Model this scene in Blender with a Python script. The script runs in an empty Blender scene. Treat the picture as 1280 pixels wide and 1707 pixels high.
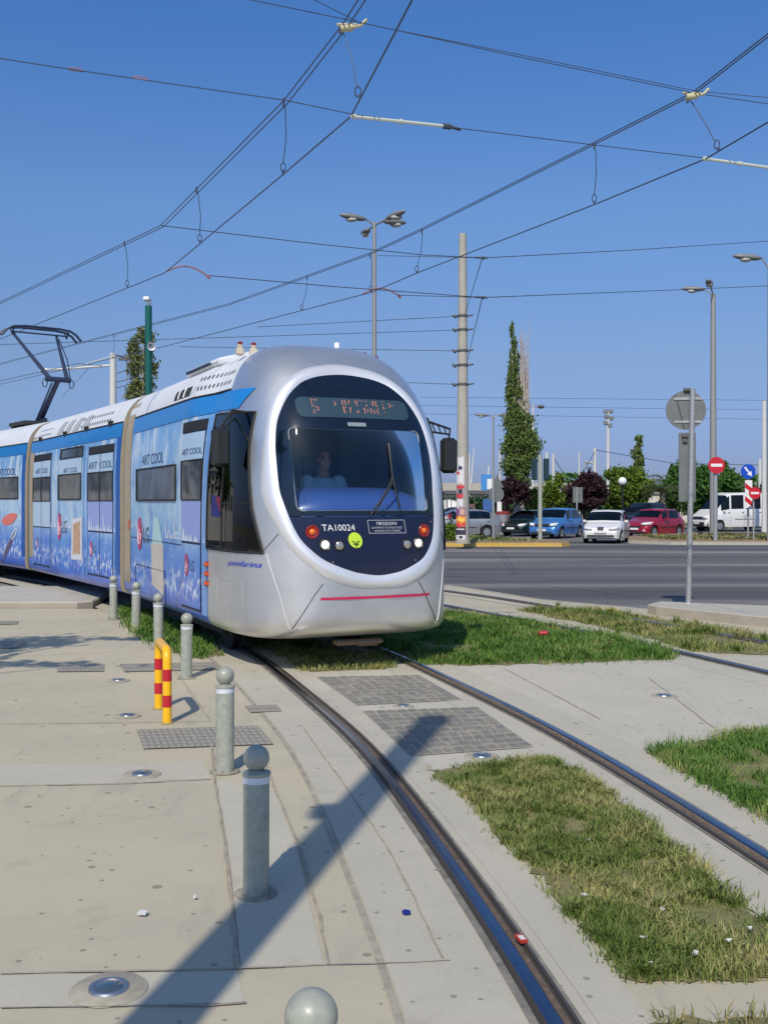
import bpy, bmesh, math, random
import numpy as np
from mathutils import Vector, Matrix
C = bpy.context.scene.collection
R = math.radians
PI = math.pi
sc = bpy.context.scene

# ---------------------------------------------------------------- camera, sky, sun, exposure
FPX, HOR, EYE = 1750.0, 839.0, 1.7          # focal length and horizon in photo pixels, eye height
cam = bpy.data.cameras.new('camera'); camo = bpy.data.objects.new('camera', cam); C.objects.link(camo)
camo.location = (0, 0, EYE); camo.rotation_euler = (R(90), 0, 0)
cam.sensor_fit = 'VERTICAL'; cam.sensor_height = 36.0; cam.sensor_width = 27.0
cam.lens = FPX / 1707 * 36.0
cam.shift_y = -(853.5 - HOR) / 1707
cam.clip_start = 0.05; cam.clip_end = 6000
sc.camera = camo

SUN_EL, SUN_AZ = 45.0, 193.2                 # azimuth clockwise from +Y
w = bpy.data.worlds.new('World'); sc.world = w; w.use_nodes = True
nt = w.node_tree; nt.nodes.clear()
sky = nt.nodes.new('ShaderNodeTexSky'); sky.sky_type = 'NISHITA'; sky.sun_disc = False
sky.sun_elevation = R(SUN_EL); sky.sun_rotation = R(SUN_AZ)
sky.altitude = 0; sky.air_density = 1.0; sky.dust_density = 0.6; sky.ozone_density = 2.6
bg = nt.nodes.new('ShaderNodeBackground'); bg.inputs[1].default_value = 0.146
out = nt.nodes.new('ShaderNodeOutputWorld')
# hazy deep blue sky: Nishita corrected by elevation, brightened above view to lift shadows
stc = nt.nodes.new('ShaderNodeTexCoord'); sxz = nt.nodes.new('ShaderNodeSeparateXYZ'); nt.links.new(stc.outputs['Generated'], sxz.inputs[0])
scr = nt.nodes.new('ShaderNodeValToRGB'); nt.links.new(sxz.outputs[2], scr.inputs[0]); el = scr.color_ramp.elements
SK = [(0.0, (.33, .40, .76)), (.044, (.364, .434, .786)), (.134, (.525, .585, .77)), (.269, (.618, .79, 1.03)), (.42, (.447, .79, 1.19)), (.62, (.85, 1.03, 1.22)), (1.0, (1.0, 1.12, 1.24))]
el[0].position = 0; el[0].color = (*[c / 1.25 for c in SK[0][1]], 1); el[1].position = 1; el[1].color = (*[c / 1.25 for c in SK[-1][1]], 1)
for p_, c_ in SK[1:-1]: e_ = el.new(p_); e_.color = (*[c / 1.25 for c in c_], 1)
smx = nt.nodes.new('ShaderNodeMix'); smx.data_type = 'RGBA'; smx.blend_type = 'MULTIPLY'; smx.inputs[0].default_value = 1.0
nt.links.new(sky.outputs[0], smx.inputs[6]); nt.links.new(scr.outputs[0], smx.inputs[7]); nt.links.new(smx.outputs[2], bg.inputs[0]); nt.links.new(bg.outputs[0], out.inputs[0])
sl = bpy.data.lights.new('sun', 'SUN'); sl.energy = 3.7; sl.angle = R(0.5); sl.color = (1.0, 0.90, 0.74)
so = bpy.data.objects.new('sun', sl); C.objects.link(so)
sd = Vector((math.sin(R(SUN_AZ)) * math.cos(R(SUN_EL)), math.cos(R(SUN_AZ)) * math.cos(R(SUN_EL)), math.sin(R(SUN_EL))))
so.rotation_euler = sd.to_track_quat('Z', 'Y').to_euler(); so.location = (-5, -10, 30)
sc.view_settings.view_transform = 'Standard'; sc.view_settings.look = 'None'
sc.view_settings.exposure = 0.0; sc.view_settings.gamma = 1.0

# ---------------------------------------------------------------- helpers
def s2l(c):
    c = c / 255.0
    return c / 12.92 if c <= 0.04045 else ((c + 0.055) / 1.055) ** 2.4
def rgb(r, g, b): return (s2l(r), s2l(g), s2l(b), 1.0)

def mat(name, col, rough=0.6, metal=0.0, spec=0.5, coat=0.0, emis=None, estr=0.0, noise=None, bump=None, coatr=0.05):
    """col: linear rgb. noise=(scale, amount[, col2]) varies the colour, bump=(scale, strength)"""
    m = bpy.data.materials.new(name); m.use_nodes = True
    n = m.node_tree; b = n.nodes['Principled BSDF']
    b.inputs['Base Color'].default_value = (*col[:3], 1); b.inputs['Roughness'].default_value = rough
    b.inputs['Metallic'].default_value = metal; b.inputs['Specular IOR Level'].default_value = spec
    b.inputs['Coat Weight'].default_value = coat; b.inputs['Coat Roughness'].default_value = coatr
    if emis: b.inputs['Emission Color'].default_value = (*emis[:3], 1); b.inputs['Emission Strength'].default_value = estr
    if noise or bump: tc = n.nodes.new('ShaderNodeTexCoord')
    if noise:
        nz = n.nodes.new('ShaderNodeTexNoise'); nz.inputs['Scale'].default_value = noise[0]; nz.inputs['Detail'].default_value = 6
        nz.inputs['Roughness'].default_value = 0.65
        n.links.new(tc.outputs['Object'], nz.inputs['Vector'])
        mx = n.nodes.new('ShaderNodeMix'); mx.data_type = 'RGBA'
        c2 = noise[2] if len(noise) > 2 else tuple(max(0, c * (1 - noise[1])) for c in col[:3])
        c1 = col[:3] if len(noise) > 2 else tuple(min(1, c * (1 + noise[1])) for c in col[:3])
        mx.inputs[6].default_value = (*c1, 1); mx.inputs[7].default_value = (*c2[:3], 1)
        mr = n.nodes.new('ShaderNodeMapRange'); mr.inputs['From Min'].default_value = .3; mr.inputs['From Max'].default_value = .7
        n.links.new(nz.outputs[0], mr.inputs[0]); n.links.new(mr.outputs[0], mx.inputs[0])
        n.links.new(mx.outputs[2], b.inputs['Base Color'])
    if bump:
        nb = n.nodes.new('ShaderNodeTexNoise'); nb.inputs['Scale'].default_value = bump[0]; nb.inputs['Detail'].default_value = 5
        n.links.new(tc.outputs['Object'], nb.inputs['Vector'])
        bp = n.nodes.new('ShaderNodeBump'); bp.inputs['Strength'].default_value = bump[1]; bp.inputs['Distance'].default_value = 0.02
        n.links.new(nb.outputs[0], bp.inputs['Height']); n.links.new(bp.outputs[0], b.inputs['Normal'])
    return m

def glass(name, tint, transp=0.6, rough=0.02, refl=1.0):
    """thin tinted pane: tinted see-through plus mirror reflection by fresnel"""
    m = bpy.data.materials.new(name); m.use_nodes = True
    n = m.node_tree; n.nodes.clear()
    o = n.nodes.new('ShaderNodeOutputMaterial')
    tr = n.nodes.new('ShaderNodeBsdfTransparent'); tr.inputs[0].default_value = tuple(t * transp for t in tint[:3]) + (1,)
    gl = n.nodes.new('ShaderNodeBsdfGlossy'); gl.inputs['Roughness'].default_value = rough; gl.inputs[0].default_value = (refl, refl, refl, 1)
    fr = n.nodes.new('ShaderNodeFresnel'); fr.inputs[0].default_value = 1.55
    mx = n.nodes.new('ShaderNodeMixShader')
    n.links.new(fr.outputs[0], mx.inputs[0]); n.links.new(tr.outputs[0], mx.inputs[1]); n.links.new(gl.outputs[0], mx.inputs[2])
    n.links.new(mx.outputs[0], o.inputs[0])
    return m

def tag(o, label=None, cat=None, group=None, kind=None):
    if label: o['label'] = label
    if cat: o['category'] = cat
    if group: o['group'] = group
    if kind: o['kind'] = kind
    return o

def mk(name, verts, faces, m, parent=None, smooth=False, mats=None, fm=None, loc=None, angle=None):
    me = bpy.data.meshes.new(name); me.from_pydata([tuple(v) for v in verts], [], faces)
    ms = mats if mats else [m]
    for x in ms: me.materials.append(x)
    if fm is not None: me.polygons.foreach_set('material_index', fm)
    if smooth: me.polygons.foreach_set('use_smooth', [True] * len(me.polygons))
    me.update()
    if angle is not None:
        bm = bmesh.new(); bm.from_mesh(me)
        for e in bm.edges:
            if len(e.link_faces) == 2 and e.calc_face_angle(0) > R(angle): e.smooth = False
        bm.to_mesh(me); bm.free()
    o = bpy.data.objects.new(name, me); C.objects.link(o)
    if parent: o.parent = parent
    if loc: o.location = loc
    return o

def empty(name, loc=(0, 0, 0), rz=0.0, label=None, cat=None, group=None):
    o = bpy.data.objects.new(name, None); C.objects.link(o)
    o.location = loc; o.rotation_euler = (0, 0, rz); o.empty_display_size = 0.2
    return tag(o, label, cat, group)

def frame(d):
    d = Vector(d).normalized()
    a = Vector((0, 0, 1)) if abs(d.z) < 0.95 else Vector((1, 0, 0))
    u = d.cross(a).normalized(); v = d.cross(u).normalized()
    return u, v

class MB:
    """collects simple shapes into ONE mesh"""
    def __init__(s): s.v = []; s.f = []; s.mi = []
    def add(s, vs, fs, m=0):
        k = len(s.v); s.v += [tuple(p) for p in vs]; s.f += [tuple(i + k for i in f) for f in fs]; s.mi += [m] * len(fs); return s
    def box(s, c, size, m=0, rz=0, ry=0, rx=0, bev=0.0):
        x, y, z = [q / 2 for q in size]
        M = Matrix.Rotation(rz, 3, 'Z') @ Matrix.Rotation(ry, 3, 'Y') @ Matrix.Rotation(rx, 3, 'X')
        if bev <= 0:
            P = [(-x, -y, -z), (x, -y, -z), (x, y, -z), (-x, y, -z), (-x, -y, z), (x, -y, z), (x, y, z), (-x, y, z)]
            F = [(0, 3, 2, 1), (4, 5, 6, 7), (0, 1, 5, 4), (1, 2, 6, 5), (2, 3, 7, 6), (3, 0, 4, 7)]
        else:
            b = bev
            def ring(ix, iy, zz): return [(-ix, -iy + b, zz), (-ix + b, -iy, zz), (ix - b, -iy, zz), (ix, -iy + b, zz), (ix, iy - b, zz), (ix - b, iy, zz), (-ix + b, iy, zz), (-ix, iy - b, zz)]
            P = ring(x - b, y - b, -z) + ring(x, y, -z + b) + ring(x, y, z - b) + ring(x - b, y - b, z)
            F = [tuple(reversed(range(8))), tuple(range(24, 32))]
            for k in range(3):
                for i in range(8):
                    j = (i + 1) % 8; F.append((k * 8 + i, k * 8 + j, k * 8 + 8 + j, k * 8 + 8 + i))
        s.add([Vector(c) + M @ Vector(p) for p in P], F, m); return s
    def tube(s, pts, r, seg=8, m=0, cap=True, closed=False):
        n = len(pts); rs = r if isinstance(r, (list, tuple)) else [r] * n
        P = []; F = []
        pts = [Vector(p) for p in pts]; u = None
        for i, p in enumerate(pts):
            if closed: d = pts[(i + 1) % n] - pts[i - 1]
            else: d = (pts[min(i + 1, n - 1)] - pts[max(i - 1, 0)])
            if d.length < 1e-9: d = Vector((0, 0, 1))
            d.normalize()
            if u is None: u, v = frame(d)
            else:
                u = (u - d * u.dot(d)); u = u.normalized() if u.length > 1e-6 else frame(d)[0]
                v = d.cross(u)
            for k in range(seg):
                a = 2 * PI * k / seg; P.append(p + u * math.cos(a) * rs[i] + v * math.sin(a) * rs[i])
        for i in range(n if closed else n - 1):
            for k in range(seg):
                k2 = (k + 1) % seg; a = i * seg; b2 = ((i + 1) % n) * seg
                F.append((a + k, a + k2, b2 + k2, b2 + k))
        if cap and not closed:
            F.append(tuple(reversed(range(seg)))); F.append(tuple(range((n - 1) * seg, n * seg)))
        s.add(P, F, m); return s
    def lathe(s, prof, c=(0, 0, 0), seg=24, m=0, axis=None):
        """prof list of (r, z); first and last usually r=0"""
        P = []; F = []; idx = []
        Mx = Matrix.Identity(3)
        if axis is not None: Mx = Vector((0, 0, 1)).rotation_difference(Vector(axis)).to_matrix()
        for (r, z) in prof:
            if r <= 1e-6: idx.append([len(P)]); P.append((0, 0, z))
            else:
                idx.append(list(range(len(P), len(P) + seg)))
                P += [(r * math.cos(2 * PI * k / seg), r * math.sin(2 * PI * k / seg), z) for k in range(seg)]
        for a, b in zip(idx, idx[1:]):
            for k in range(seg):
                k2 = (k + 1) % seg
                if len(a) == 1 and len(b) == 1: continue
                if len(a) == 1: F.append((a[0], b[k2], b[k]))
                elif len(b) == 1: F.append((a[k], a[k2], b[0]))
                else: F.append((a[k], a[k2], b[k2], b[k]))
        s.add([Vector(c) + Mx @ Vector(p) for p in P], F, m); return s
    def ball(s, c, r, seg=16, rings=10, m=0, sc3=(1, 1, 1)):
        prof = [(math.sin(PI * i / rings) * r, -math.cos(PI * i / rings) * r) for i in range(rings + 1)]
        prof[0] = (0, -r); prof[-1] = (0, r)
        k = len(s.v); s.lathe(prof, (0, 0, 0), seg, m)
        for i in range(k, len(s.v)):
            v = s.v[i]; s.v[i] = (c[0] + v[0] * sc3[0], c[1] + v[1] * sc3[1], c[2] + v[2] * sc3[2])
        return s
    def prism(s, poly, z0, z1, m=0):
        n = len(poly); P = [(x, y, z0) for x, y in poly] + [(x, y, z1) for x, y in poly]
        F = [tuple(reversed(range(n))), tuple(range(n, 2 * n))] + [(i, (i + 1) % n, n + (i + 1) % n, n + i) for i in range(n)]
        s.add(P, F, m); return s
    def build(s, name, m, parent=None, smooth=False, angle=40, loc=None):
        ms = m if isinstance(m, (list, tuple)) else [m]
        return mk(name, s.v, s.f, None, parent, smooth, ms, s.mi, loc, angle if smooth else None)

def lerp(a, b, t): return a + (b - a) * t
def sstep(t): t = min(1, max(0, t)); return t * t * (3 - 2 * t)
def interp(x, xs, ys): return float(np.interp(x, xs, ys))

_tc = {}
def text_mesh(body, size=1.0, shear=0.0, xs=1.0):
    """2D outline triangles of a word, origin at the left end of the baseline; returns verts, faces, width"""
    key = (body, size, shear, xs)
    if key in _tc: return _tc[key]
    c = bpy.data.curves.new('lettering', 'FONT'); c.body = body; c.size = size; c.shear = shear
    c.resolution_u = 3
    o = bpy.data.objects.new('lettering', c); C.objects.link(o)
    dg = bpy.context.evaluated_depsgraph_get(); dg.update()
    me = bpy.data.meshes.new_from_object(o.evaluated_get(dg))
    bm = bmesh.new(); bm.from_mesh(me); bmesh.ops.triangulate(bm, faces=bm.faces[:])
    vs = [(v.co.x * xs, v.co.y) for v in bm.verts]; bm.verts.ensure_lookup_table(); fs = [tuple(v.index for v in f.verts) for f in bm.faces]
    bm.free(); bpy.data.objects.remove(o); bpy.data.curves.remove(c); bpy.data.meshes.remove(me)
    wd = max([v[0] for v in vs] or [0])
    _tc[key] = (vs, fs, wd); return _tc[key]

def convex_patch(poly, mapf, step=0.05, du=None, dv=None):
    """2D convex polygon filled with a fine grid and mapped by mapf(u, v) -> xyz"""
    us = [p[0] for p in poly]; vs = [p[1] for p in poly]
    u0, u1, v0, v1 = min(us), max(us), min(vs), max(vs)
    nu = max(1, math.ceil((u1 - u0) / (du or step))); nv = max(1, math.ceil((v1 - v0) / (dv or step)))
    bm = bmesh.new(); g = [[bm.verts.new((lerp(u0, u1, i / nu), lerp(v0, v1, j / nv), 0)) for i in range(nu + 1)] for j in range(nv + 1)]
    for j in range(nv):
        for i in range(nu): bm.faces.new((g[j][i], g[j][i + 1], g[j + 1][i + 1], g[j + 1][i]))
    area = sum(poly[i][0] * poly[(i + 1) % len(poly)][1] - poly[(i + 1) % len(poly)][0] * poly[i][1] for i in range(len(poly)))
    P = poly if area > 0 else poly[::-1]
    for i in range(len(P)):
        a = Vector((*P[i], 0)); b = Vector((*P[(i + 1) % len(P)], 0)); d = b - a
        if d.length < 1e-7: continue
        nrm = Vector((d.y, -d.x, 0)).normalized()
        bmesh.ops.bisect_plane(bm, geom=bm.verts[:] + bm.edges[:] + bm.faces[:], dist=1e-6, plane_co=a, plane_no=nrm, clear_outer=True)
    bm.verts.ensure_lookup_table(); bm.verts.index_update()
    V = [mapf(v.co.x, v.co.y) for v in bm.verts]; F = [tuple(v.index for v in f.verts) for f in bm.faces]
    bm.free(); return V, F

def rrect(u0, u1, v0, v1, r, seg=5):
    P = []
    for cx, cy, a0 in ((u1 - r, v1 - r, 0), (u0 + r, v1 - r, 90), (u0 + r, v0 + r, 180), (u1 - r, v0 + r, 270)):
        for k in range(seg + 1):
            a = R(a0 + 90 * k / seg); P.append((cx + r * math.cos(a), cy + r * math.sin(a)))
    return P

def gp(px, py, z=0.0):
    """ground point (at height z) seen at a photo pixel"""
    Y = FPX * (EYE - z) / (py - HOR); return Vector(((px - 640) / FPX * Y, Y, z))
def dp(px, py, Y):
    """point at distance Y seen at a photo pixel"""
    return Vector(((px - 640) / FPX * Y, Y, EYE + (HOR - py) / FPX * Y))
# ================================================================ TRAM
TW, ZC, ZT, ZB, NL, NP, QT, QL, Y0, KR = 1.199, 0.615, 3.492, 0.287, 1.582, 3.12, 3.61, 5.673, 0.211, 0.111
def nose_bn(z):
    q, h = (QT, ZT - ZC) if z > ZC else (QL, ZC - ZB)
    u = min(1, abs((z - ZC) / h)); return TW * (1 - u ** q) ** (1 / q)
def rho(b, z):
    q, h = (QT, ZT - ZC) if z > ZC else (QL, ZC - ZB)
    return (abs(b / TW) ** q + abs((z - ZC) / h) ** q) ** (1 / q)
def nose_t(b, z): return Y0 + NL * (1 - min(1, rho(b, z)) ** NP) ** (1 / NP) - KR * max(0, z - 1.6) ** 2
def tb(z): return Y0 - KR * max(0, z - 1.6) ** 2
def body_b(z):
    if z <= ZC: return nose_bn(z)
    return interp(z, [ZC, 2.15, 2.5, 2.8, 2.93, 3.06, 3.18, 3.28, 3.36, 3.42, 3.46, 3.485, 3.492], [1.199, 1.199, 1.185, 1.158, 1.14, 1.10, 1.03, .93, .79, .6, .4, .16, 0])
def side_b(t, z):
    """half width of the front module at station t (forward +) and height z"""
    b0 = tb(z)
    if t <= b0: return lerp(body_b(z), nose_bn(z), sstep((t + 0.9) / (b0 + 0.9)))
    q, h = (QT, ZT - ZC) if z > ZC else (QL, ZC - ZB)
    u = min(1, (t - b0) / NL); r = (1 - u ** NP) ** (1 / NP)
    x = r ** q - abs((z - ZC) / h) ** q
    return TW * max(0, x) ** (1 / q)
def nrm2(f, u, v, e=0.01):
    p = Vector(f(u, v)); a = Vector(f(u + e, v)) - p; b = Vector(f(u, v + e)) - p; return p, a.cross(b).normalized()
def cx(z): return interp(z, [0.8, 1.0, 1.35, 1.8, 3.2], [-.08, -.07, 0, .07, .06])
def nose_map(off=0.0, cen=True):
    """(u to the viewer's right, z) on the front, pushed out by off"""
    def base(u, z):
        b = -u + (cx(z) if cen else 0); return (b, nose_t(b, z), z)
    def f(u, z):
        p, n = nrm2(base, u, z); n = n if n.y > 0 else -n
        return tuple(p + n * off)
    return f
def side_map(off=0.0, sgn=1, fn=side_b):
    rmp = getattr(fn, 'remap', None)
    def base(t, z):
        if rmp: t = rmp(t)
        return (sgn * fn(t, z), t, z)
    def f(t, z):
        p, n = nrm2(base, t, z, 0.008)
        if n.x * sgn < 0: n = -n
        return tuple(p + n * off)
    return f
def flat_b(t, z): return body_b(z)
def make_flat(P0, h0, P1, h1):
    """stations measured along one wall line, carried over to the wall line as built"""
    a0 = R(h0); a1 = R(h1)
    def rm(t):
        k = (P0[0] + math.sin(a0) * t) / (P0[1] - math.cos(a0) * t)
        return (k * P1[1] - P1[0]) / (math.sin(a1) + k * math.cos(a1))
    def f(t, z): return body_b(z)
    f.remap = rm; return f
W2, HD2, W3, HD3 = (-3.93, 15.8), 30.8, (-7.27, 21.4), 36.0
flat2 = make_flat((-3.78, 15.2), 27.9, W2, HD2); flat3 = make_flat((-7.65, 22.5), 27.9, W3, HD3)

silver = mat('silver_paint', (.80, .80, .785), rough=.43, metal=.9, coat=.4, coatr=.15, noise=(2.2, .09), bump=(1.2, .04))
ringm = mat('ring_highlight_paint', (.85, .86, .88), rough=.37, metal=.5, coat=.4)  # paler than the shell: highlight on the silver lip put into the colour
roofm = mat('roof_white', (.66, .69, .73), rough=.5, noise=(2.0, .06))
bandm = mat('blue_band', rgb(28, 128, 205), rough=.35, coat=.4)
navy = mat('navy_panel', rgb(14, 28, 62), rough=.22, coat=.5)
maskm = mat('black_glass_border', rgb(10, 22, 38), rough=.08, coat=.6)
dark = mat('dark_rubber', (.015, .016, .018), rough=.7)
darkgloss = mat('dark_plastic', (.02, .022, .022), rough=.35)
beige = mat('beige_gangway', rgb(166, 154, 132), rough=.6, noise=(6, .1))
under = mat('underframe', (.03, .03, .032), rough=.85)
steel = mat('bare_steel', (.45, .45, .46), rough=.35, metal=.9)
chrome = mat('lamp_chrome', (.75, .75, .76), rough=.15, metal=1)
wing = mat('door_grey', rgb(70, 90, 120), rough=.4)
sideglass = glass('side_window_glass', (.14, .17, .2), .35, refl=1.0)
cabglass = glass('cab_side_glass', (.2, .23, .23), .4)
frontglass = glass('windscreen_glass', (.80, .9, .95), .98)
whitem = mat('white_lettering', (.85, .86, .88), rough=.5)

def wrap_mat():
    m = bpy.data.materials.new('printed_wrap'); m.use_nodes = True; n = m.node_tree; b = n.nodes['Principled BSDF']
    b.inputs['Roughness'].default_value = .32; b.inputs['Coat Weight'].default_value = .35; b.inputs['Coat Roughness'].default_value = .08
    L = n.links; tc = n.nodes.new('ShaderNodeTexCoord'); sp = n.nodes.new('ShaderNodeSeparateXYZ'); L.new(tc.outputs['Object'], sp.inputs[0])
    def noise(scale, vecscale, detail=4, rough=.5):
        mp = n.nodes.new('ShaderNodeMapping'); mp.inputs['Scale'].default_value = vecscale; L.new(tc.outputs['Object'], mp.inputs[0])
        z = n.nodes.new('ShaderNodeTexNoise'); z.inputs['Scale'].default_value = scale; z.inputs['Detail'].default_value = detail; z.inputs['Roughness'].default_value = rough
        L.new(mp.outputs[0], z.inputs['Vector']); return z
    def mth(op, a, c=None):
        k = n.nodes.new('ShaderNodeMath'); k.operation = op
        for i, q in enumerate((a, c)):
            if q is None: continue
            if isinstance(q, (int, float)): k.inputs[i].default_value = q
            else: L.new(q, k.inputs[i])
        return k.outputs[0]
    nz = noise(1.6, (1, 1, .8)); zz = mth('ADD', sp.outputs['Z'], mth('MULTIPLY', mth('SUBTRACT', nz.outputs[0], .5), .9))
    mr = n.nodes.new('ShaderNodeMapRange'); mr.inputs['From Min'].default_value = .3; mr.inputs['From Max'].default_value = 2.75; L.new(zz, mr.inputs[0])
    cr = n.nodes.new('ShaderNodeValToRGB'); L.new(mr.outputs[0], cr.inputs[0])
    e = cr.color_ramp.elements
    stops = [(0, (44, 84, 182)), (.13, (56, 108, 210)), (.26, (78, 134, 220)), (.36, (108, 160, 226)), (.48, (142, 188, 230)), (.62, (152, 196, 230)), (.76, (136, 182, 226)), (.9, (114, 168, 222)), (1, (100, 160, 218))]
    e[0].position = 0; e[0].color = rgb(*stops[0][1]); e[1].position = 1; e[1].color = rgb(*stops[-1][1])
    for p, c in stops[1:-1]: q = e.new(p); q.color = rgb(*c)
    def over(base, fac, col):
        mx = n.nodes.new('ShaderNodeMix'); mx.data_type = 'RGBA'; L.new(fac, mx.inputs[0]); L.new(base, mx.inputs[6]); mx.inputs[7].default_value = rgb(*col); return mx.outputs[2]
    def band(z0, z1, z2, z3):
        a = n.nodes.new('ShaderNodeMapRange'); a.interpolation_type = 'SMOOTHSTEP'; a.inputs['From Min'].default_value = z0; a.inputs['From Max'].default_value = z1; L.new(sp.outputs['Z'], a.inputs[0])
        c = n.nodes.new('ShaderNodeMapRange'); c.interpolation_type = 'SMOOTHSTEP'; c.inputs['From Min'].default_value = z2; c.inputs['From Max'].default_value = z3; c.inputs['To Min'].default_value = 1; c.inputs['To Max'].default_value = 0; L.new(sp.outputs['Z'], c.inputs[0])
        return mth('MULTIPLY', a.outputs[0], c.outputs[0])
    def thr(o, lo, hi):
        a = n.nodes.new('ShaderNodeMapRange'); a.interpolation_type = 'SMOOTHSTEP'; a.inputs['From Min'].default_value = lo; a.inputs['From Max'].default_value = hi; L.new(o, a.inputs[0]); return a.outputs[0]
    col = cr.outputs[0]
    streak = noise(2.6, (1, 1.5, .35), 2); col = over(col, mth('MULTIPLY', mth('MULTIPLY', thr(streak.outputs[0], .52, .64), band(2.0, 2.35, 2.7, 2.9)), .75), (214, 228, 240))
    pale = noise(1.3, (1, 1, .5), 5); col = over(col, mth('MULTIPLY', mth('MULTIPLY', thr(pale.outputs[0], .46, .62), band(1.0, 1.4, 2.3, 2.8)), .55), (196, 220, 236))
    ice = noise(7, (1, 1, 2.0), 5, .6); col = over(col, mth('MULTIPLY', thr(ice.outputs[0], .53, .6), band(1.2, 1.32, 1.38, 1.5)), (214, 226, 236))
    spl = noise(9, (1, 1, .7), 8, .72); col = over(col, mth('MULTIPLY', thr(spl.outputs[0], .50, .585), band(.5, .66, .78, 1.0)), (222, 232, 244))
    sp2 = noise(26, (1, 1, .6), 5, .7); col = over(col, mth('MULTIPLY', thr(sp2.outputs[0], .58, .66), band(.62, .8, 1.0, 1.25)), (204, 220, 242))
    cyan = noise(3.4, (1, 1, 1), 3); col = over(col, mth('MULTIPLY', mth('MULTIPLY', thr(cyan.outputs[0], .52, .66), band(.35, .5, .95, 1.3)), .5), (70, 160, 222))
    cl = noise(4.5, (1, 1, .8), 8, .7); col = over(col, mth('MULTIPLY', mth('MULTIPLY', thr(cl.outputs[0], .5, .6), band(1.3, 1.6, 2.5, 2.8)), .38), (220, 232, 242))
    dp_ = noise(2.4, (1, 1, .9), 6, .6); col = over(col, mth('MULTIPLY', mth('MULTIPLY', thr(dp_.outputs[0], .55, .68), band(.4, .6, 2.2, 2.7)), .45), (60, 112, 200))
    pk = noise(3.1, (1.3, 1.3, 1), 5, .6); col = over(col, mth('MULTIPLY', mth('MULTIPLY', thr(pk.outputs[0], .64, .72), band(.6, .8, 1.4, 1.8)), .5), (196, 150, 190))
    L.new(col, b.inputs['Base Color'])
    return m
wrapm = wrap_mat()

tram = empty('tram', (-.87, 12.1, 0), R(180 + 25.14), 'long silver nosed tram with blue advertising wrap standing on the curved track', 'tram')

# ---- section columns: bottom centre -> left side -> top -> right side -> bottom
def zcols():
    zs = [ZC - (ZC - ZB) * math.cos(k / 9 * PI / 2) ** 1.0 for k in range(0, 9)]
    zs = [ZB, ZB + .003, ZB + .01, ZB + .022, ZB + .045, ZB + .08, ZB + .13, ZB + .2, ZB + .27, ZC, .75, .95, 1.15, 1.35, 1.55, 1.75, 1.95, 2.15, 2.3, 2.45, 2.57, 2.68, 2.8, 2.93, 3.0, 3.08, 3.15, 3.22, 3.28, 3.33, 3.38, 3.42, 3.45, 3.47, 3.484, 3.4895, ZT]
    return zs
ZS = zcols(); KG = ZS.index(2.93)
def T0(z): return interp(z, [0, 2.65, 2.93, 3.1, 3.4, 3.5], [.05, .05, .30, .24, .08, 0])

# ring outlines on the front: half width by height
OUT_Z = [.85, .87, .95, 1.05, 1.2, 1.4, 1.7, 2.1, 2.45, 2.7, 2.9, 3.07, 3.14, 3.17]; OUT_W = [0, .27, .53, .67, .80, .885, .945, .935, .88, .81, .69, .46, .24, 0]
IN_Z = [.979, .995, 1.03, 1.13, 1.25, 1.37, 1.56, 1.85, 2.1, 2.3, 2.54, 2.76, 2.9, 2.97, 3.02, 3.045]; IN_W = [0, .15, .30, .53, .66, .735, .785, .82, .828, .82, .775, .665, .535, .42, .25, 0]
def outline(zs, ws):
    P = [(w_, z) for z, w_ in zip(zs, ws)]; P += [(-w_, z) for z, w_ in list(zip(zs, ws))[-2:0:-1]]
    # smooth closed curve (Catmull-Rom), dense
    n = len(P); out_ = []
    for i in range(n):
        p0, p1, p2, p3 = [np.array(P[(i + k) % n]) for k in (-1, 0, 1, 2)]
        for k in range(8):
            t = k / 8
            out_.append(.5 * ((2 * p1) + (-p0 + p2) * t + (2 * p0 - 5 * p1 + 4 * p2 - p3) * t * t + (-p0 + 3 * p1 - 3 * p2 + p3) * t ** 3))
    return [tuple(q) for q in out_]
OUTER = outline(OUT_Z, OUT_W); INNER = outline(IN_Z, IN_W)
def polar(curve, cz, a, cu=0.0):
    """point of a closed curve in direction a around (cu, cz)"""
    d = (math.cos(a), math.sin(a)); best = None
    n = len(curve)
    for i in range(n):
        x1, y1 = curve[i][0] - cu, curve[i][1] - cz; x2, y2 = curve[(i + 1) % n][0] - cu, curve[(i + 1) % n][1] - cz
        den = (x2 - x1) * d[1] - (y2 - y1) * d[0]
        if abs(den) < 1e-12: continue
        s = (y1 * d[0] - x1 * d[1]) / den
        if -1e-9 <= s <= 1 + 1e-9:
            r = (x1 + (x2 - x1) * s) * d[0] + (y1 + (y2 - y1) * s) * d[1]
            if r > 0 and (best is None or r > best): best = r
    return (cu + best * d[0], cz + best * d[1])

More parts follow.
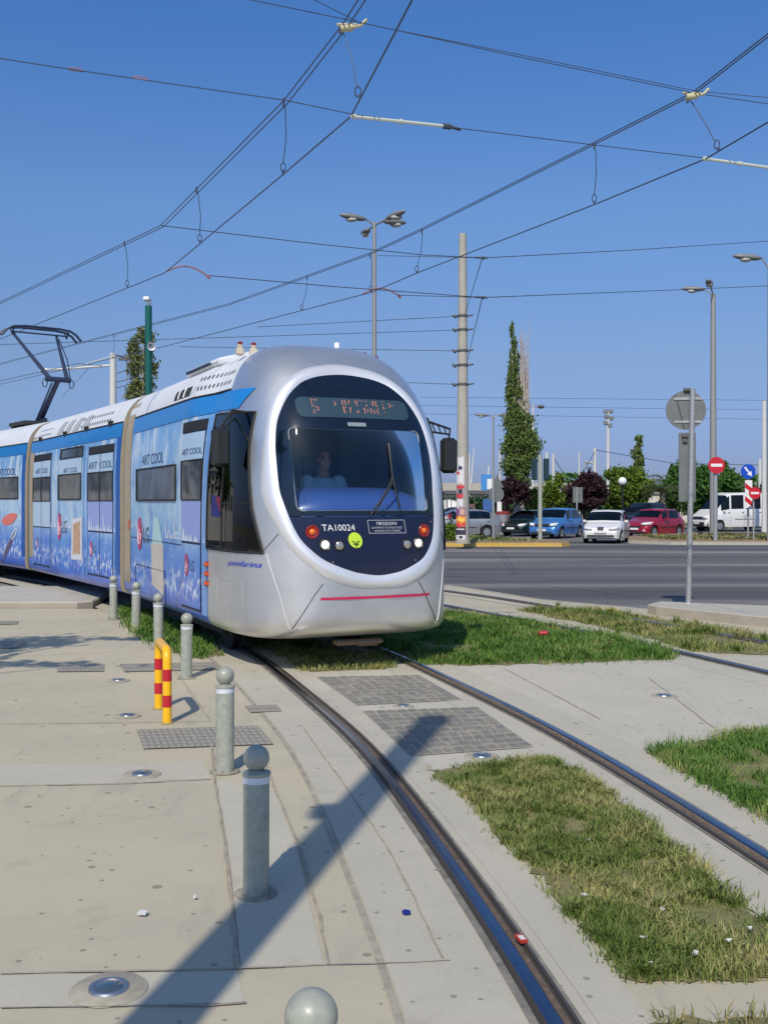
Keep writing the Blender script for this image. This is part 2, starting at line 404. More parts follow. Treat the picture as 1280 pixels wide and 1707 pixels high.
def build_front_module():
    cols = [(1, z) for z in ZS] + [(-1, z) for z in ZS[-2:0:-1]]
    n = len(cols)
    wall = {}; rows_r = [-4.5, -3.4, -2.6, -1.9, -1.3, -1.0, -.85, -.7, -.55, -.4, -.25, -.1]
    A = []; B = []   # rearward grid, forward grid (front boundary shared)
    for s, z in cols:
        t0 = T0(z); b0 = tb(z)
        pts_side = lambda t: (s * side_b(t, z), t, z)
        seq = []
        if t0 <= b0:
            for t in [q for q in rows_r if q < t0 - .02][:12]: seq.append(pts_side(t))
            while len(seq) < 12: seq.append(pts_side(lerp(-.1, t0, .3)))
            seq.append(pts_side(t0)); A.append(seq)
            F = [pts_side(t0), pts_side(lerp(t0, b0, .5)), pts_side(b0)]
            w0 = 0.0
        else:
            for t in rows_r: seq.append(pts_side(min(t, b0)))
            A.append(seq); F = None
        # nose part along straight (u,z) line from silhouette point to ring outline
        bN = s * nose_bn(z); a = math.atan2(z - 1.9, bN if abs(bN) > 1e-6 else 1e-6 * s)
        ru, rz = polar(OUTER, 1.9, a); ru_c = ru + cx(rz)
        def nose_pt(wq):
            bb = lerp(bN, ru_c, wq); zz = lerp(z, rz, wq); return (bb, nose_t(bb, zz), zz)
        if F is None:
            lo, hi = 0.0, .9
            for _ in range(40):
                md = (lo + hi) / 2
                if nose_pt(md)[1] < t0: lo = md
                else: hi = md
            w0 = lo; seq.append(nose_pt(w0)); F = [nose_pt(w0), nose_pt(w0), nose_pt(w0)]
            F[1] = nose_pt(lerp(w0, w0 + .0005, .5)); F[2] = nose_pt(w0 + .0005)
        for k in range(1, 23):
            q = k / 22; F.append(nose_pt(lerp(w0, 1, q ** 2.1)))
        B.append(F)
    def grid(G, sel, flipn=False):
        V = []; Fc = []; m = len(G[0]); idx = {}
        for i in sel:
            idx[i] = len(V); V += G[i]
        for a_, b_ in zip(sel, sel[1:]):
            for k in range(m - 1):
                Fc.append((idx[a_] + k, idx[b_] + k, idx[b_] + k + 1, idx[a_] + k + 1))
        return V, Fc
    top = list(range(KG, n + 1 - KG)) if False else list(range(KG, 2 * (len(ZS) - 1) - KG + 1))
    low1 = list(range(0, KG + 1)); low2 = list(range(2 * (len(ZS) - 1) - KG, n)) + [0]
    V1, F1 = grid(A, low1); V2, F2 = grid(A, low2)
    k = len(V1); V = V1 + V2; F = F1 + [tuple(i + k for i in f) for f in F2]
    body = mk('front_module', V, F, wrapm, tram, True)
    V, F = grid(A, top); mk('roof', V, F, roofm, body, True)
    V, F = grid(B, list(range(n)) + [0]); mk('nose_shell', V, F, silver, body, True)
    return body
mod1 = build_front_module()

def ring_grid(cin, cout, cz, mapf_rows, angs, rows):
    V = []; F = []
    for a in angs:
        pi = polar(cin, cz, a); po = polar(cout, cz, a)
        for k in range(rows + 1):
            q = k / rows; V.append(mapf_rows(q, lerp(po[0], pi[0], q), lerp(po[1], pi[1], q)))
    n = len(angs); m = rows + 1
    for i in range(n):
        j = (i + 1) % n
        for k in range(rows): F.append((i * m + k, j * m + k, j * m + k + 1, i * m + k + 1))
    return V, F
def nm(off):
    f = nose_map(off); return lambda b, z: f(-b, z)          # b measured from the oval's centre line
angs = [2 * PI * k / 120 for k in range(120)]
_off = {}
def bulge(q, u, z):
    o = .004 + .028 * math.sin(PI * min(1, q * 1.02)) ** .8
    return nm(round(o, 3))(u, z)
V, F = ring_grid(INNER, OUTER, 1.95, bulge, angs, 8)
mk('windscreen_surround', V, F, ringm, mod1, True)
# dark mask with the opening for the windscreen pane
ZSPLIT = 1.575
GL = rrect(-.70, .705, 1.625, 2.45, .05, 4)
upper = [p for p in INNER if p[1] > ZSPLIT]
def xat(zq, sg): return sg * interp(zq, IN_Z, IN_W)
upo = sorted(upper, key=lambda p: math.atan2(p[1] - 2.0, p[0]))
iu = [(xat(ZSPLIT, -1), ZSPLIT), (xat(ZSPLIT, 1), ZSPLIT)] + [p for p in upo if p[1] >= 1.60]
iu = sorted(iu, key=lambda p: math.atan2(p[1] - 2.0, p[0]))
angm = sorted(set(angs + [math.atan2(p[1] - 2.0, p[0]) % (2 * PI) for p in GL[::2]] + [math.atan2(ZSPLIT - 2.0, xat(ZSPLIT, s)) % (2 * PI) for s in (-1, 1)]))
V, F = ring_grid(GL, iu, 2.0, lambda q, u, z: nm(.002)(u, z), angm, 6)
mk('windscreen_mask', V, F, maskm, mod1, True)
V, F = convex_patch(GL, lambda u, z: nm(.0)(u, z), .06); mk('windscreen_pane', V, F, frontglass, mod1, True)
lo = [(-xat(ZSPLIT, 1), ZSPLIT - .006)] + [p for p in sorted(INNER, key=lambda p: math.atan2(p[1] - 1.4, p[0])) if p[1] < ZSPLIT - .02]
lo = sorted([(xat(ZSPLIT, -1), ZSPLIT - .008), (xat(ZSPLIT, 1), ZSPLIT - .008)] + [p for p in INNER if p[1] < ZSPLIT - .02], key=lambda p: math.atan2(p[1] - 1.4, p[0]))
V, F = convex_patch(lo, lambda u, z: nm(.003)(u, z), .05); mk('lamp_panel', V, F, navy, mod1, True)
fr = MB(); pts = [nm(.006)(u, z) for u, z in GL]
fr.tube(pts, .007, 5, closed=True); fr.build('windscreen_trim', mat('trim_grey', rgb(120, 130, 140), .5), mod1, True)
# display
V, F = convex_patch(rrect(-.60, .625, 2.565, 2.775, .07), lambda u, z: nm(.006)(-u, z), .05)
disp = mk('destination_display', V, F, mat('display_screen', rgb(52, 72, 84), .12, coat=.3), mod1, True)
led = MB(); ledpx = []
def dots(px, py):      # zoomed photo pixels of the display -> u, z
    u = lerp(-.60, .625, (px - 20) / 1215.); z = 2.775 - (py - (50 + (px - 20) * .045)) / 225. * .21
    ledpx.append((u, z))
for x, ys in {176: [85, 97, 112, 130, 145, 160, 215, 232], 190: [90, 165, 205, 238], 215: [90, 102, 165, 175, 212], 230: [88, 180, 196, 208],
              408: [115, 155], 420: [125, 145], 413: [135], 497: [102, 112, 122, 132, 142, 155, 180, 190, 200, 212, 224, 238], 505: [182, 208, 236], 528: [100, 110, 120, 130, 142, 155, 182],
              566: [122, 134, 200, 212, 224, 240], 575: [104, 112, 182, 192], 640: [103, 125, 225, 245], 655: [115, 130, 142, 158, 235, 222], 648: [128], 683: [106], 718: [108], 760: [110, 155, 165, 208, 220, 232],
              718.5: [200, 245], 730: [192, 210, 222, 236], 832: [130, 142, 160, 212, 224, 240], 842: [115, 125, 150, 248], 868: [122, 135, 148, 160, 215, 228, 242], 880: [114, 170, 198, 255],
              800: [198, 212, 225, 250], 795: [210, 232], 950: [118, 150, 182, 198, 238], 944: [182, 198], 1020: [140, 180], 1030: [150, 170], 1038: [160], 1062: [162]}.items():
    for y in ys: dots(x, y)
for u, z in ledpx:
    p = Vector(nm(.009)(-u, z)); led.add([p + Vector((dx, 0, dz)) for dx, dz in ((.0036, -.0045), (-.0036, -.0045), (-.0036, .0045), (.0036, .0045))], [(0, 1, 2, 3)])
led.build('lit_pattern', mat('led_orange', rgb(235, 150, 120), .4, emis=rgb(255, 150, 110), estr=.22), mod1)
V, F = convex_patch(rrect(-.115, .09, 2.475, 2.515, .01, 2), lambda u, z: nm(.012)(-u - .0, z), .05); mk('camera_cover', V, F, mat('cover_grey', rgb(130, 145, 150), .4), mod1)

def nose_text(name, body, u0, z0, height, width, m, parent, shear=0):
    vs, fs, wd = text_mesh(body, 1.0, shear)
    hh = .73; kx = width / wd; kz = height / hh
    f = nose_map(.007); return mk(name, [f(u0 + x * kx, z0 + y * kz) for x, y in vs], fs, m, parent)
nose_text('fleet_number', 'TA10024', -.515, 1.43, .065, .335, whitem, mod1)
wl = MB()
for a, b_ in (((-.03, 1.53), (.38, 1.53)), ((-.03, 1.40), (.38, 1.40)), ((-.03, 1.40), (-.03, 1.53)), ((.38, 1.40), (.38, 1.53))):
    f = nm(.006); wl.tube([f(-lerp(a[0], b_[0], k / 4), lerp(a[1], b_[1], k / 4)) for k in range(5)], .0018, 4)
wl.build('notice_outline', whitem, mod1)
nose_text('warning_heading', 'ΠΡΟΣΟΧΗ', .06, 1.482, .030, .225, whitem, mod1)
sm = mat('small_lettering', (.6, .62, .68), .5)
nose_text('warning_line', 'ΔΙΑΤΗΡΕΙΤΕ ΤΙΣ ΑΠΟΣΤΑΣΕΙΣ', .0, 1.447, .018, .345, sm, mod1)
nose_text('warning_line', 'ΚΙΝΔΥΝΟΣ ΣΤΙΣ ΣΤΡΟΦΕΣ', .03, 1.415, .018, .29, sm, mod1)

def lamp(name, u, z, r, mats_, depth=.02, face=.012, off=0.0, lens_r=.8):
    p = Vector(nm(off)(-u, z)); q = Vector(nm(off)(-u, z)); base = nose_map(0)
    _, nn = nrm2(base, u, z); nn = nn if nn.y > 0 else -nn
    nn = (nn + Vector((0, 1.2, 0))).normalized()
    b = MB(); b.lathe([(r, -.03), (r * 1.02, face), (r * .92, face + .006), (r * lens_r, face - .004), (0, face - .006)], p, 24, 0, nn)
    o = b.build(name, mats_[0], mod1, True)
    l = MB(); l.lathe([(0, -.02), (r * lens_r * .98, -.02), (r * lens_r * .9, face + .004), (r * lens_r * .5, face + .016), (0, face + .02)][1:], p, 24, 0, nn)
    l.build('lens', mats_[1], mod1, True)
red_ring = mat('indicator_red', rgb(150, 28, 22), .25, coat=.5); amber = mat('indicator_amber', rgb(240, 120, 20), .2, coat=.8)
lit = mat('headlamp_lens', (.9, .9, .9), .15, emis=(1, 1, .96), estr=.5); chr2 = mat('headlamp_chrome', (.55, .53, .48), .18, metal=.7)
for s in (-1, 1):
    lamp('indicator_lamp', s * .61, 1.42, .066, (red_ring, amber), lens_r=.5)
    lamp('headlamp', s * .512, 1.293, .062, (darkgloss, lit), lens_r=.74)
    lamp('auxiliary_lamp', s * .372, 1.283, .056, (darkgloss, chr2), lens_r=.82)
# round sticker
V, F = convex_patch([(-.195 + .073 * math.cos(R(a)), 1.335 + .078 * math.sin(R(a))) for a in range(0, 360, 12)], lambda u, z: nm(.006)(-u, z), .04)
V = [nose_map(.006)(-.195 + .073 * math.cos(R(a)), 1.335 + .078 * math.sin(R(a))) for a in range(0, 360, 12)]; F = [tuple(range(30))]
stick = mk('round_sticker', V, F, mat('lime_sticker', rgb(205, 236, 70), .5), mod1)
sg = MB()
for A_ in ([(-.235, 1.325), (-.215, 1.32), (-.195, 1.295)], [(-.155, 1.325), (-.175, 1.32), (-.195, 1.295)], [(-.225, 1.30), (-.20, 1.29), (-.195, 1.268)], [(-.165, 1.30), (-.19, 1.29), (-.195, 1.268)]):
    sg.tube([nose_map(.009)(*p) for p in A_], .004, 5)
sg.build('sticker_emblem', mat('emblem_dark', rgb(40, 70, 40), .5), mod1)
# stripe
V, F = convex_patch([(-.625, .750), (.60, .750), (.60, .775), (-.625, .775)], lambda u, z: nm(.004)(-u - .0, z), .06); mk('red_stripe', V, F, mat('stripe_crimson', rgb(196, 36, 84), .4), mod1, True)
# panel seams
def seam(pts2, mapf, r=.005, name='panel_seam', m=dark, parent=mod1, n=8):
    b = MB(); P = []
    for a, c in zip(pts2, pts2[1:]):
        for k in range(n): P.append(mapf(lerp(a[0], c[0], k / n), lerp(a[1], c[1], k / n)))
    P.append(mapf(*pts2[-1])); b.tube(P, r, 4); return b.build(name, m, parent)
nb = nose_map(.001, False)
for s in (1, -1):
    seam([(-s * .905, 1.40), (-s * 1.00, 1.25), (-s * 1.035, 1.19)], nb, .004)
    seam([(-s * .52, 1.08 - .17), (-s * .60, .80), (-s * .80, .462)], nb, .004)
    sm1 = side_map(.002, s)
    seam([(1.43, 1.20), (1.55, .8), (1.62, .45)], sm1, .004, 'panel_seam', mat('seam_light', (.7, .7, .7), .5))
# rivets
for u, z in ((-.80, 1.51), (-.47, 1.12), (.44, 1.12), (.73, 1.51)): rv = MB(); rv.ball(nose_map(.004)(u, z), .008, 8, 6); rv.build('rivet', steel, mod1)
# wipers
def wiper_part():
    b = MB(); f = nm(.03); g = nm(.02)
    b.tube([f(-.27 - .03, 2.30), f(-.30, 1.955), f(-.34, 1.65)], .011, 6)
    r_ = b.build('wiper_blade', darkgloss, mod1, True)
    b = MB(); b.tube([g(-.305, 1.94), g(-.17, 1.75), g(.0, 1.575)], .009, 6); b.tube([g(-.305, 1.91), g(-.14, 1.70), g(-.05, 1.575)], .007, 6)
    b.ball(g(-.305, 1.94), .022, 10, 6); b.build('wiper_arm', darkgloss, mod1, True)
wiper_part()

# ---- cab side windows (both sides), mirrors, hatch
CW = [(0.03, 2.68), (1.06, 2.63), (1.09, 2.45), (1.13, 2.2), (1.19, 1.9), (1.27, 1.6), (1.40, 1.205), (0.03, 1.205)]
for s in (1, -1):
    V = []; F = []; f_ = side_map(.012, s)
    for j in range(21):
        z_ = lerp(1.205, 2.66, j / 20); tr_ = interp(z_, [1.205, 1.65, 2.2, 2.66], [1.40, 1.24, 1.12, 1.055])
        for i in range(17): V.append(f_(lerp(.03, tr_, i / 16), z_ + (.02 - .04 * i / 16) * j / 20))
    for j in range(20):
        for i in range(16): F.append((j * 17 + i, j * 17 + i + 1, (j + 1) * 17 + i + 1, (j + 1) * 17 + i))
    # keep the outline of the pane slightly concave like the ring beside it
    wn = mk('cab_side_window', V, F, cabglass, mod1, True)
    b = MB(); P = [(0.03, 2.68), (1.06, 2.63), (1.12, 2.2), (1.24, 1.65), (1.40, 1.205), (.03, 1.205)]
    pp = []
    for a, c in zip(P, P[1:] + P[:1]):
        for k in range(8): pp.append(side_map(.012, s)(lerp(a[0], c[0], k / 8), lerp(a[1], c[1], k / 8)))
    b.tube(pp, .012, 5, closed=True); b.build('window_seal', dark, mod1, True)
    seam([(.58, 2.66), (.58, 1.21)], side_map(.014, s), .008, 'window_bar'); seam([(.58, 1.70), (1.22, 1.70)], side_map(.014, s), .006, 'window_bar')
    seam([(.42, .905), (1.08, .90), (1.10, .64), (.42, .64), (.42, .905)], side_map(.001, s), .004, 'hatch_seam', mat('hatch_seam_grey', (.35, .35, .35), .5))
V, F = convex_patch([(.22, 1.79), (.55, 1.77), (.55, 1.55), (.22, 1.56)], side_map(.017), .1); mk('blue_red_sticker', V, F, mat('sticker_blue', rgb(20, 24, 110), .4), mod1)
V, F = convex_patch([(.36, 1.775), (.55, 1.765), (.55, 1.60)], side_map(.020), .1); mk('red_sticker_corner', V, F, mat('sticker_red', rgb(120, 24, 52), .4), mod1)

def side_text(name, body, t0, z0, height, width, m, parent, off=.006, shear=0, fn=side_b, sgn=1):
    vs, fs, wd = text_mesh(body, 1.0, shear); kx = width / wd; kz = height / .73
    f = side_map(off, sgn, fn); return mk(name, [f(t0 + x * kx, z0 + y * kz) for x, y in vs], fs, m, parent)
side_text('designer_script', 'pininfarina', .76, 1.06, .06, .62, mat('script_blue', rgb(40, 60, 190), .4), mod1, shear=.4)

def mirror(s):
    b = MB(); c = (s * 1.36, .87, 2.24) if s < 0 else (s * 1.33, .98, 2.27)
    b.box(c, (.19, .12, .40), bev=.035, rz=s * .25); o = b.build('wing_mirror', darkgloss, mod1, True)
    b = MB()
    b.box((c[0] - s * .005 * 0, c[1] - .058, c[2]), (.12, .008, .33), rz=s * .25); b.build('mirror_glass', chrome, mod1)
    b = MB(); f = side_map(0, s)
    if s < 0:
        p0 = Vector(f(.95, 2.62)); p1 = Vector((-1.38, c[1], 2.54)); p2 = Vector(f(.95, 2.50))
        b.tube([p0, p1, (c[0], c[1], 2.42)], .014, 6); b.tube([p2, (-1.37, c[1], 2.48), (c[0], c[1], 2.40)], .012, 6)
        for k in (.25, .5, .75): b.tube([p0.lerp(p1, k), p2.lerp(Vector((-1.37, c[1], 2.48)), k + .1)], .008, 5)
    else:
        p0 = Vector(f(.9, 2.64)); b.tube([p0, p0 + Vector((s * .14, -.05, .02)), (c[0], c[1], 2.46)], .016, 6)
        b.tube([p0 + Vector((0, -.25, 0)), (c[0] + s * .02, c[1] - .1, 2.40), (c[0], c[1] - .06, 2.1)], .010, 6)
    b.build('mirror_bracket', darkgloss, mod1, True)
mirror(1); mirror(-1)
# orange side markers
for z in (1.03, .925, .82):
    b = MB(); b.box((side_b(.03, z) + .012, .03, z), (.045, .07, .06), bev=.015); b.build('side_marker_lamp', mat('marker_orange', rgb(190, 80, 40), .4) if z == 1.03 else bpy.data.materials['marker_orange'], mod1, True)
# roof fittings
b = MB()
for t_, b_ in ((-.12, .78), (-.12, .62)):
    zz = 3.42
    b.box((b_, t_, zz + .0), (.09, .09, .10), bev=.02); b.box((b_, t_ + .0, zz + .07), (.05, .05, .05), bev=.01)
b.build('roof_lamp', mat('roof_lamp_cream', rgb(200, 190, 170), .5), mod1, True)
b = MB(); b.box((-.75, -.1, 3.42), (.09, .09, .09), bev=.02); b.box((-.9, -.1, 3.38), (.07, .09, .09), bev=.02); b.build('roof_lamp', bpy.data.materials['roof_lamp_cream'], mod1, True)
b = MB()
for q in ((.78, -.12, 3.51), (.62, -.12, 3.51), (-.75, -.1, 3.48), (-.9, -.1, 3.44)): b.box(q, (.05, .06, .04), bev=.01)
b.build('roof_lamp_cap', mat('roof_lamp_red', rgb(130, 40, 40), .4), mod1)
b = MB(); b.box((-.25, .25, 3.50), (.05, .05, .07), bev=.01); b.build('antenna', whitem, mod1)
b = MB(); b.ball((.52, .62, 3.30), .02, 8, 6); b.build('antenna', whitem, mod1)
# coupler and skirt underside
b = MB(); b.box((0.0, 1.42, .275), (.52, .14, .05), bev=.015); b.box((-.1, 1.42, .25), (.22, .1, .04), bev=.01); b.build('coupler', mat('coupler_buff', rgb(120, 105, 85), .7), mod1, True)

# ---- cab interior
lining = mat('cab_lining', rgb(96, 122, 142), .7); dash = mat('dashboard_blue', rgb(62, 90, 158), .35, coat=.3)
bx0 = [(-1.08, -.6, 1.0), (1.08, -.6, 1.0), (.85, -.6, 3.0), (-.85, -.6, 3.0)]; bx1 = [(-.92, .75, .98), (.92, .75, .98), (.66, .75, 2.9), (-.66, .75, 2.9)]
mk('cab_lining', bx0 + bx1, [(0, 1, 2, 3), (0, 4, 5, 1), (3, 2, 6, 7), (0, 3, 7, 4)], lining, mod1)
dv = []; df = []; NU, NV = 24, 8
for i in range(NU + 1):
    u = lerp(-.80, .86, i / NU)
    e = 1 - abs((u - .03) / .86) ** 5
    for j in range(NV + 1):
        a = j / NV * PI / 2
        tf = nose_t(u, 1.6) - .09
        dv.append((u, tf - .62 + (.62 * math.sin(a)) * 1.0, 1.50 + (.37 * (.55 + .45 * e)) * math.cos(a) ** .55))
for i in range(NU):
    for j in range(NV): df.append((i * (NV + 1) + j, (i + 1) * (NV + 1) + j, (i + 1) * (NV + 1) + j + 1, i * (NV + 1) + j + 1))
mk('dashboard', dv, df, dash, mod1, True)
b = MB(); b.box((-.05, -.585, 2.26), (.26, .01, .46)); b.build('notice_board', mat('notice_pale', rgb(120, 140, 150), .6), mod1)
b = MB(); b.box((.02, .08, 1.68), (.5, .14, .75), bev=.05); b.box((.02, .25, 1.33), (.5, .5, .12), bev=.04); b.build('driver_seat', mat('seat_blue', rgb(24, 34, 60), .8), mod1, True)
b = MB(); b.box((-.58, -.57, 1.95), (.10, .03, 1.9)); b.box((.36, -.57, 1.95), (.05, .03, 1.9)); b.build('door_frame', mat('frame_grey', rgb(36, 50, 62), .6), mod1)

# ---- generic side furniture helper
def quadp(poly, name, m, parent, off=.006, fn=side_b, step=.25, s=1):
    V, F = convex_patch(poly, side_map(off, s, fn), step); return mk(name, V, F, m, parent, True)
def window_seal(poly, parent, fn, s=1, off=.012, r=.012):
    b = MB(); f = side_map(off, s, fn); P = []
    for a, c in zip(poly, poly[1:] + poly[:1]):
        for k in range(4): P.append(f(lerp(a[0], c[0], k / 4), lerp(a[1], c[1], k / 4)))
    b.tube(P, r, 4, closed=True); b.build('window_seal', dark, parent)
def rect(t0, t1, z0, z1): return [(t0, z0), (t1, z0), (t1, z1), (t0, z1)]
def band(parent, t0, t1, fn, z0=2.71, z1=2.92):
    for s in (1, -1): quadp(rect(t0, t1, z0, z1), 'blue_band', bandm, parent, .008, fn, .1, s)
logor = mat('logo_crimson', rgb(186, 56, 112), .4); logog = mat('logo_grey', rgb(82, 100, 128), .5); adt = mat('ad_lettering', rgb(52, 84, 130), .5)
adpale = mat('ad_pale_panel', rgb(176, 205, 232), .35, coat=.3); cream = mat('ad_cream', rgb(205, 196, 186), .4, noise=(3, .08)); sand = mat('ad_sand', rgb(190, 158, 128), .5, noise=(9, .25)); coral = mat('ad_coral', rgb(222, 120, 110), .4)
softblue = mat('ad_lilac', rgb(140, 160, 224), .35, coat=.3)
frame_m = mat('door_gap', rgb(24, 36, 66), .5)
def logo(parent, tc, zc_, rz, rt, fn, txt=True, s=1, tm=logog, off=.009):
    f = side_map(off, s, fn)
    mk('round_logo', [f(tc + rt * math.cos(R(a)), zc_ + rz * math.sin(R(a))) for a in range(0, 360, 15)], [tuple(range(24))], logor, parent)
    b = MB(); g = side_map(off + .003, s, fn)
    b.tube([g(tc + rt * .66 * math.cos(R(a)), zc_ + rz * .62 * math.sin(R(a))) for a in range(90, 361, 18)], rt * .03, 4)
    b.tube([g(tc + rt * .62, zc_), g(tc + rt * .1, zc_)], rt * .03, 4); b.tube([g(tc - rt * .05, zc_ + rz * .3), g(tc - rt * .05, zc_ - rz * .3), g(tc + rt * .15, zc_ - rz * .3)], rt * .03, 4)
    b.build('logo_mark', whitem, parent)
    if txt: side_text('logo_letters', 'LG', tc + rt * 1.45, zc_ - rz * .45, rz * .95, rt * 2.4, tm, parent, off, 0, fn, s)
def door(parent, t0, t1, fn, leaves=2, z0=.47, z1=2.65, s=1, w0=1.74, w1=2.2, div=1.24, lilac=True):
    fw = quadp(rect(t0, t1, z0, z1), 'door', frame_m, parent, .004, fn, .25, s)
    top = quadp(rect(t0, t1, z1 - .12, z1), 'door_header', dark, parent, .007, fn, .25, s)
    lw = (t1 - t0) / leaves
    for i in range(leaves):
        a = t0 + i * lw + .02; c = t0 + (i + 1) * lw - .02
        quadp(rect(a, c, w1, z1 - .14), 'door_ad_panel', adpale, parent, .009, fn, .25, s)
        quadp(rect(a, c, w0, w1), 'door_window', sideglass_op, parent, .009, fn, .25, s); window_seal(rect(a, c, w0, w1), parent, fn, s, .013, .008)
        quadp(rect(a, c, div + .012, w0), 'door_middle_panel', softblue if lilac else adpale, parent, .009, fn, .25, s)
        quadp(rect(a, c, z0 + .03, div - .012), 'door_lower_panel', wrapm, parent, .009, fn, .25, s)
# windows of the passenger cars: opaque dark panes, mottled colour imitates reflections
sideglass_op = mat('passenger_glass', (.10, .13, .17), .07, spec=.5, noise=(3.2, .5, (.02, .026, .034)))

band(mod1, -3.98, .28, side_b)
# tapered end of the blue band on the silver nose
for s in (1, -1):
    quadp([(.28, 2.70), (.72, 2.70), (.90, 2.90), (.28, 2.92)], 'blue_band', bandm, mod1, .008, side_b, .05, s)
for s in (1, -1):
    seam([(-4.0, 2.935), (.30, 2.935)], side_map(.004, s), .014, 'gutter')
    quadp(rect(-4.5, -4.05, .36, 3.35), 'end_strip', beige, mod1, .006, side_b, .2, s)
    quadp(rect(-.18, .03, .45, 2.68), 'door_pillar', mat('pillar_blue', rgb(110, 158, 218), .35, coat=.3) if s == 1 else bpy.data.materials['pillar_blue'], mod1, .004, side_b, .2, s)
    door(mod1, -1.10, -.22, side_b, 1, .47, 2.66, s)
    quadp(rect(-3.6, -1.36, 1.74, 2.17), 'side_window', sideglass_op, mod1, .007, side_b, .3, s); window_seal(rect(-3.6, -1.36, 1.74, 2.17), mod1, side_b, s)
    seam([(-4.0, 1.215), (-1.12, 1.20)], side_map(.003, s), .005)
    seam([(-3.7, .52), (-3.7, .80), (-3.62, .84), (-1.93, .83), (-1.93, .40)], side_map(.003, s), .005, 'hatch_seam')
logo(mod1, -3.42, 1.275, .235, .15, side_b); logo(mod1, -.83, .98, .135, .09, side_b, off=.014)
side_text('ad_lettering', 'ART COOL', -3.3, 2.225, .15, 1.25, adt, mod1)
side_text('ad_lettering', 'ART COOL', -1.06, 2.27, .075, .78, adt, mod1, .014)
quadp([(-2.72, 1.17), (-2.02, 1.17), (-2.0, .52), (-2.66, .62)], 'ad_air_conditioner', cream, mod1, .005, side_b, .2)
quadp([(-2.66, 1.17), (-2.04, 1.17), (-2.3, 1.52), (-2.56, 1.5)], 'ad_air_jet', mat('ad_mint', rgb(176, 212, 216), .4), mod1, .005, side_b, .2)
# lit skyline of pale shapes printed low on the wrap
def skyline(parent, t0, t1, fn, seed, off=.0055, s=1):
    rn = random.Random(seed); t = t0; b = MB(); f = side_map(off, s, fn)
    while t < t1:
        w_ = rn.uniform(.04, .16); h = rn.uniform(.03, .12) if rn.random() < .75 else rn.uniform(.15, .30)
        P = [(t, 1.26), (t + w_, 1.26), (t + w_ * .8, 1.26 + h * .7), (t + w_ * .5, 1.26 + h)]
        b.add([f(*p) for p in P], [(0, 1, 2, 3)]); t += w_ * rn.uniform(.8, 1.6)
    b.build('ad_iceberg_row', mat('ad_ice', rgb(206, 220, 238), .4) if 'ad_ice' not in bpy.data.materials else bpy.data.materials['ad_ice'], parent)
skyline(mod1, -1.9, -1.2, side_b, 1); skyline(mod1, -1.05, -.35, side_b, 2, .013); skyline(mod1, -.15, 0.0, side_b, 3)
# roof details of the front module
def holes(parent, t0, t1, zs_, fn, n=10):
    b = MB()
    for r_, z in enumerate(zs_):
        f = side_map(.003, 1, fn); tt0 = t0 - r_ * .05
        for k in range(n):
            t = lerp(tt0, t1 - r_ * .05, k / (n - 1)); w_ = (t1 - t0) / n * .22
            b.add([f(t - w_, z), f(t + w_, z), f(t + w_, z + .045), f(t - w_, z + .045)], [(0, 1, 2, 3)])
    b.build('vent_grille', mat('vent_hole', rgb(80, 92, 108), .7) if 'vent_hole' not in bpy.data.materials else bpy.data.materials['vent_hole'], parent)
holes(mod1, -.75, .12, (3.02, 3.14), side_b)
quadp(rect(-1.78, -1.02, 2.985, 3.10), 'roof_vent', mat('vent_dark', rgb(52, 48, 44), .6), mod1, .006, side_b, .1)
for t_ in (-1.55, -1.28): seam([(t_, 2.985), (t_, 3.10)], side_map(.008), .012, 'vent_bar', roofm)
b = MB(); b.box((.62, -1.35, 3.42), (.55, 1.5, .10), bev=.03, ry=R(14)); b.build('roof_equipment_cover', roofm, mod1, True)
b = MB(); b.box((.93, -1.35, 3.355), (.03, 1.05, .035), ry=R(20)); b.build('roof_slot', mat('slot_dark', rgb(40, 62, 90), .6), mod1)
seam([(-3.3, 2.95), (-3.3, 3.30)], side_map(.003), .006, 'roof_joint', mat('joint_blue', rgb(120, 140, 175), .6))
# orange reflector at the rear end
quadp(rect(-4.2, -4.07, 1.33, 1.46), 'reflector', mat('reflector_orange', rgb(205, 100, 70), .4), mod1, .010, side_b)

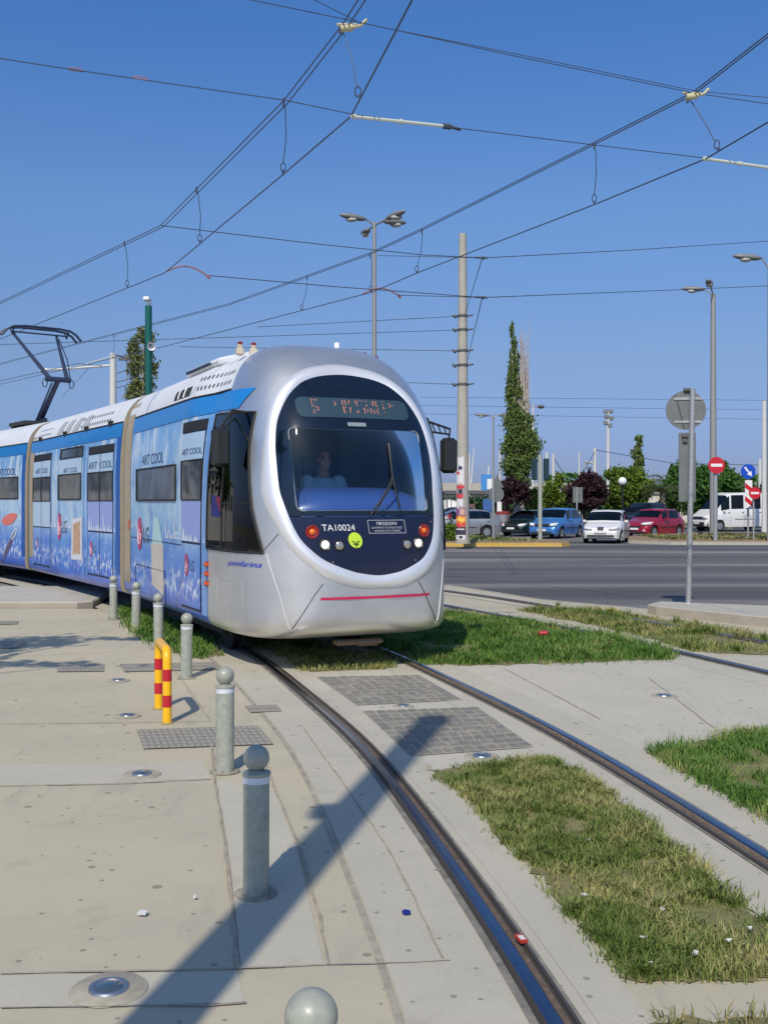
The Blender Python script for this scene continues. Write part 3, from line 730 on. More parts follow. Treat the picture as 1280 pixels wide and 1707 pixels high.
# ---- following modules
def rear_module(name, P, hd, length, start):
    """P: world point on the visible side wall at the module's front end"""
    h = R(hd); l = Vector((-math.cos(h), -math.sin(h), 0)); o_w = Vector((P[0], P[1], 0)) - l * TW
    rows = [start] + [lerp(start, -length, k / 6) for k in range(1, 7)]
    cols = [(1, z) for z in ZS] + [(-1, z) for z in ZS[-2:0:-1]]; n = len(cols)
    G = [[(s * body_b(z), t, z) for t in rows] for s, z in cols]
    def grid(sel):
        V = []; F = []; m = len(rows)
        for i in sel: V += G[i % n]
        for a in range(len(sel) - 1):
            for k in range(m - 1): F.append((a * m + k, (a + 1) * m + k, (a + 1) * m + k + 1, a * m + k + 1))
        return V, F
    N2 = 2 * (len(ZS) - 1)
    V1, F1 = grid(list(range(0, KG + 1))); V2, F2 = grid(list(range(N2 - KG, n)) + [0])
    k = len(V1); V = V1 + V2; F = F1 + [tuple(i + k for i in f) for f in F2]
    # closed ends
    for r_ in (0, len(rows) - 1):
        k = len(V); V += [G[i][r_] for i in range(n)]; F.append(tuple(range(k, k + n)) if r_ == 0 else tuple(reversed(range(k, k + n))))
    o = mk(name, V, F, None, tram, True, [wrapm, beige], [0] * (len(F) - 2) + [1, 1], angle=40)
    o.matrix_parent_inverse = tram.matrix_world.inverted() if False else Matrix.Identity(4)
    tw = Matrix.Translation(Vector(tram.location)) @ Matrix.Rotation(R(205.14), 4, 'Z')
    o.matrix_local = tw.inverted() @ (Matrix.Translation(o_w) @ Matrix.Rotation(R(180 + hd), 4, 'Z'))
    V, F = grid(list(range(KG, N2 - KG + 1))); mk('roof', V, F, roofm, o, True)
    for s in (1, -1): seam([(-length + .02, 2.935), (start - .02, 2.935)], side_map(.004, s, flat_b), .014, 'gutter', dark, o)
    band(o, -length + .05, start - .02, flat_b)
    return o, o_w, h
mod2, o2, h2 = rear_module('middle_module', W2, HD2, 6.3, -.12)
mod3, o3, h3 = rear_module('rear_module', W3, HD3, 9.0, -.12)
shaded_edge = mat('shaded_end_blue', rgb(24, 88, 170), .4)  # dark blue strip paints the shade on the following modules' front edges
for s in (1, -1):
    quadp(rect(-.34, -.13, .36, 2.9), 'end_strip', shaded_edge, mod2, .006, flat_b, .3, s)
    quadp(rect(-.34, -.13, .36, 2.9), 'end_strip', shaded_edge, mod3, .006, flat_b, .3, s)
    quadp(rect(-6.29, -5.95, .36, 3.3), 'end_strip', beige, mod2, .006, flat_b, .3, s)
    door(mod2, -2.28, -.56, flat2, 2, .52, 2.63, s); door(mod2, -7.45, -5.55, flat2, 2, .49, 2.65, s, lilac=False)
    quadp(rect(-4.62, -2.72, 2.50, 2.67), 'upper_window', sideglass_op, mod2, .007, flat2, .3, s); window_seal(rect(-4.62, -2.72, 2.50, 2.67), mod2, flat2, s)
    quadp(rect(-4.75, -2.80, 1.77, 2.21), 'side_window', sideglass_op, mod2, .007, flat2, .3, s); window_seal(rect(-4.75, -2.80, 1.77, 2.21), mod2, flat2, s)
    quadp(rect(-4.75, -2.78, 2.22, 2.49), 'ad_pale_panel', adpale, mod2, .006, flat2, .3, s)
    quadp(rect(-5.5, -1.1, 1.80, 2.25), 'side_window', sideglass_op, mod3, .007, flat3, .3, s); window_seal(rect(-5.5, -1.1, 1.80, 2.25), mod3, flat3, s)
    door(mod3, -7.6, -6.0, flat3, 2, .5, 2.65, s)
for t_ in (-2.35, -.50, -5.48, -7.5, -2.62, -4.75): quadp(rect(t_ - .05, t_ + .05, .5, 2.66), 'pillar_strip', bpy.data.materials['pillar_blue'], mod2, .005, flat2, .3)
logo(mod2, -4.66, 1.28, .25, .17, flat2); logo(mod2, -2.0, .95, .13, .09, flat2, off=.014); logo(mod2, -6.95, .93, .11, .07, flat2, txt=False, off=.014)
quadp([(-3.6, .72), (-2.72, .74), (-2.72, 1.47), (-3.55, 1.42)], 'ad_picture_frame', mat('ad_frame_white', rgb(214, 216, 224), .4), mod2, .006, flat2, .3)
quadp([(-3.46, .82), (-2.86, .84), (-2.86, 1.40), (-3.42, 1.34)], 'ad_picture', sand, mod2, .009, flat2, .3)
side_text('ad_lettering', 'ART', -2.22, 2.26, .12, .62, adt, mod2, .014, fn=flat2); side_text('ad_lettering', 'COOL', -1.38, 2.26, .12, .75, adt, mod2, .014, fn=flat2)
side_text('ad_lettering', 'ART COOL', -4.3, 2.24, .09, 1.2, adt, mod2, .010, fn=flat2); side_text('ad_lettering', 'ART', -7.1, 2.28, .10, .5, adt, mod2, .014, fn=flat2); side_text('ad_lettering', 'COOL', -6.42, 2.28, .10, .6, adt, mod2, .014, fn=flat2)
side_text('ad_lettering', 'ART COOL', -4.5, 2.30, .16, 3.0, adt, mod3, .010, fn=flat3)
skyline(mod2, -5.5, -3.7, flat2, 5); skyline(mod2, -2.2, -.6, flat2, 6, .013); skyline(mod2, -.5, -.28, flat2, 7)
def blob(parent, tc, zc_, rt, rz, ang, m, name, fn=flat3, off=.007):
    f = side_map(off, 1, fn); P = []
    for a in range(0, 360, 15):
        x = rt * math.cos(R(a)) * (1 + .12 * math.sin(3 * R(a))); y = rz * math.sin(R(a)); P.append(f(tc + x * math.cos(ang) - y * math.sin(ang), zc_ + x * math.sin(ang) + y * math.cos(ang)))
    mk(name, P, [tuple(range(24))], m, parent)
blob(mod3, -2.4, 1.36, 1.15, .115, .06, coral, 'ad_coral_shape'); blob(mod3, -2.6, .75, 1.2, .09, .30, mat('ad_dusk', rgb(96, 88, 120), .4), 'ad_dusky_shape')
blob(mod3, -1.7, 1.05, .5, .09, .2, mat('ad_ice2', rgb(190, 205, 225), .4), 'ad_ice_shape')
holes(mod2, -3.2, -1.1, (3.0, 3.12), flat2, 13)
for k in range(4): quadp([(-5.3 + k * .72, 2.97), (-4.85 + k * .72, 2.97), (-4.75 + k * .72, 3.20), (-5.15 + k * .72, 3.20)], 'roof_louvre', mat('louvre_grey', rgb(168, 172, 176), .6) if k == 0 else bpy.data.materials['louvre_grey'], mod2, .006, flat2, .1)
for z in (3.03, 3.13): seam([(-7.3, z), (-6.0, z)], side_map(.003, 1, flat2), .006, 'roof_joint', bpy.data.materials['joint_blue'], mod2)
for t_ in (-.9, -2.6, -4.4, -6.9):
    b = MB(); b.box((body_b(2.95) + .02, flat2.remap(t_), 2.96), (.06, .10, .07)); b.build('roof_bracket', dark, mod2)
# gangways between modules
def gangway(Pa, ha, Pb, hb):
    """loft between the ends of two modules, world coordinates turned into the tram's"""
    V = []; F = []; n = 0
    tw = (Matrix.Translation(Vector(tram.location)) @ Matrix.Rotation(R(205.14), 4, 'Z')).inverted()
    cols = [(1, z) for z in ZS[3:]] + [(-1, z) for z in ZS[-2:3:-1]]; n = len(cols); steps = 7
    for k in range(steps):
        q = k / (steps - 1); h = lerp(ha, hb, q); o = Vector(Pa).lerp(Vector(Pb), q); l = Vector((-math.cos(h), -math.sin(h), 0))
        sc_ = .955 if k % 2 else .93
        for s, z in cols: V.append(tw @ (o + l * s * body_b(z) * sc_ + Vector((0, 0, lerp(.32, z, .985)))))
    for k in range(steps - 1):
        for i in range(n): F.append((k * n + i, k * n + (i + 1) % n, (k + 1) * n + (i + 1) % n, (k + 1) * n + i))
    mk('gangway_bellows', V, F, mat('bellows', rgb(92, 92, 96), .8) if 'bellows' not in bpy.data.materials else bpy.data.materials['bellows'], tram)
f1 = Vector((math.sin(R(25.14)), -math.cos(R(25.14)), 0)); f2_ = Vector((math.sin(h2), -math.cos(h2), 0))
gangway(Vector((-.87, 12.1, 0)) - f1 * 4.42, R(25.14), o2 - f2_ * .2, h2)
gangway(o2 - f2_ * 6.2, h2, o3 - Vector((math.sin(h3), -math.cos(h3), 0)) * .2, h3)
# beige edge rings on the gangway side
def edge_ring(parent, t0, t1, fn):
    for s in (1, -1): quadp(rect(t0, t1, .36, 3.0), 'end_strip', beige, parent, .010, fn, .3, s)
# ---- running gear
def bogie(parent, tcen):
    b = MB()
    b.box((0, tcen, .30), (1.9, 2.4, .16)); b.build('underframe', under, parent)
    for t_ in (tcen - .9, tcen + .9):
        for s in (-1, 1):
            w_ = MB(); w_.lathe([(0, -.06), (.24, -.06), (.24, -.045), (.20, -.03), (.20, .05), (.27, .055), (.27, .075), (0, .075)], (s * .75, t_, .25), 20, 0, (-s, 0, 0)); w_.build('wheel', under, parent, True)
bogie(mod1, -1.4); bogie(mod3, -4.5)
for p, t0, t1 in ((mod1, -4.3, .9), (mod2, -6.2, -.2), (mod3, -8.9, -.2)):
    b = MB(); b.box((0, (t0 + t1) / 2, .42), (2.1, t1 - t0, .14)); b.build('floor_pan', under, p)

# ---- pantograph on the rear module
pg = MB(); blk = mat('pantograph_paint', rgb(40, 52, 78), .5)
b = MB(); b.box((0, -3.0, 3.54), (1.0, 1.2, .08)); 
for sx in (-.4, .4):
    for ty in (-3.5, -2.5): b.box((sx, ty, 3.50), (.12, .12, .1))
b.build('pantograph_base', under, mod3)
b = MB(); b.tube([(0, -2.95, 3.60), (0, -1.63, 4.45)], [.075, .055], 10, 0); b.tube([(.14, -2.75, 3.6), (.12, -1.7, 4.38)], .02, 6); b.tube([(0, -3.3, 3.6), (0, -2.5, 3.62)], .05, 8); b.build('pantograph_lower_arm', blk, mod3, True)
b = MB(); b.tube([(-.28, -1.63, 4.46), (.28, -1.63, 4.46)], .06, 8); b.tube([(.2, -1.63, 4.48), (.62, -2.87, 5.60)], [.05, .032], 8); b.tube([(-.2, -1.63, 4.48), (-.38, -2.87, 5.60)], [.05, .032], 8); b.tube([(-.28, -1.65, 4.48), (-.4, -2.2, 5.0), (-.44, -2.87, 5.55)], .014, 5)
for s in (-1, 1):
    b.tube([(s * .3 + .06 * math.cos(a / 6 * 2 * PI), -1.63, 4.37 + .1 * math.sin(a / 6 * 2 * PI)) for a in range(7)], .012, 5)
b.build('pantograph_upper_arm', blk, mod3, True)
b = MB()
for ty in (-3.02, -2.72):
    b.tube([(-.92, ty, 5.52), (-.80, ty, 5.66), (-.66, ty, 5.74), (-.4, ty, 5.77), (.4, ty, 5.77), (.66, ty, 5.74), (.80, ty, 5.66), (.92, ty, 5.52)], .028, 6)
b.tube([(-.62, -2.87, 5.64), (.66, -2.87, 5.64)], .02, 6)
for s in (-.62, .64): b.tube([(s, -3.02, 5.74), (s, -2.87, 5.58), (s, -2.72, 5.74)], .018, 5)
b.build('pantograph_head', blk, mod3, True)
# ================================================================ GROUND, TRACK, PAVEMENT
def struct(o): o['kind'] = 'structure'; return o
def concrete(name, c1, c2, spots=True, scale=.55, seed=0.0):
    m = bpy.data.materials.new(name); m.use_nodes = True; n = m.node_tree; L = n.links; b = n.nodes['Principled BSDF']; b.inputs['Roughness'].default_value = .88; b.inputs['Specular IOR Level'].default_value = .25
    tc = n.nodes.new('ShaderNodeTexCoord'); mp = n.nodes.new('ShaderNodeMapping'); mp.inputs['Location'].default_value = (seed, seed * .7, 0); L.new(tc.outputs['Object'], mp.inputs[0])
    def nz(sc_, d=6, r=.6):
        k = n.nodes.new('ShaderNodeTexNoise'); k.inputs['Scale'].default_value = sc_; k.inputs['Detail'].default_value = d; k.inputs['Roughness'].default_value = r; L.new(mp.outputs[0], k.inputs['Vector']); return k.outputs[0]
    def mr(i, a, c, lo=0, hi=1):
        k = n.nodes.new('ShaderNodeMapRange'); k.interpolation_type = 'SMOOTHSTEP'
        for j, q in zip((1, 2, 3, 4), (a, c, lo, hi)): k.inputs[j].default_value = q
        L.new(i, k.inputs[0]); return k.outputs[0]
    def mix(f, a, c):
        k = n.nodes.new('ShaderNodeMix'); k.data_type = 'RGBA'; L.new(f, k.inputs[0])
        for j, q in ((6, a), (7, c)):
            if isinstance(q, tuple): k.inputs[j].default_value = (*q[:3], 1)
            else: L.new(q, k.inputs[j])
        return k.outputs[2]
    col = mix(mr(nz(scale), .35, .65), c1, c2)
    dk = tuple(x * .80 for x in c1[:3]); col = mix(mr(nz(3.1, 8, .7), .54, .74, 0, .75), col, dk)
    lt = tuple(min(1, x * 1.13) for x in c1[:3]); col = mix(mr(nz(1.7, 5), .56, .7, 0, .6), col, lt)
    gr = nz(120, 3, .7); col = mix(mr(gr, .35, .75, 0, .35), col, tuple(x * .7 for x in c2[:3]))
    mp3 = n.nodes.new('ShaderNodeMapping'); mp3.inputs['Scale'].default_value = (1.0, .22, 1); mp3.inputs['Rotation'].default_value = (0, 0, R(14)); L.new(tc.outputs['Object'], mp3.inputs[0])
    k3 = n.nodes.new('ShaderNodeTexNoise'); k3.inputs['Scale'].default_value = 4.5; k3.inputs['Detail'].default_value = 7; k3.inputs['Roughness'].default_value = .7; L.new(mp3.outputs[0], k3.inputs['Vector'])
    col = mix(mr(k3.outputs[0], .54, .72, 0, .55), col, tuple(x * y for x, y in zip(c1[:3], (.74, .76, .80))))
    k4 = nz(.9, 8, .75); col = mix(mr(k4, .50, .54, 0, .22), col, tuple(x * y for x, y in zip(c1[:3], (.86, .88, .92))))
    if spots:
        for sc_, rad, seed2 in ((3.2, .085, 0), (8.0, .11, 3)):
            mp2 = n.nodes.new('ShaderNodeMapping'); mp2.inputs['Location'].default_value = (seed2, seed2, 0); L.new(tc.outputs['Object'], mp2.inputs[0])
            v = n.nodes.new('ShaderNodeTexVoronoi'); v.voronoi_dimensions = '2D'; v.inputs['Scale'].default_value = sc_; L.new(mp2.outputs[0], v.inputs['Vector'])
            sx = n.nodes.new('ShaderNodeSeparateColor'); L.new(v.outputs['Color'], sx.inputs[0])
            rr_ = n.nodes.new('ShaderNodeMath'); rr_.operation = 'GREATER_THAN'; rr_.inputs[1].default_value = .62; L.new(sx.outputs[0], rr_.inputs[0])
            thr_ = n.nodes.new('ShaderNodeMath'); thr_.operation = 'MULTIPLY'; thr_.inputs[1].default_value = rad; L.new(sx.outputs[1], thr_.inputs[0])
            lt_ = n.nodes.new('ShaderNodeMath'); lt_.operation = 'LESS_THAN'; L.new(v.outputs['Distance'], lt_.inputs[0]); L.new(thr_.outputs[0], lt_.inputs[1])
            an = n.nodes.new('ShaderNodeMath'); an.operation = 'MULTIPLY'; L.new(rr_.outputs[0], an.inputs[0]); L.new(lt_.outputs[0], an.inputs[1])
            a2 = n.nodes.new('ShaderNodeMath'); a2.operation = 'MULTIPLY'; a2.inputs[1].default_value = .7; L.new(an.outputs[0], a2.inputs[0])
            col = mix(a2.outputs[0], col, tuple(x * .42 for x in c1[:3]))
    L.new(col, b.inputs['Base Color'])
    bp = n.nodes.new('ShaderNodeBump'); bp.inputs['Strength'].default_value = .25; bp.inputs['Distance'].default_value = .01; L.new(nz(60, 6, .7), bp.inputs['Height']); L.new(bp.outputs[0], b.inputs['Normal'])
    return m
paveM = concrete('pavement_concrete', (.45, .42, .325), (.51, .46, .345))
slabM = concrete('slab_concrete', (.48, .455, .385), (.52, .49, .415), scale=.8, seed=4)
stripM = concrete('track_strip_concrete', (.46, .435, .36), (.495, .465, .385), scale=1.2, seed=9)
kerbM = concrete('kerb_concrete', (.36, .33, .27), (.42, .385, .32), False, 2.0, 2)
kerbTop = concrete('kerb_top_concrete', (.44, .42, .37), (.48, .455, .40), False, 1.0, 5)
def asphalt():
    m = bpy.data.materials.new('asphalt'); m.use_nodes = True; n = m.node_tree; L = n.links; b = n.nodes['Principled BSDF']; b.inputs['Roughness'].default_value = .85; b.inputs['Specular IOR Level'].default_value = .3
    tc = n.nodes.new('ShaderNodeTexCoord'); mp = n.nodes.new('ShaderNodeMapping'); mp.inputs['Scale'].default_value = (.035, .42, 1); mp.inputs['Rotation'].default_value = (0, 0, R(3)); L.new(tc.outputs['Object'], mp.inputs[0])
    a = n.nodes.new('ShaderNodeTexNoise'); a.inputs['Scale'].default_value = 1.0; a.inputs['Detail'].default_value = 4; L.new(mp.outputs[0], a.inputs['Vector'])
    cr = n.nodes.new('ShaderNodeValToRGB'); e = cr.color_ramp.elements; e[0].position = .36; e[0].color = (.085, .085, .088, 1); e[1].position = .66; e[1].color = (.25, .24, .22, 1)
    q = e.new(.5); q.color = (.13, .13, .131, 1); L.new(a.outputs[0], cr.inputs[0])
    g = n.nodes.new('ShaderNodeTexNoise'); g.inputs['Scale'].default_value = 40; g.inputs['Detail'].default_value = 4; L.new(tc.outputs['Object'], g.inputs['Vector'])
    mx = n.nodes.new('ShaderNodeMix'); mx.data_type = 'RGBA'; mx.blend_type = 'OVERLAY'; mx.inputs[0].default_value = .6; L.new(cr.outputs[0], mx.inputs[6]); L.new(g.outputs[0], mx.inputs[7]); L.new(mx.outputs[2], b.inputs['Base Color'])
    return m
asphM = asphalt()
dirtM = mat('dusty_soil', (.30, .22, .14), .95, noise=(5, .3, (.20, .15, .09)), bump=(30, .5))
dryM = mat('dry_ground', (.22, .18, .11), .95, noise=(.4, .3, (.12, .13, .06)))

def sheet(name, poly, z, m, th=0.0, parent=None, kind=True):
    b = MB()
    if th: b.prism([(p[0], p[1]) for p in poly], z - th, z)
    else: b.add([(p[0], p[1], z) for p in poly], [tuple(range(len(poly)))])
    me = b.build(name, m, parent)
    bm = bmesh.new(); bm.from_mesh(me.data); bmesh.ops.recalc_face_normals(bm, faces=bm.faces[:]); 
    if not th and bm.faces[:][0].normal.z < 0: bmesh.ops.reverse_faces(bm, faces=bm.faces[:])
    bm.to_mesh(me.data); bm.free()
    if kind: struct(me)
    return me
G = lambda *ps: [gp(*p) for p in ps]
sheet('ground', [(-1500, -60), (1500, -60), (1500, 3000), (-1500, 3000)], -.09, dryM)
sheet('road', [(-90, 12), (-6, 15), (5, 12), (90, 0), (90, 75), (-90, 75)], -.04, asphM)
near = [(-40, -8), (40, -8), (40, 4)] + [(9.0, 12.2), (6.2, 15.0), (4.28, 16.9)] + [tuple(gp(900, 1000)[:2]), tuple(gp(745, 976)[:2]), (-3.0, 24.5), (-5.6, 20.6), (-4.6, 16.9), (-40, 16.9)]
sheet('pavement', near, 0.0, paveM, .12)

def cr_curve(P, step=.25):
    P = [np.array(p, float) for p in P]; P = [2 * P[0] - P[1]] + P + [2 * P[-1] - P[-2]]; o = []
    for i in range(1, len(P) - 2):
        p0, p1, p2, p3 = P[i - 1:i + 3]; n = max(2, int(np.linalg.norm(p2 - p1) / step))
        for k in range(n):
            t = k / n; o.append(.5 * ((2 * p1) + (-p0 + p2) * t + (2 * p0 - 5 * p1 + 4 * p2 - p3) * t * t + (-p0 + 3 * p1 - 3 * p2 + p3) * t ** 3))
    o.append(P[-2]); o = np.array(o)
    for _ in range(12): o[1:-1] = (o[:-2] + 2 * o[1:-1] + o[2:]) / 4
    return o
TRK1 = cr_curve([(1.56, .0), (1.50, 1.5), (1.42, 2.5), (1.30, 3.5), (1.19, 4.25), (.885, 5.97), (.56, 7.55), (.11, 9.15), (-.47, 11.1), (-.92, 12.4), (-2.72, 16.05), (-4.55, 19.3), (-6.3, 22.0), (-9.3, 26.1), (-16, 33.5)])
TRK2 = cr_curve([(6.3, 2), (6.0, 5), (5.35, 8.0), (4.62, 10.4), (3.98, 12.3), (3.4, 13.8), (2.72, 15.4), (1.75, 17.5), (.45, 20.0), (-3.3, 25.6), (-9, 32.5)])
def offset_line(L_, d):
    t = np.gradient(L_, axis=0); t /= np.linalg.norm(t, axis=1)[:, None]; nrm = np.stack([t[:, 1], -t[:, 0]], 1); return L_ + nrm * d
def ribbon(name, line, d0, d1, z, m, parent=None, kind=True, th=0):
    a = offset_line(line, d0); b_ = offset_line(line, d1); n = len(line)
    V = [(p[0], p[1], z) for p in a] + [(p[0], p[1], z) for p in b_]; F = [(i, i + 1, n + i + 1, n + i)[::-1] for i in range(n - 1)]
    o = mk(name, V, F, m, parent)
    if kind: struct(o)
    return o
def cut(line, y0, y1): return line[(line[:, 1] >= y0) & (line[:, 1] <= y1)]
railM = mat('rail_steel', (.24, .25, .29), .22, metal=1.0, noise=(4, .2)); railD = mat('rail_side', (.045, .038, .033), .7); groove = mat('groove_dirt', (.07, .05, .038), .9, noise=(25, .6, (.17, .13, .10)))
seal = mat('sealing_strip', (.20, .19, .165), .9, noise=(9, .45))
def profile_sweep(name, line, prof, m, mats=None, parent=None):
    """prof: closed list of (d, z, mat)"""
    n = len(line); k = len(prof); V = []; F = []; mi = []
    offs = [offset_line(line, p[0]) for p in prof]
    for i in range(n):
        for j in range(k): V.append((offs[j][i][0], offs[j][i][1], prof[j][1]))
    for i in range(n - 1):
        for j in range(k - 1):
            F.append((i * k + j, (i + 1) * k + j, (i + 1) * k + j + 1, i * k + j + 1)); mi.append(prof[j][2])
    o = mk(name, V, F, None, parent, False, mats, mi); return o
def track(line, ext=True):
    ribbon('track_slab', line, -1.22, -.60, .004, stripM); ribbon('track_slab', line, .50, 1.12, .004, stripM); ribbon('track_slab', line, -.60, -.42, .0055, stripM); ribbon('track_slab', line, .36, .50, .0055, stripM)
    for s in (-1, 1):
        c = s * .75
        ribbon('rail_seal', line, min(c - s * .105, c + s * .075), max(c - s * .105, c + s * .075), .009, seal)
        i = -s   # groove towards the inside
        P = [(c + s * .046, .010, 1), (c + s * .038, .024, 1), (c + s * .030, .029, 0), (c + s * .01, .031, 0), (c - s * .018, .031, 0), (c - s * .026, .024, 4), (c - s * .030, .012, 2), (c - s * .058, .011, 1), (c - s * .068, .013, 1), (c - s * .070, .022, 3), (c - s * .082, .022, 1), (c - s * .088, .0095, 1)]
        o = profile_sweep('rail', line, P, None, [railM, railD, groove, bpy.data.materials.get('rail_lip') or mat('rail_lip', (.10, .085, .07), .5, metal=.5), bpy.data.materials.get('rail_rust') or mat('rail_rust', (.20, .13, .08), .6, metal=.4, noise=(30, .5, (.42, .33, .24)))])
        struct(o)
track(TRK1); track(TRK2)

# crossing slab between the tracks and across them (pieces butt against the rail strips)
def clip_side(y_lo, y_hi): pass
cross = sheet('crossing_slab', G((505, 1122), (655, 1116), (700, 1108), (1130, 1099), (1165, 1094), (1700, 1100), (1700, 1165), (1280, 1216), (1080, 1255), (925, 1262), (715, 1285)), .0025, slabM)
# paler footway strip along the left of the track and repairs in the pavement
edge = cut(TRK1, -1, 13.0)
ribbon('kerb_strip', edge, -1.255, -1.225, .003, mat('edge_joint', (.33, .30, .24), .9, noise=(9, .3)))  # darker joint line along the edge of the track slab
jm = mat('joint_filler', (.34, .30, .235), .95, noise=(12, .3)); jl = MB()
def jline(pts, w_=.014):
    w_ *= .75
    P0 = [gp(*p) for p in pts]; P = []; rj = random.Random(len(jl.v))
    for a, b_ in zip(P0, P0[1:]):
        k_ = max(1, int((b_ - a).length / .12)); P += [a.lerp(b_, i / k_) + Vector((rj.uniform(-.005, .005), rj.uniform(-.005, .005), 0)) for i in range(k_)]
    P.append(P0[-1])
    for a, b_ in zip(P, P[1:]):
        w_i = w_ * rj.uniform(.55, 1.35)
        d = (b_ - a).normalized(); s = Vector((d.y, -d.x, 0)) * w_i / 2; z = Vector((0, 0, .0072))
        jl.add([a + s + z, b_ + s + z, b_ - s + z, a - s + z], [(0, 1, 2, 3)])
jline([(352, 1230), (357, 1300), (374, 1400), (386, 1495), (397, 1615)], .02); jline([(437, 1255), (460, 1320), (500, 1415), (532, 1530), (547, 1610)], .016)
jline([(0, 1625), (400, 1617), (547, 1610)], .014); jline([(547, 1610), (690, 1606), (750, 1603)], .012); jline([(0, 1683), (350, 1678), (410, 1674)], .014)
jline([(0, 1312), (200, 1308), (352, 1300)], .016); jline([(0, 1208), (180, 1206), (352, 1203)], .014); jline([(505, 1213), (560, 1290), (646, 1414), (700, 1520), (738, 1600)], .012)
jline([(250, 1060), (300, 1130), (352, 1203)], .012); jline([(0, 1096), (90, 1092), (240, 1085)], .014); jline([(1080, 1130), (1190, 1215)], .012); jline([(840, 1115), (1000, 1200)], .012)
struct(jl.build('pavement_joints', jm))
bandm2 = concrete('pale_concrete_band', (.475, .45, .37), (.50, .475, .39), False, 1.5, 7)
sheet('pavement', G((0, 1276), (230, 1272), (340, 1270), (352, 1298), (200, 1306), (0, 1310)), .0022, bandm2)
sheet('pavement', G((0, 1627), (395, 1619), (408, 1672), (0, 1681)), .0022, bandm2)
sheet('pavement', G((362, 1300), (455, 1316), (495, 1415), (540, 1608), (402, 1615), (390, 1495), (378, 1400)), .0035, bandm2)
# raised kerb block on the left, kerb island on the right
def kerb(name, poly, z, mtop=kerbTop, mside=kerbM, bev=.02):
    b = MB(); n = len(poly); P = [Vector((p[0], p[1], 0)) for p in poly]
    c = sum(P, Vector()) / n
    low = [(p.x, p.y, -.1) for p in P]; mid = [(p.x, p.y, z - bev) for p in P]; tp = []
    for p in P: d = (c - p).normalized() * bev; tp.append((p.x + d.x, p.y + d.y, z))
    b.add(low + mid, [(i, (i + 1) % n, n + (i + 1) % n, n + i) for i in range(n)], 1)
    b.add(mid + tp, [(i, (i + 1) % n, n + (i + 1) % n, n + i) for i in range(n)], 0); b.add(tp, [tuple(range(n))], 0)
    o = b.build(name, [mtop, mside]); bm = bmesh.new(); bm.from_mesh(o.data); bmesh.ops.recalc_face_normals(bm, faces=bm.faces[:]); bm.to_mesh(o.data); bm.free()
    return struct(o)
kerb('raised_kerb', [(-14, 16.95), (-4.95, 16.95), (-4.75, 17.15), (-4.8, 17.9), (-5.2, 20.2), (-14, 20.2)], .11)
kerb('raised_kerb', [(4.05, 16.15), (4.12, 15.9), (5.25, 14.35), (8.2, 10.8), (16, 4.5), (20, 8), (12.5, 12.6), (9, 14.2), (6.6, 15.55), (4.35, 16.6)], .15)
yel = mat('yellow_kerb_paint', rgb(222, 180, 70), .8, noise=(3, .25, rgb(190, 160, 105)[:3]))
isl = [(-14, 42.0), (7.1, 42.0), (7.5, 42.5), (7.4, 44), (4.5, 50), (-14, 50)]
kerb('traffic_island', isl, .16, dirtM, yel, .05)
isl2 = [(10.6, 45.6), (12, 43.9), (32, 42.6), (40, 44), (40, 52), (15, 54.5), (11.5, 50)]
kerb('traffic_island', isl2, .14, dirtM, kerbTop, .05)
sheet('road_edge', G((745, 977), (900, 1001), (1083, 1018), (1083, 1014), (900, 997), (745, 973)), -.012, mat('gutter_concrete', (.3, .28, .24), .9, noise=(4, .2)))
sheet('road_marking', G((1006, 1012), (1030, 1016), (1036, 1020), (1012, 1016)), .0045, yel)

# cobbled insets between the rails
def setts(poly4, nu, nv, name='cobble_inset', seed=0):
    rn = random.Random(seed); A_, B_, C_, D_ = [Vector(p) for p in poly4]; z0 = .0075; b = MB()
    b.add([p + Vector((0, 0, z0)) for p in (A_, B_, C_, D_)], [(0, 1, 2, 3)], 1)
    def P(u, v): return A_.lerp(B_, u).lerp(D_.lerp(C_, u), v)
    for j in range(nv):
        sh = rn.uniform(-.3, .3) / nu
        for i in range(nu):
            u0 = i / nu + rn.uniform(.04, .09) / nu; u1 = (i + 1) / nu - rn.uniform(.04, .09) / nu; v0 = j / nv + rn.uniform(.04, .1) / nv; v1 = (j + 1) / nv - rn.uniform(.04, .1) / nv
            if 0 < i < nu - 1: u0 += sh * .4; u1 += sh * .4
            h = rn.uniform(.004, .009); q = [P(u0, v0), P(u1, v0), P(u1, v1), P(u0, v1)]; c = sum(q, Vector()) / 4
            lo_ = [p + Vector((rn.uniform(-.004, .004), rn.uniform(-.004, .004), z0)) for p in q]; hi_ = [c + (p - c) * .84 + Vector((0, 0, h)) for p in lo_]
            hi_ = [Vector((p.x, p.y, z0 + h)) for p in hi_]
            b.add(lo_ + hi_, [(4, 5, 6, 7), (0, 1, 5, 4), (1, 2, 6, 5), (2, 3, 7, 6), (3, 0, 4, 7)], rn.choice([0, 0, 2]))
    o = b.build(name, [mat('sett_grey', (.19, .185, .165), .85, noise=(20, .25)), mat('sett_joint', (.33, .31, .26), .95), mat('sett_brown', (.23, .215, .185), .85, noise=(20, .25))] if 'sett_grey' not in bpy.data.materials else [bpy.data.materials[k] for k in ('sett_grey', 'sett_joint', 'sett_brown')])
    bm = bmesh.new(); bm.from_mesh(o.data); bmesh.ops.recalc_face_normals(bm, faces=bm.faces[:])
    for f in bm.faces:
        if f.normal.z < -.1: f.normal_flip()
    bm.to_mesh(o.data); bm.free(); return struct(o)
setts(G((528, 1130), (700, 1127), (770, 1168), (594, 1177)), 10, 9, seed=1); setts(G((604, 1187), (796, 1180), (890, 1247), (684, 1262)), 11, 10, seed=2)
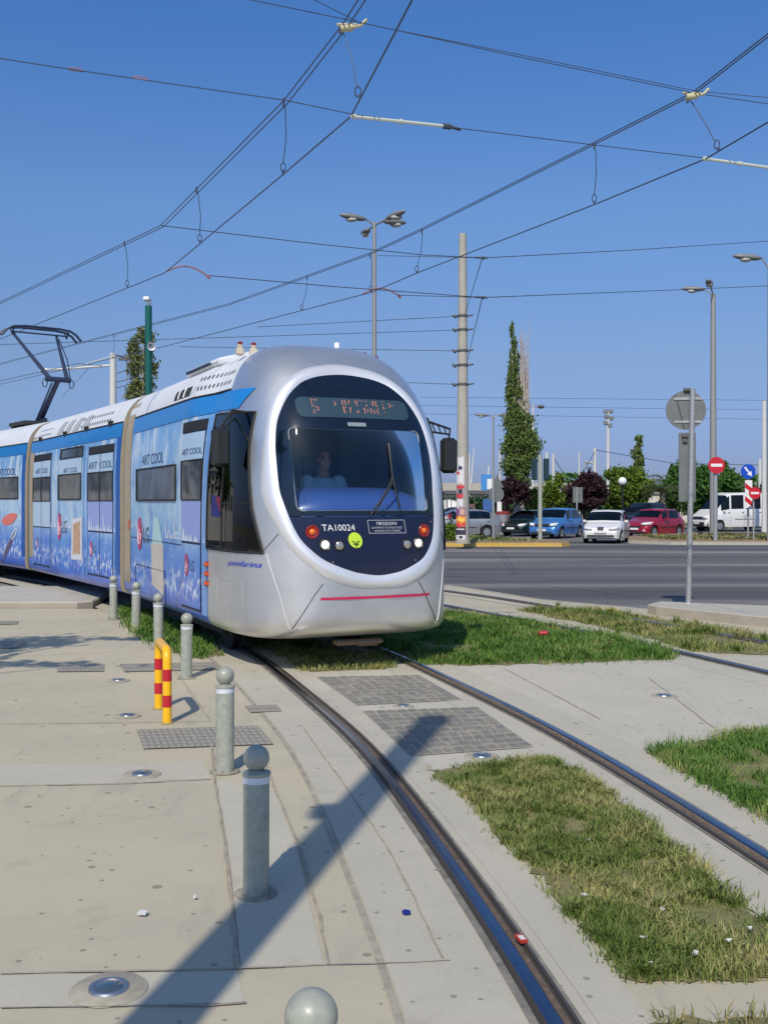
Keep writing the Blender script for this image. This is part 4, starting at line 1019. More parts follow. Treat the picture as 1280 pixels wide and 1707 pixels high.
# tactile / drainage grates in the pavement
gm_ = mat('grate_dark', (.23, .215, .18), .8, noise=(30, .3)); gm2 = mat('grate_stud', (.30, .29, .26), .7)
def grate(name, quad, nu, nv, label):
    A_, B_, C_, D_ = [Vector(p) for p in quad]; b = MB(); z = Vector((0, 0, .008))
    b.add([p + z for p in (A_, B_, C_, D_)], [(0, 1, 2, 3)], 0)
    for i in range(nu):
        for j in range(nv):
            def P(u, v): return A_.lerp(B_, u).lerp(D_.lerp(C_, u), v)
            c = P((i + .5) / nu, (j + .5) / nv); e = P((i + .85) / nu, (j + .5) / nv) - c; g_ = P((i + .5) / nu, (j + .8) / nv) - c
            q = [c - e - g_, c + e - g_, c + e + g_, c - e + g_]; q2 = [c + (p - c) * .6 for p in q]
            b.add([p + z * 1.05 for p in q] + [p + z * 1.6 for p in q2], [(4, 5, 6, 7), (0, 1, 5, 4), (1, 2, 6, 5), (2, 3, 7, 6), (3, 0, 4, 7)], 1)
    o = b.build(name, [gm_, gm2]); bm = bmesh.new(); bm.from_mesh(o.data)
    for f in bm.faces:
        if f.normal.z < 0: f.normal_flip()
    bm.to_mesh(o.data); bm.free()
    tag(o, label, 'grate', 'grates let into the pavement'); return o
grate('pavement_grate', G((228, 1218), (430, 1211), (456, 1242), (240, 1250)), 20, 6, 'large studded grey grate set in the pavement behind the second nearest bollard')
grate('pavement_grate', G((97, 1110), (174, 1109), (174, 1120), (96, 1121)), 16, 2, 'small slotted grate in the pavement left of the yellow and red hoop')
grate('pavement_grate', G((200, 1108), (360, 1105), (368, 1117), (208, 1121)), 26, 2, 'long slotted grate running behind the yellow and red hoop and a bollard foot')
grate('pavement_grate', G((408, 1178), (462, 1176), (470, 1187), (418, 1189)), 10, 2, 'faint slotted grate between the left rail and the bollards')
grate('pavement_grate', G((0, 1070), (42, 1069), (44, 1081), (0, 1082)), 12, 2, 'dark slotted grate at the left border of the pavement in tree shade')
grate('pavement_grate', G((0, 1036), (32, 1036), (30, 1041), (0, 1042)), 10, 1, 'farthest slotted grate near the low kerb at the left border')
# round ground lamps
def disc_lamp(px, py, r, label, dull=False):
    c = gp(px, py); o = empty('ground_lamp', (c.x, c.y, 0), 0, label, 'ground lamp', 'round lamps let into the ground')
    b = MB(); b.lathe([(0, .009), (r * 1.9, .009), (r * 2.0, .0035)], (0, 0, 0), 28); b.build('mortar_ring', mat('mortar', (.35, .325, .26), .95, noise=(15, .2)) if 'mortar' not in bpy.data.materials else bpy.data.materials['mortar'], o, True)
    b = MB(); b.lathe([(r * .72, .012), (r * .8, .017), (r, .017), (r * 1.05, .0095)], (0, 0, 0), 28); b.build('rim', steel, o, True)
    b = MB(); b.lathe([(0, .022), (r * .3, .0215), (r * .6, .018), (r * .75, .0125)], (0, 0, 0), 28); b.build('lens', mat('lens_bluegrey', (.05, .08, .11), .08, coat=.8) if 'lens_bluegrey' not in bpy.data.materials else bpy.data.materials['lens_bluegrey'], o, True)
disc_lamp(182, 1651, .068, 'nearest steel rimmed ground lamp with a blue lens at the bottom left'); disc_lamp(237, 1292, .06, 'ground lamp in the pale concrete band left of the second nearest bollard')
disc_lamp(213, 1194, .055, 'ground lamp just left of the foot of the yellow and red hoop'); disc_lamp(198, 1135, .055, 'ground lamp left of the top of the yellow and red hoop behind the others')
disc_lamp(803, 1262, .06, 'ground lamp at the corner of the middle grass strip between the rails'); disc_lamp(1106, 1161, .06, 'ground lamp alone on the pale slab right of the track'); disc_lamp(672, 1178, .045, 'small ground lamp in the bar between the two cobbled insets')

# ---------------------------------------------------------------- grass
def grassmat(name, green, dry, bias=.5):
    m = bpy.data.materials.new(name); m.use_nodes = True; n = m.node_tree; L = n.links; b = n.nodes['Principled BSDF']; b.inputs['Roughness'].default_value = .6; b.inputs['Specular IOR Level'].default_value = .25
    g = n.nodes.new('ShaderNodeNewGeometry'); tc = n.nodes.new('ShaderNodeTexCoord'); nz = n.nodes.new('ShaderNodeTexNoise'); nz.inputs['Scale'].default_value = 1.9; nz.inputs['Detail'].default_value = 4; L.new(tc.outputs['Object'], nz.inputs['Vector'])
    ad = n.nodes.new('ShaderNodeMath'); ad.operation = 'MULTIPLY_ADD'; ad.inputs[1].default_value = .42; L.new(g.outputs['Random Per Island'], ad.inputs[0])
    mr = n.nodes.new('ShaderNodeMapRange'); mr.inputs[1].default_value = .3; mr.inputs[2].default_value = .7; mr.inputs[3].default_value = 0; mr.inputs[4].default_value = .62; L.new(nz.outputs[0], mr.inputs[0]); L.new(mr.outputs[0], ad.inputs[2])
    cr = n.nodes.new('ShaderNodeValToRGB'); e = cr.color_ramp.elements; e[0].position = .05; e[0].color = (*[x * .62 for x in green], 1); e[1].position = 1.0; e[1].color = (*dry, 1)
    q = e.new(bias); q.color = (*green, 1); q = e.new(min(.97, bias + .22)); q.color = (*[lerp(a, c, .45) for a, c in zip(green, dry)], 1)
    L.new(ad.outputs[0], cr.inputs[0]); L.new(cr.outputs[0], b.inputs['Base Color'])
    t = n.nodes.new('ShaderNodeBsdfTranslucent'); L.new(cr.outputs[0], t.inputs[0]); mx = n.nodes.new('ShaderNodeMixShader'); mx.inputs[0].default_value = .25
    L.new(b.outputs[0], mx.inputs[1]); L.new(t.outputs[0], mx.inputs[2]); L.new(mx.outputs[0], n.nodes['Material Output'].inputs[0]); return m
def inpoly(x, y, P):
    c = np.zeros(len(x), bool); n = len(P)
    for i in range(n):
        x1, y1 = P[i][0], P[i][1]; x2, y2 = P[(i + 1) % n][0], P[(i + 1) % n][1]
        if y1 == y2: continue
        k = ((y1 > y) != (y2 > y)) & (x < (x2 - x1) * (y - y1) / (y2 - y1) + x1); c ^= k
    return c
def vnoise(x, y, f, seed):
    rg = np.random.default_rng(seed); T = rg.random((64, 64)); X = x * f; Y = y * f; xi = np.floor(X).astype(int); yi = np.floor(Y).astype(int); fx = X - xi; fy = Y - yi
    fx = fx * fx * (3 - 2 * fx); fy = fy * fy * (3 - 2 * fy); g = lambda a, b_: T[a % 64, b_ % 64]
    return (g(xi, yi) * (1 - fx) + g(xi + 1, yi) * fx) * (1 - fy) + (g(xi, yi + 1) * (1 - fx) + g(xi + 1, yi + 1) * fx) * fy
def grass(poly, dens, h0, h1, m, seed, wd=.005, z=.012, soil=dirtM, label='green grass', bare=.25, edge_j=.05, clump=2.2, soilz=.0068, lean_max=1.5, tufts=0, tuft_h=.12):
    rg = np.random.default_rng(seed); P = [(p[0], p[1]) for p in poly]
    xs = [p[0] for p in P]; ys = [p[1] for p in P]; area = (max(xs) - min(xs)) * (max(ys) - min(ys)); N = int(area * dens)
    x = rg.uniform(min(xs), max(xs), N); y = rg.uniform(min(ys), max(ys), N)
    k = inpoly(x + rg.normal(0, edge_j, N), y + rg.normal(0, edge_j, N), P); nz = vnoise(x, y, clump, seed) * .6 + vnoise(x, y, clump * 3.1, seed + 1) * .4
    k &= rg.random(N) < np.clip((nz - bare) * 4.5, .04, 1); x = x[k]; y = y[k]; nz = nz[k]; N = len(x)
    if tufts:
        tc_ = rg.integers(0, N, tufts); tx = []; th_ = []; ta = []; m_ = 46
        X2 = np.repeat(x[tc_], m_) + rg.normal(0, .014, tufts * m_); Y2 = np.repeat(y[tc_], m_) + rg.normal(0, .014, tufts * m_)
        x = np.concatenate([x, X2]); y = np.concatenate([y, Y2]); nz = np.concatenate([nz, np.repeat(rg.uniform(.9, 1.25, tufts) * tuft_h / h1, m_)]); N = len(x)
    # tufts: blades lean outwards from tuft centres
    a = rg.uniform(0, 2 * PI, N); h = (h0 + (h1 - h0) * rg.random(N) ** 1.4) * (.55 + .9 * np.clip(nz, 0, 2.5)); lean = rg.uniform(.35, lean_max, N) * h
    ca, sa = np.cos(a), np.sin(a); w_ = wd * rg.uniform(.6, 1.3, N); pa = a + PI / 2 + rg.normal(0, .4, N); px_, py_ = np.cos(pa) * w_, np.sin(pa) * w_
    V = np.zeros((N, 5, 3)); V[:, 0] = np.stack([x - px_, y - py_, np.full(N, z - .006)], 1); V[:, 1] = np.stack([x + px_, y + py_, np.full(N, z - .006)], 1)
    mx_, my_ = x + ca * lean * .35, y + sa * lean * .35
    V[:, 2] = np.stack([mx_ + px_ * .8, my_ + py_ * .8, z + h * .6], 1); V[:, 3] = np.stack([mx_ - px_ * .8, my_ - py_ * .8, z + h * .6], 1)
    V[:, 4] = np.stack([x + ca * lean, y + sa * lean, z + h * rg.uniform(.75, 1.0, N)], 1)
    me = bpy.data.meshes.new('grass'); me.vertices.add(N * 5); me.vertices.foreach_set('co', V.reshape(-1))
    me.loops.add(N * 7); me.polygons.add(N * 2); b0 = np.arange(N)[:, None] * 5
    me.loops.foreach_set('vertex_index', (b0 + np.array([[0, 1, 2, 3, 3, 2, 4]])).reshape(-1).astype(np.int32))
    ls = (np.arange(N)[:, None] * 7 + np.array([[0, 4]])).reshape(-1).astype(np.int32); me.polygons.foreach_set('loop_start', ls)
    me.update(calc_edges=True); me.validate(); me.materials.append(m); o = bpy.data.objects.new('grass', me); C.objects.link(o)
    tag(o, label, 'grass', kind='stuff')
    if soil: sheet('soil', poly, soilz, soil)
    return o
soilg = mat('grass_soil', (.26, .215, .11), .95, noise=(5, .3, (.12, .14, .045)), bump=(40, .6))
gA = grassmat('grass_mixed', (.15, .225, .045), (.56, .48, .22), .42); gB = grassmat('grass_lush', (.12, .245, .04), (.42, .42, .15), .55); gD = grassmat('grass_dry', (.12, .15, .04), (.40, .33, .16), .35)
def wob(poly, amp, seed, n=5):
    rn = random.Random(seed); o = []
    for a, b_ in zip(poly, poly[1:] + poly[:1]):
        for k in range(n):
            p = Vector(a).lerp(Vector(b_), k / n); o.append(Vector((p.x + rn.uniform(-amp, amp), p.y + rn.uniform(-amp, amp), 0)))
    return o
inner = cut(TRK1, 3.75, 6.6); il = offset_line(inner, -.40); ir = offset_line(inner, .36)
strip = [Vector((*p, 0)) for p in il[::2]] + G((715, 1286), (925, 1263)) + [Vector((*p, 0)) for p in ir[::-2]] 
strip = [Vector((.86, 3.74, 0))] + G((960, 1530), (870, 1435), (800, 1350), (765, 1320), (713, 1286), (925, 1263), (1010, 1320), (1110, 1400), (1180, 1460)) + [Vector((1.55, 3.9, 0)), Vector((1.58, 3.72, 0))]
grass(wob(strip, .03, 1, 12), 15000, .015, .05, gA, 1, .0026, z=.008, tufts=150, tuft_h=.06, edge_j=.03, soil=soilg, label='tufty grass strip between the near rails, green with straw coloured blades', bare=.24, clump=3.2)
lastg = [Vector((.88, 2.0, 0)), Vector((.88, 3.45, 0)), Vector((1.75, 3.42, 0)), Vector((1.85, 2.0, 0))]
grass(wob(lastg, .03, 2, 14), 4000, .02, .07, gD, 2, .0035, soil=soilg, label='thin dry grass at the bottom right corner between the rails', bare=.4)
rightg = G((1080, 1256), (1150, 1238), (1280, 1214)) + [Vector((4.6, 8.3, 0)), Vector((5.0, 5.0, 0)), Vector((2.9, 3.2, 0)), Vector((2.55, 4.6, 0))] + G((1280, 1368), (1180, 1312))
grass(wob(rightg, .03, 3, 10), 8500, .02, .075, gB, 3, .003, tufts=90, tuft_h=.06, soil=soilg, label='bright green grass at the right border beside the right rail')
midg = G((700, 1108), (820, 1110), (980, 1104), (1130, 1098), (1085, 1078), (1000, 1058), (912, 1044), (820, 1031), (742, 1020), (700, 1030), (690, 1060))
midg += [Vector((-1.2, 17.5, 0)), Vector((-1.0, 14.5, 0)), Vector((-.1, 12.4, 0))]
grass(wob(midg, .07, 4, 8), 2600, .025, .10, gB, 4, .005, tufts=110, tuft_h=.11, soil=soilg, label='long lush grass between the two tracks to the right of the tram nose', bare=.28, edge_j=.1, clump=1.3)
midg2 = G((1150, 1088), (1290, 1092), (1400, 1098), (1330, 1068), (1280, 1058), (1150, 1040), (1020, 1022), (900, 1010), (860, 1016), (940, 1033), (1020, 1048), (1100, 1070))
grass(wob(midg2, .06, 5, 8), 2400, .02, .08, gA, 5, .005, tufts=60, tuft_h=.1, soil=soilg, label='worn grass between the two rails of the far track', bare=.3, edge_j=.08, clump=1.3)
ung = G((478, 1098), (505, 1120), (655, 1114), (640, 1092)) + [Vector((-1.25, 13.2, 0)), Vector((-1.9, 13.4, 0))]
grass(wob(ung, .05, 6, 8), 3600, .015, .07, gA, 6, .005, soil=soilg, label='low grass between the rails under the tram nose')
weed = G((197, 1020), (222, 1012), (270, 1035), (340, 1066), (372, 1092), (330, 1099), (285, 1086), (235, 1054))
grass(wob(weed, .06, 7, 6), 2400, .03, .12, gB, 7, .007, soil=soilg, label='weedy green verge between the bollards and the tram side', bare=.2, edge_j=.08)
grass([Vector((p[0] * .99, p[1], 0)) for p in [(-13, 42.5), (6.6, 42.5), (6.5, 44), (4, 49.5), (-13, 49.5)]], 90, .03, .14, gA, 8, .03, z=.16, soil=None, label='rough grass on the yellow kerbed traffic island', clump=.5, soilz=.165)
grass([(12, 45), (32, 43.6), (39, 45), (39, 51), (15, 53), (12, 50)], 80, .03, .14, gD, 9, .03, z=.14, soil=None, label='dry grass on the traffic island below the no entry sign', clump=.5)
# sandy patches
sheet('sand_patch', wob(G((742, 1024), (800, 1020), (835, 1033), (790, 1040), (745, 1036)), .04, 11, 3), .014, mat('orange_sand', (.50, .33, .2), .95, noise=(6, .15), bump=(20, .6)))
sheet('sand_patch', wob(G((905, 1022), (960, 1022), (985, 1033), (930, 1032)), .04, 12, 3), .014, bpy.data.materials['orange_sand'])
# tree pit soil beside the rail near the weeds
# litter
def litter(name, px, py, pts, m, label, cat, th=.008, rz=0, group=None):
    c = gp(px, py); b = MB(); b.prism(pts, 0, th); o = b.build(name, m); o.location = (c.x, c.y, .013); o.rotation_euler = (R(6), R(4), rz); tag(o, label, cat, group); return o
pw = mat('paper_white', (.62, .63, .62), .7)
litter('bottle_cap', 677, 1527, [(.018 * math.cos(R(a)), .014 * math.sin(R(a))) for a in range(0, 360, 30)], mat('cap_blue', rgb(30, 40, 130), .4), 'small dark blue bottle cap on the concrete left of the near rail', 'bottle cap')
litter('paper_scrap', 238, 1528, [(-.02, -.012), (.015, -.014), (.022, .012), (-.012, .014)], pw, 'white paper scrap on the pavement left of the nearest standing bollard', 'litter')
litter('cigarette_end', 325, 1501, [(-.006, -.007), (.006, -.007), (.006, .007), (-.006, .007)], pw, 'tiny white cigarette end between the paper scrap and the bollard', 'litter')
o = litter('cigarette_packet', 868, 1580, [(-.015, -.026), (.015, -.026), (.015, .026), (-.015, .026)], mat('packet_red', rgb(180, 60, 50), .4), 'red and white packet lying in the groove of the near rail', 'litter', .012, .35); o.location.z = .03
b = MB(); b.prism([(-.012, -.02), (.010, -.02), (.010, .010), (-.012, .010)], .0125, .014); b.build('packet_label', pw, o)
b = MB(); b.tube([(-.055, 0, 0), (-.05, 0, 0), (.05, .006, .004), (.056, .006, .004)], [.02, .032, .032, .02], 12, 0); o = b.build('drink_can', mat('can_red', rgb(205, 70, 80), .3, metal=.3), None, True); c = gp(905, 1071); o.location = (c.x, c.y, .11); tag(o, 'crushed red drink can lying in the long grass right of the tram', 'can')
rn = random.Random(5)
for k, (px, py) in enumerate([(1158, 1606), (1082, 1622), (1249, 1562), (1215, 1583), (974, 1507), (980, 1412), (1105, 1530), (1072, 1578)]):
    c = gp(px, py); b = MB(); P = [(rn.uniform(.008, .016) * math.cos(a), rn.uniform(.006, .011) * math.sin(a), rn.uniform(0, .012)) for a in [i * 1.05 for i in range(6)]]
    b.add(P + [(x * .9, y * .9, z - .006) for x, y, z in P], [(0, 1, 2), (0, 2, 3), (0, 3, 4), (0, 4, 5)] + [(i, (i + 1) % 6, 6 + (i + 1) % 6, 6 + i) for i in range(6)]); o = b.build('plastic_scrap', pw); o.location = (c.x, c.y, .035)
    tag(o, 'crumpled white plastic scrap caught in the grass between the near rails', 'litter', 'plastic scraps in the near grass')
# ================================================================ STREET OBJECTS
# ---- bollards
bolM = mat('bollard_paint', (.32, .34, .29), .42, coat=.2, coatr=.25, noise=(16, .2), bump=(60, .08)); bandW = mat('bollard_band', (.62, .66, .72), .45, noise=(14, .2)); baseM = mat('bollard_flange', (.30, .28, .23), .8, noise=(20, .3))
def make_bollard():
    o = empty('bollard')
    b = MB(); b.lathe([(.0585, .004), (.0585, .50), (.057, .505)], (0, 0, 0), 28); b.build('post', bolM, o, True)
    b = MB(); b.lathe([(.095, .003), (.096, .010), (.060, .012)], (0, 0, 0), 28)
    for a in (45, 135, 225, 315): b.lathe([(0, .022), (.008, .021), (.009, .010)], (.072 * math.cos(R(a)), .072 * math.sin(R(a)), 0), 8)
    b.build('base_flange', baseM, o, True)
    b = MB(); b.lathe([(.060, .505), (.060, .535)], (0, 0, 0), 28); b.build('reflective_band', bandW, o, True)
    b = MB(); b.lathe([(.059, .535), (.064, .538), (.064, .549), (.045, .556), (.022, .562)], (0, 0, 0), 28); b.build('cap_plate', bolM, o, True)
    b = MB(); b.ball((0, 0, .612), .058, 28, 18); b.build('ball', bolM, o, True)
    return o
def copy_tree(o):
    c = o.copy(); C.objects.link(c)
    for ch in [q for q in bpy.data.objects if q.parent == o]:
        d = copy_tree(ch); d.parent = c
    return c
BL = [(427, 1492, 'second nearest grey ball topped bollard standing in the long pole shadow'), (375, 1287, 'third grey bollard beside the large studded grate'), (311, 1131, 'fourth bollard with a stained white band right of the yellow and red hoop'), (265, 1082, 'fifth bollard behind the yellow hoop with a dark mark on its post'), (227, 1053, 'sixth bollard standing just before the green verge'), (190, 1033, 'farthest and smallest bollard near the low raised kerb')]
proto = make_bollard(); proto.location = (-.155, 2.24, 0); tag(proto, 'nearest bollard of which only the shiny grey ball shows at the bottom border', 'bollard', 'grey bollards along the track'); proto.scale = (.99, .99, .99)
for i, (px, py, lab) in enumerate(BL):
    c = gp(px, py); o = copy_tree(proto); o.location = (c.x, c.y, 0); o.rotation_euler = (R([.3, -.6, .8, -.4, .5, 0][i]), R([.2, .5, -.6, .4, -.3, .3][i]), R(37 * i)); o['label'] = lab
    k = c.y / FPX * [247, 173, 108, 92, 82, 73][i] / .66; o.scale = (k, k, k)
# ---- yellow and red hoop barrier
yl = mat('hoop_yellow', rgb(246, 186, 20), .35, coat=.3, noise=(10, .06)); rd = mat('hoop_red', rgb(190, 30, 44), .35, coat=.3)
hp = [gp(279, 1206), gp(265, 1182)]
hoop = empty('hoop_barrier', tuple(hp[0]), 0, 'yellow hoop barrier with red bands standing on the pavement left of the bollards', 'barrier')
d = hp[1] - hp[0]; rr_ = .035; H_ = .565; cr_ = .085
ux = d.normalized(); Ld = d.length
prof = [Vector((0, 0, 0.002)), Vector((0, 0, H_ - cr_))] + [Vector((0, 0, H_ - cr_)) + ux * cr_ * (1 - math.cos(R(a))) + Vector((0, 0, cr_ * math.sin(R(a)))) for a in (20, 40, 60, 80, 90)]
prof2 = [d + Vector((0, 0, 0.002)), d + Vector((0, 0, H_ - cr_))] + [d + Vector((0, 0, H_ - cr_)) - ux * cr_ * (1 - math.cos(R(a))) + Vector((0, 0, cr_ * math.sin(R(a)))) for a in (20, 40, 60, 80, 90)]
b = MB(); b.tube(prof + prof2[::-1], rr_, 14); b.build('tube', yl, hoop, True)
for base in (Vector(), d):
    for z0, z1 in ((.13, .22), (.33, .42)):
        b = MB(); b.lathe([(rr_ + .0015, z0), (rr_ + .0015, z1)], tuple(base), 20); b.build('red_band', rd, hoop, True)
    b = MB(); b.lathe([(.05, .003), (.048, .012), (.036, .014)], tuple(base), 16); b.build('foot', mat('hoop_foot', rgb(170, 150, 90), .8) if 'hoop_foot' not in bpy.data.materials else bpy.data.materials['hoop_foot'], hoop, True)

# ---- sign post on the kerb, seen from behind
galv = mat('galvanised', (.42, .43, .43), .45, metal=.5, noise=(25, .2)); signback = mat('sign_back', (.15, .17, .17), .6, metal=.1, noise=(5, .12)); signdark = mat('sign_bracket', (.10, .10, .10), .6)
def cylx(b, c, r, th, m=0, seg=32, ax=(0, -1, 0)): b.lathe([(0, -th / 2), (r, -th / 2), (r, th / 2), (0, th / 2)], c, seg, m, ax)
sp_ = empty('sign_post', (4.72, 16.3, .15), R(-8), 'galvanised post with a round sign and a long plate seen from behind on the kerb', 'sign post')
b = MB(); b.tube([(0, 0, 0), (.065, 0, 3.33)], .043, 16); b.build('post', galv, sp_, True)
b = MB(); b.lathe([(.075, 0), (.072, .01), (.045, .012)], (0, 0, 0), 20); b.build('foot', galv, sp_, True)
b = MB(); cylx(b, (-.03, -.0 + .055, 3.00), .305, .012); b.build('round_sign_back', signback, sp_, True)
b = MB(); b.box((-.01, .055, 2.11), (.26, .014, 1.08), bev=.006); b.build('plate_back', signback, sp_)
b = MB(); b.box((.0, .045, 3.18), (.42, .02, .04)); b.box((.0, .045, 2.82), (.42, .02, .04)); b.build('bracket', galv, sp_)
b = MB(); b.box((-.05, .03, 2.60), (.09, .05, .04)); b.box((-.05, .03, 2.53), (.07, .05, .05)); b.box((-.02, .03, 3.32), (.1, .06, .04)); b.build('clamp', signdark, sp_)
b = MB(); b.tube([(-.19, .045, 3.24), (-.12, .045, 2.98), (-.06, .045, 2.72)], .008, 4); b.build('scratch_strip', signdark, sp_)

# ---- no entry sign on its post, blue arrow sign, chevron board
sred = mat('sign_red', rgb(198, 34, 52), .45); sblue = mat('sign_blue', rgb(20, 78, 190), .4); swhite = mat('sign_white', (.8, .8, .8), .5)
def noentry(x, y, z, r, zb, label, post_r=.05, dz=0):
    o = empty('no_entry_sign', (x, y, zb), R(0), label, 'road sign')
    b = MB(); b.tube([(0.0, .05, 0), (0, .05, z - zb + r * .6)], post_r, 12); b.build('post', galv, o, True)
    b = MB(); cylx(b, (0, -.10, z - zb), r, .02); b.build('sign_disc', sred, o, True)
    b = MB(); b.box((0, -.115, z - zb), (r * 1.35, .008, r * .36)); b.build('white_bar', swhite, o)
    return o
noentry(13.95, 44.2, 3.30, .35, .14, 'larger round red no entry sign on the post in front of the white van', .095)
p = dp(1256, 822, 44.8); noentry(p.x, 44.8, p.z, .255, .14, 'small red no entry sign behind the chevron board by the white van', .04)
p = dp(1246, 786, 45.5); o = empty('direction_sign', (p.x, 45.5, .14), 0, 'blue round sign with a white arrow above a red and white striped board', 'road sign')
zz = p.z - .14
b = MB(); b.tube([(.02, .05, 0), (.02, .05, zz)], .045, 10); b.build('post', galv, o, True)
b = MB(); cylx(b, (0, -.02, zz), .32, .02); b.build('sign_disc', sblue, o, True)
b = MB(); a = R(-52); ca, sa = math.cos(a), math.sin(a); T = lambda u, v: (u * ca - v * sa, -.036, zz + u * sa + v * ca)
b.add([T(-.24, -.045), T(.06, -.035), T(.06, -.12), T(.26, 0), T(.06, .12), T(.06, .035), T(-.24, .045)], [(0, 1, 2, 3, 4, 5, 6)]); b.build('white_arrow', swhite, o)
b = MB(); b.box((.02, -.02, zz - .98), (.31, .02, 1.2)); b.build('chevron_board', swhite, o)
b = MB()
for z0 in (-.70, -1.28):
    P = [(-.135, -.033, zz + z0), (.175, -.033, zz + z0 - .25), (.175, -.033, zz + z0 - .03), (-.135, -.033, zz + z0 + .22)]
    P = [(x, y, min(max(z, zz - 1.58), zz - .38)) for x, y, z in P]; b.add(P, [(0, 1, 2, 3)])
b.build('red_stripes', sred, o)
def simple_sign_back(px, pyc, D, r, zb, label, shape='round', extra=None):
    p = dp(px, pyc, D); o = empty('sign_post', (p.x, D, zb), 0, label, 'sign post'); z = p.z - zb
    b = MB(); b.tube([(0, 0, 0), (0, 0, z + r + (extra or .1))], .05, 10); b.build('post', galv, o, True)
    b = MB()
    if shape == 'round': cylx(b, (.12, .06, z), r, .02)
    else: b.box((.06, .06, z), (r * 1.3, .02, r * 2), bev=.004)
    b.build('sign_back', signback, o, True); return o
o = simple_sign_back(822, 824, 44, .33, .16, 'thin grey post with two grey sign backs beside the poster pole', extra=.95)
b = MB(); z = dp(822, 796, 44).z - .16; b.prism([(-.02, 0), (.42, 0), (.2, .4)], 0, .02)
t_ = MB(); t_.add([(.0, .07, z - .42), (.44, .07, z - .42), (.16, .07, z + .16)] + [(.0, .09, z - .42), (.44, .09, z - .42), (.16, .09, z + .16)], [(0, 1, 2), (5, 4, 3), (0, 3, 4, 1), (1, 4, 5, 2), (2, 5, 3, 0)]); t_.build('triangular_sign_back', signback, o)
simple_sign_back(961, 825, 58, .42, 0, 'small rectangular grey sign back in front of the plum trees', 'rect', .02)
p = gp(900, 899, .16); o = empty('signal_post', (p.x, p.y, .16), 0, 'pale grey post with dark green signal heads beside the blue car', 'traffic light')
b = MB(); b.tube([(0, 0, 0), (0, 0, 3.62)], .09, 12); b.build('post', mat('pale_green_post', (.36, .39, .34), .5), o, True)
grn = mat('signal_green', rgb(14, 54, 62), .5)
for x in (-.22, .28): b = MB(); b.box((x, .15, 3.0), (.22, .25, .92), bev=.03); b.build('signal_head', grn, o, True)

# ---- concrete poster pole
conc = concrete('pole_concrete', (.42, .40, .35), (.48, .455, .40), False, 3, 3)
pp_ = gp(771, 906, .16); pole = empty('concrete_pole', (pp_.x, pp_.y, .16), 0, 'tall tapered concrete pole with torn posters on its lower part', 'pole')
PH = EYE + (HOR - 390) / FPX * pp_.y - .16
def pr_(z): return lerp(.255, .145, z / PH)
b = MB(); b.lathe([(0, 0), (pr_(0), 0)] + [(pr_(PH * k / 8), PH * k / 8) for k in range(1, 9)] + [(0, PH)], (0, 0, 0), 24); b.build('shaft', conc, pole, True)
b = MB(); b.lathe([(.30, 0), (.28, .10), (.25, .12)], (0, 0, 0), 20); b.build('footing', kerbM, pole, True)
def poster(z0, z1, a0, a1, m, parent=None, off=.012, name='poster', jag=0, seed=0):
    rn = random.Random(seed); V = []; F = []; n = 8
    for i in range(n + 1):
        a = R(lerp(a0, a1, i / n)); j0 = rn.uniform(-jag, jag); j1 = rn.uniform(-jag, jag)
        for z in (z0 + j0, z1 + j1): r = pr_(z) + off; V.append((r * math.cos(a), r * math.sin(a), z))
    for i in range(n): F.append((2 * i, 2 * i + 2, 2 * i + 3, 2 * i + 1))
    return mk(name, V, F, m, parent or pole, True)
zf = lambda py: EYE + (HOR - py) / FPX * pp_.y - .16
P_ = lambda n, c: bpy.data.materials.get(n) or mat(n, c, .7)
pw_, pr2, ppu, por, pdk, pye, psk = P_('poster_white', (.72, .70, .70)), P_('poster_red', rgb(208, 60, 74)), P_('poster_purple', rgb(140, 92, 140)), P_('poster_orange', rgb(224, 120, 56)), P_('poster_dark', rgb(60, 56, 76)), P_('poster_yellow', rgb(246, 196, 84)), P_('poster_skin', rgb(206, 168, 150))
A0, A1 = 190, 292
poster(zf(808), zf(762), A0, A1 - 15, pw_, jag=.06, seed=1); poster(zf(830), zf(808), A0, A1, P_('poster_grey', rgb(170, 160, 160)), jag=.03, seed=2); poster(zf(846), zf(831), A0, A1 - 25, pw_, jag=.08, seed=3); poster(zf(860), zf(846), A0, A1, ppu, seed=4); poster(zf(878), zf(860), A0, A1, por, seed=5); poster(zf(891), zf(878), A0, A1, pdk, seed=6); poster(zf(899), zf(891.5), A0 + 5, A1 - 5, pw_, seed=7)
poster(zf(790), zf(786), A0, 235, pr2, off=.018, jag=.05, seed=8, name='poster_motif'); poster(zf(783), zf(777), 225, 262, P_('poster_navy', rgb(50, 40, 90)), off=.018, jag=.05, seed=9, name='poster_motif')
poster(zf(815), zf(809), 205, 280, pr2, off=.018, jag=.04, seed=10, name='poster_motif'); poster(zf(830), zf(824), 200, 270, pr2, off=.018, jag=.05, seed=11, name='poster_motif'); poster(zf(823), zf(816), 225, 262, pdk, off=.02, jag=.04, seed=12, name='poster_motif'); poster(zf(809), zf(804), 232, 252, psk, off=.02, jag=.02, seed=13, name='poster_motif')
poster(zf(858), zf(848), 240, 285, psk, off=.018, jag=.06, seed=14, name='poster_motif'); poster(zf(870), zf(862), A0 + 6, A1 - 6, pye, off=.018, jag=.06, seed=15, name='poster_motif'); poster(zf(877), zf(873), A0 + 6, A1 - 6, pr2, off=.018, jag=.07, seed=16, name='poster_motif'); poster(zf(897), zf(893), 235, 265, pdk, off=.02, seed=17, name='poster_motif'); poster(zf(883), zf(881), A0 + 12, A1 - 12, pw_, off=.018, seed=18, name='poster_motif')
poster(zf(815), zf(770), 318, 340, P_('poster_paste', rgb(196, 190, 176)), off=.008, jag=.12, seed=19, name='paste_trace')
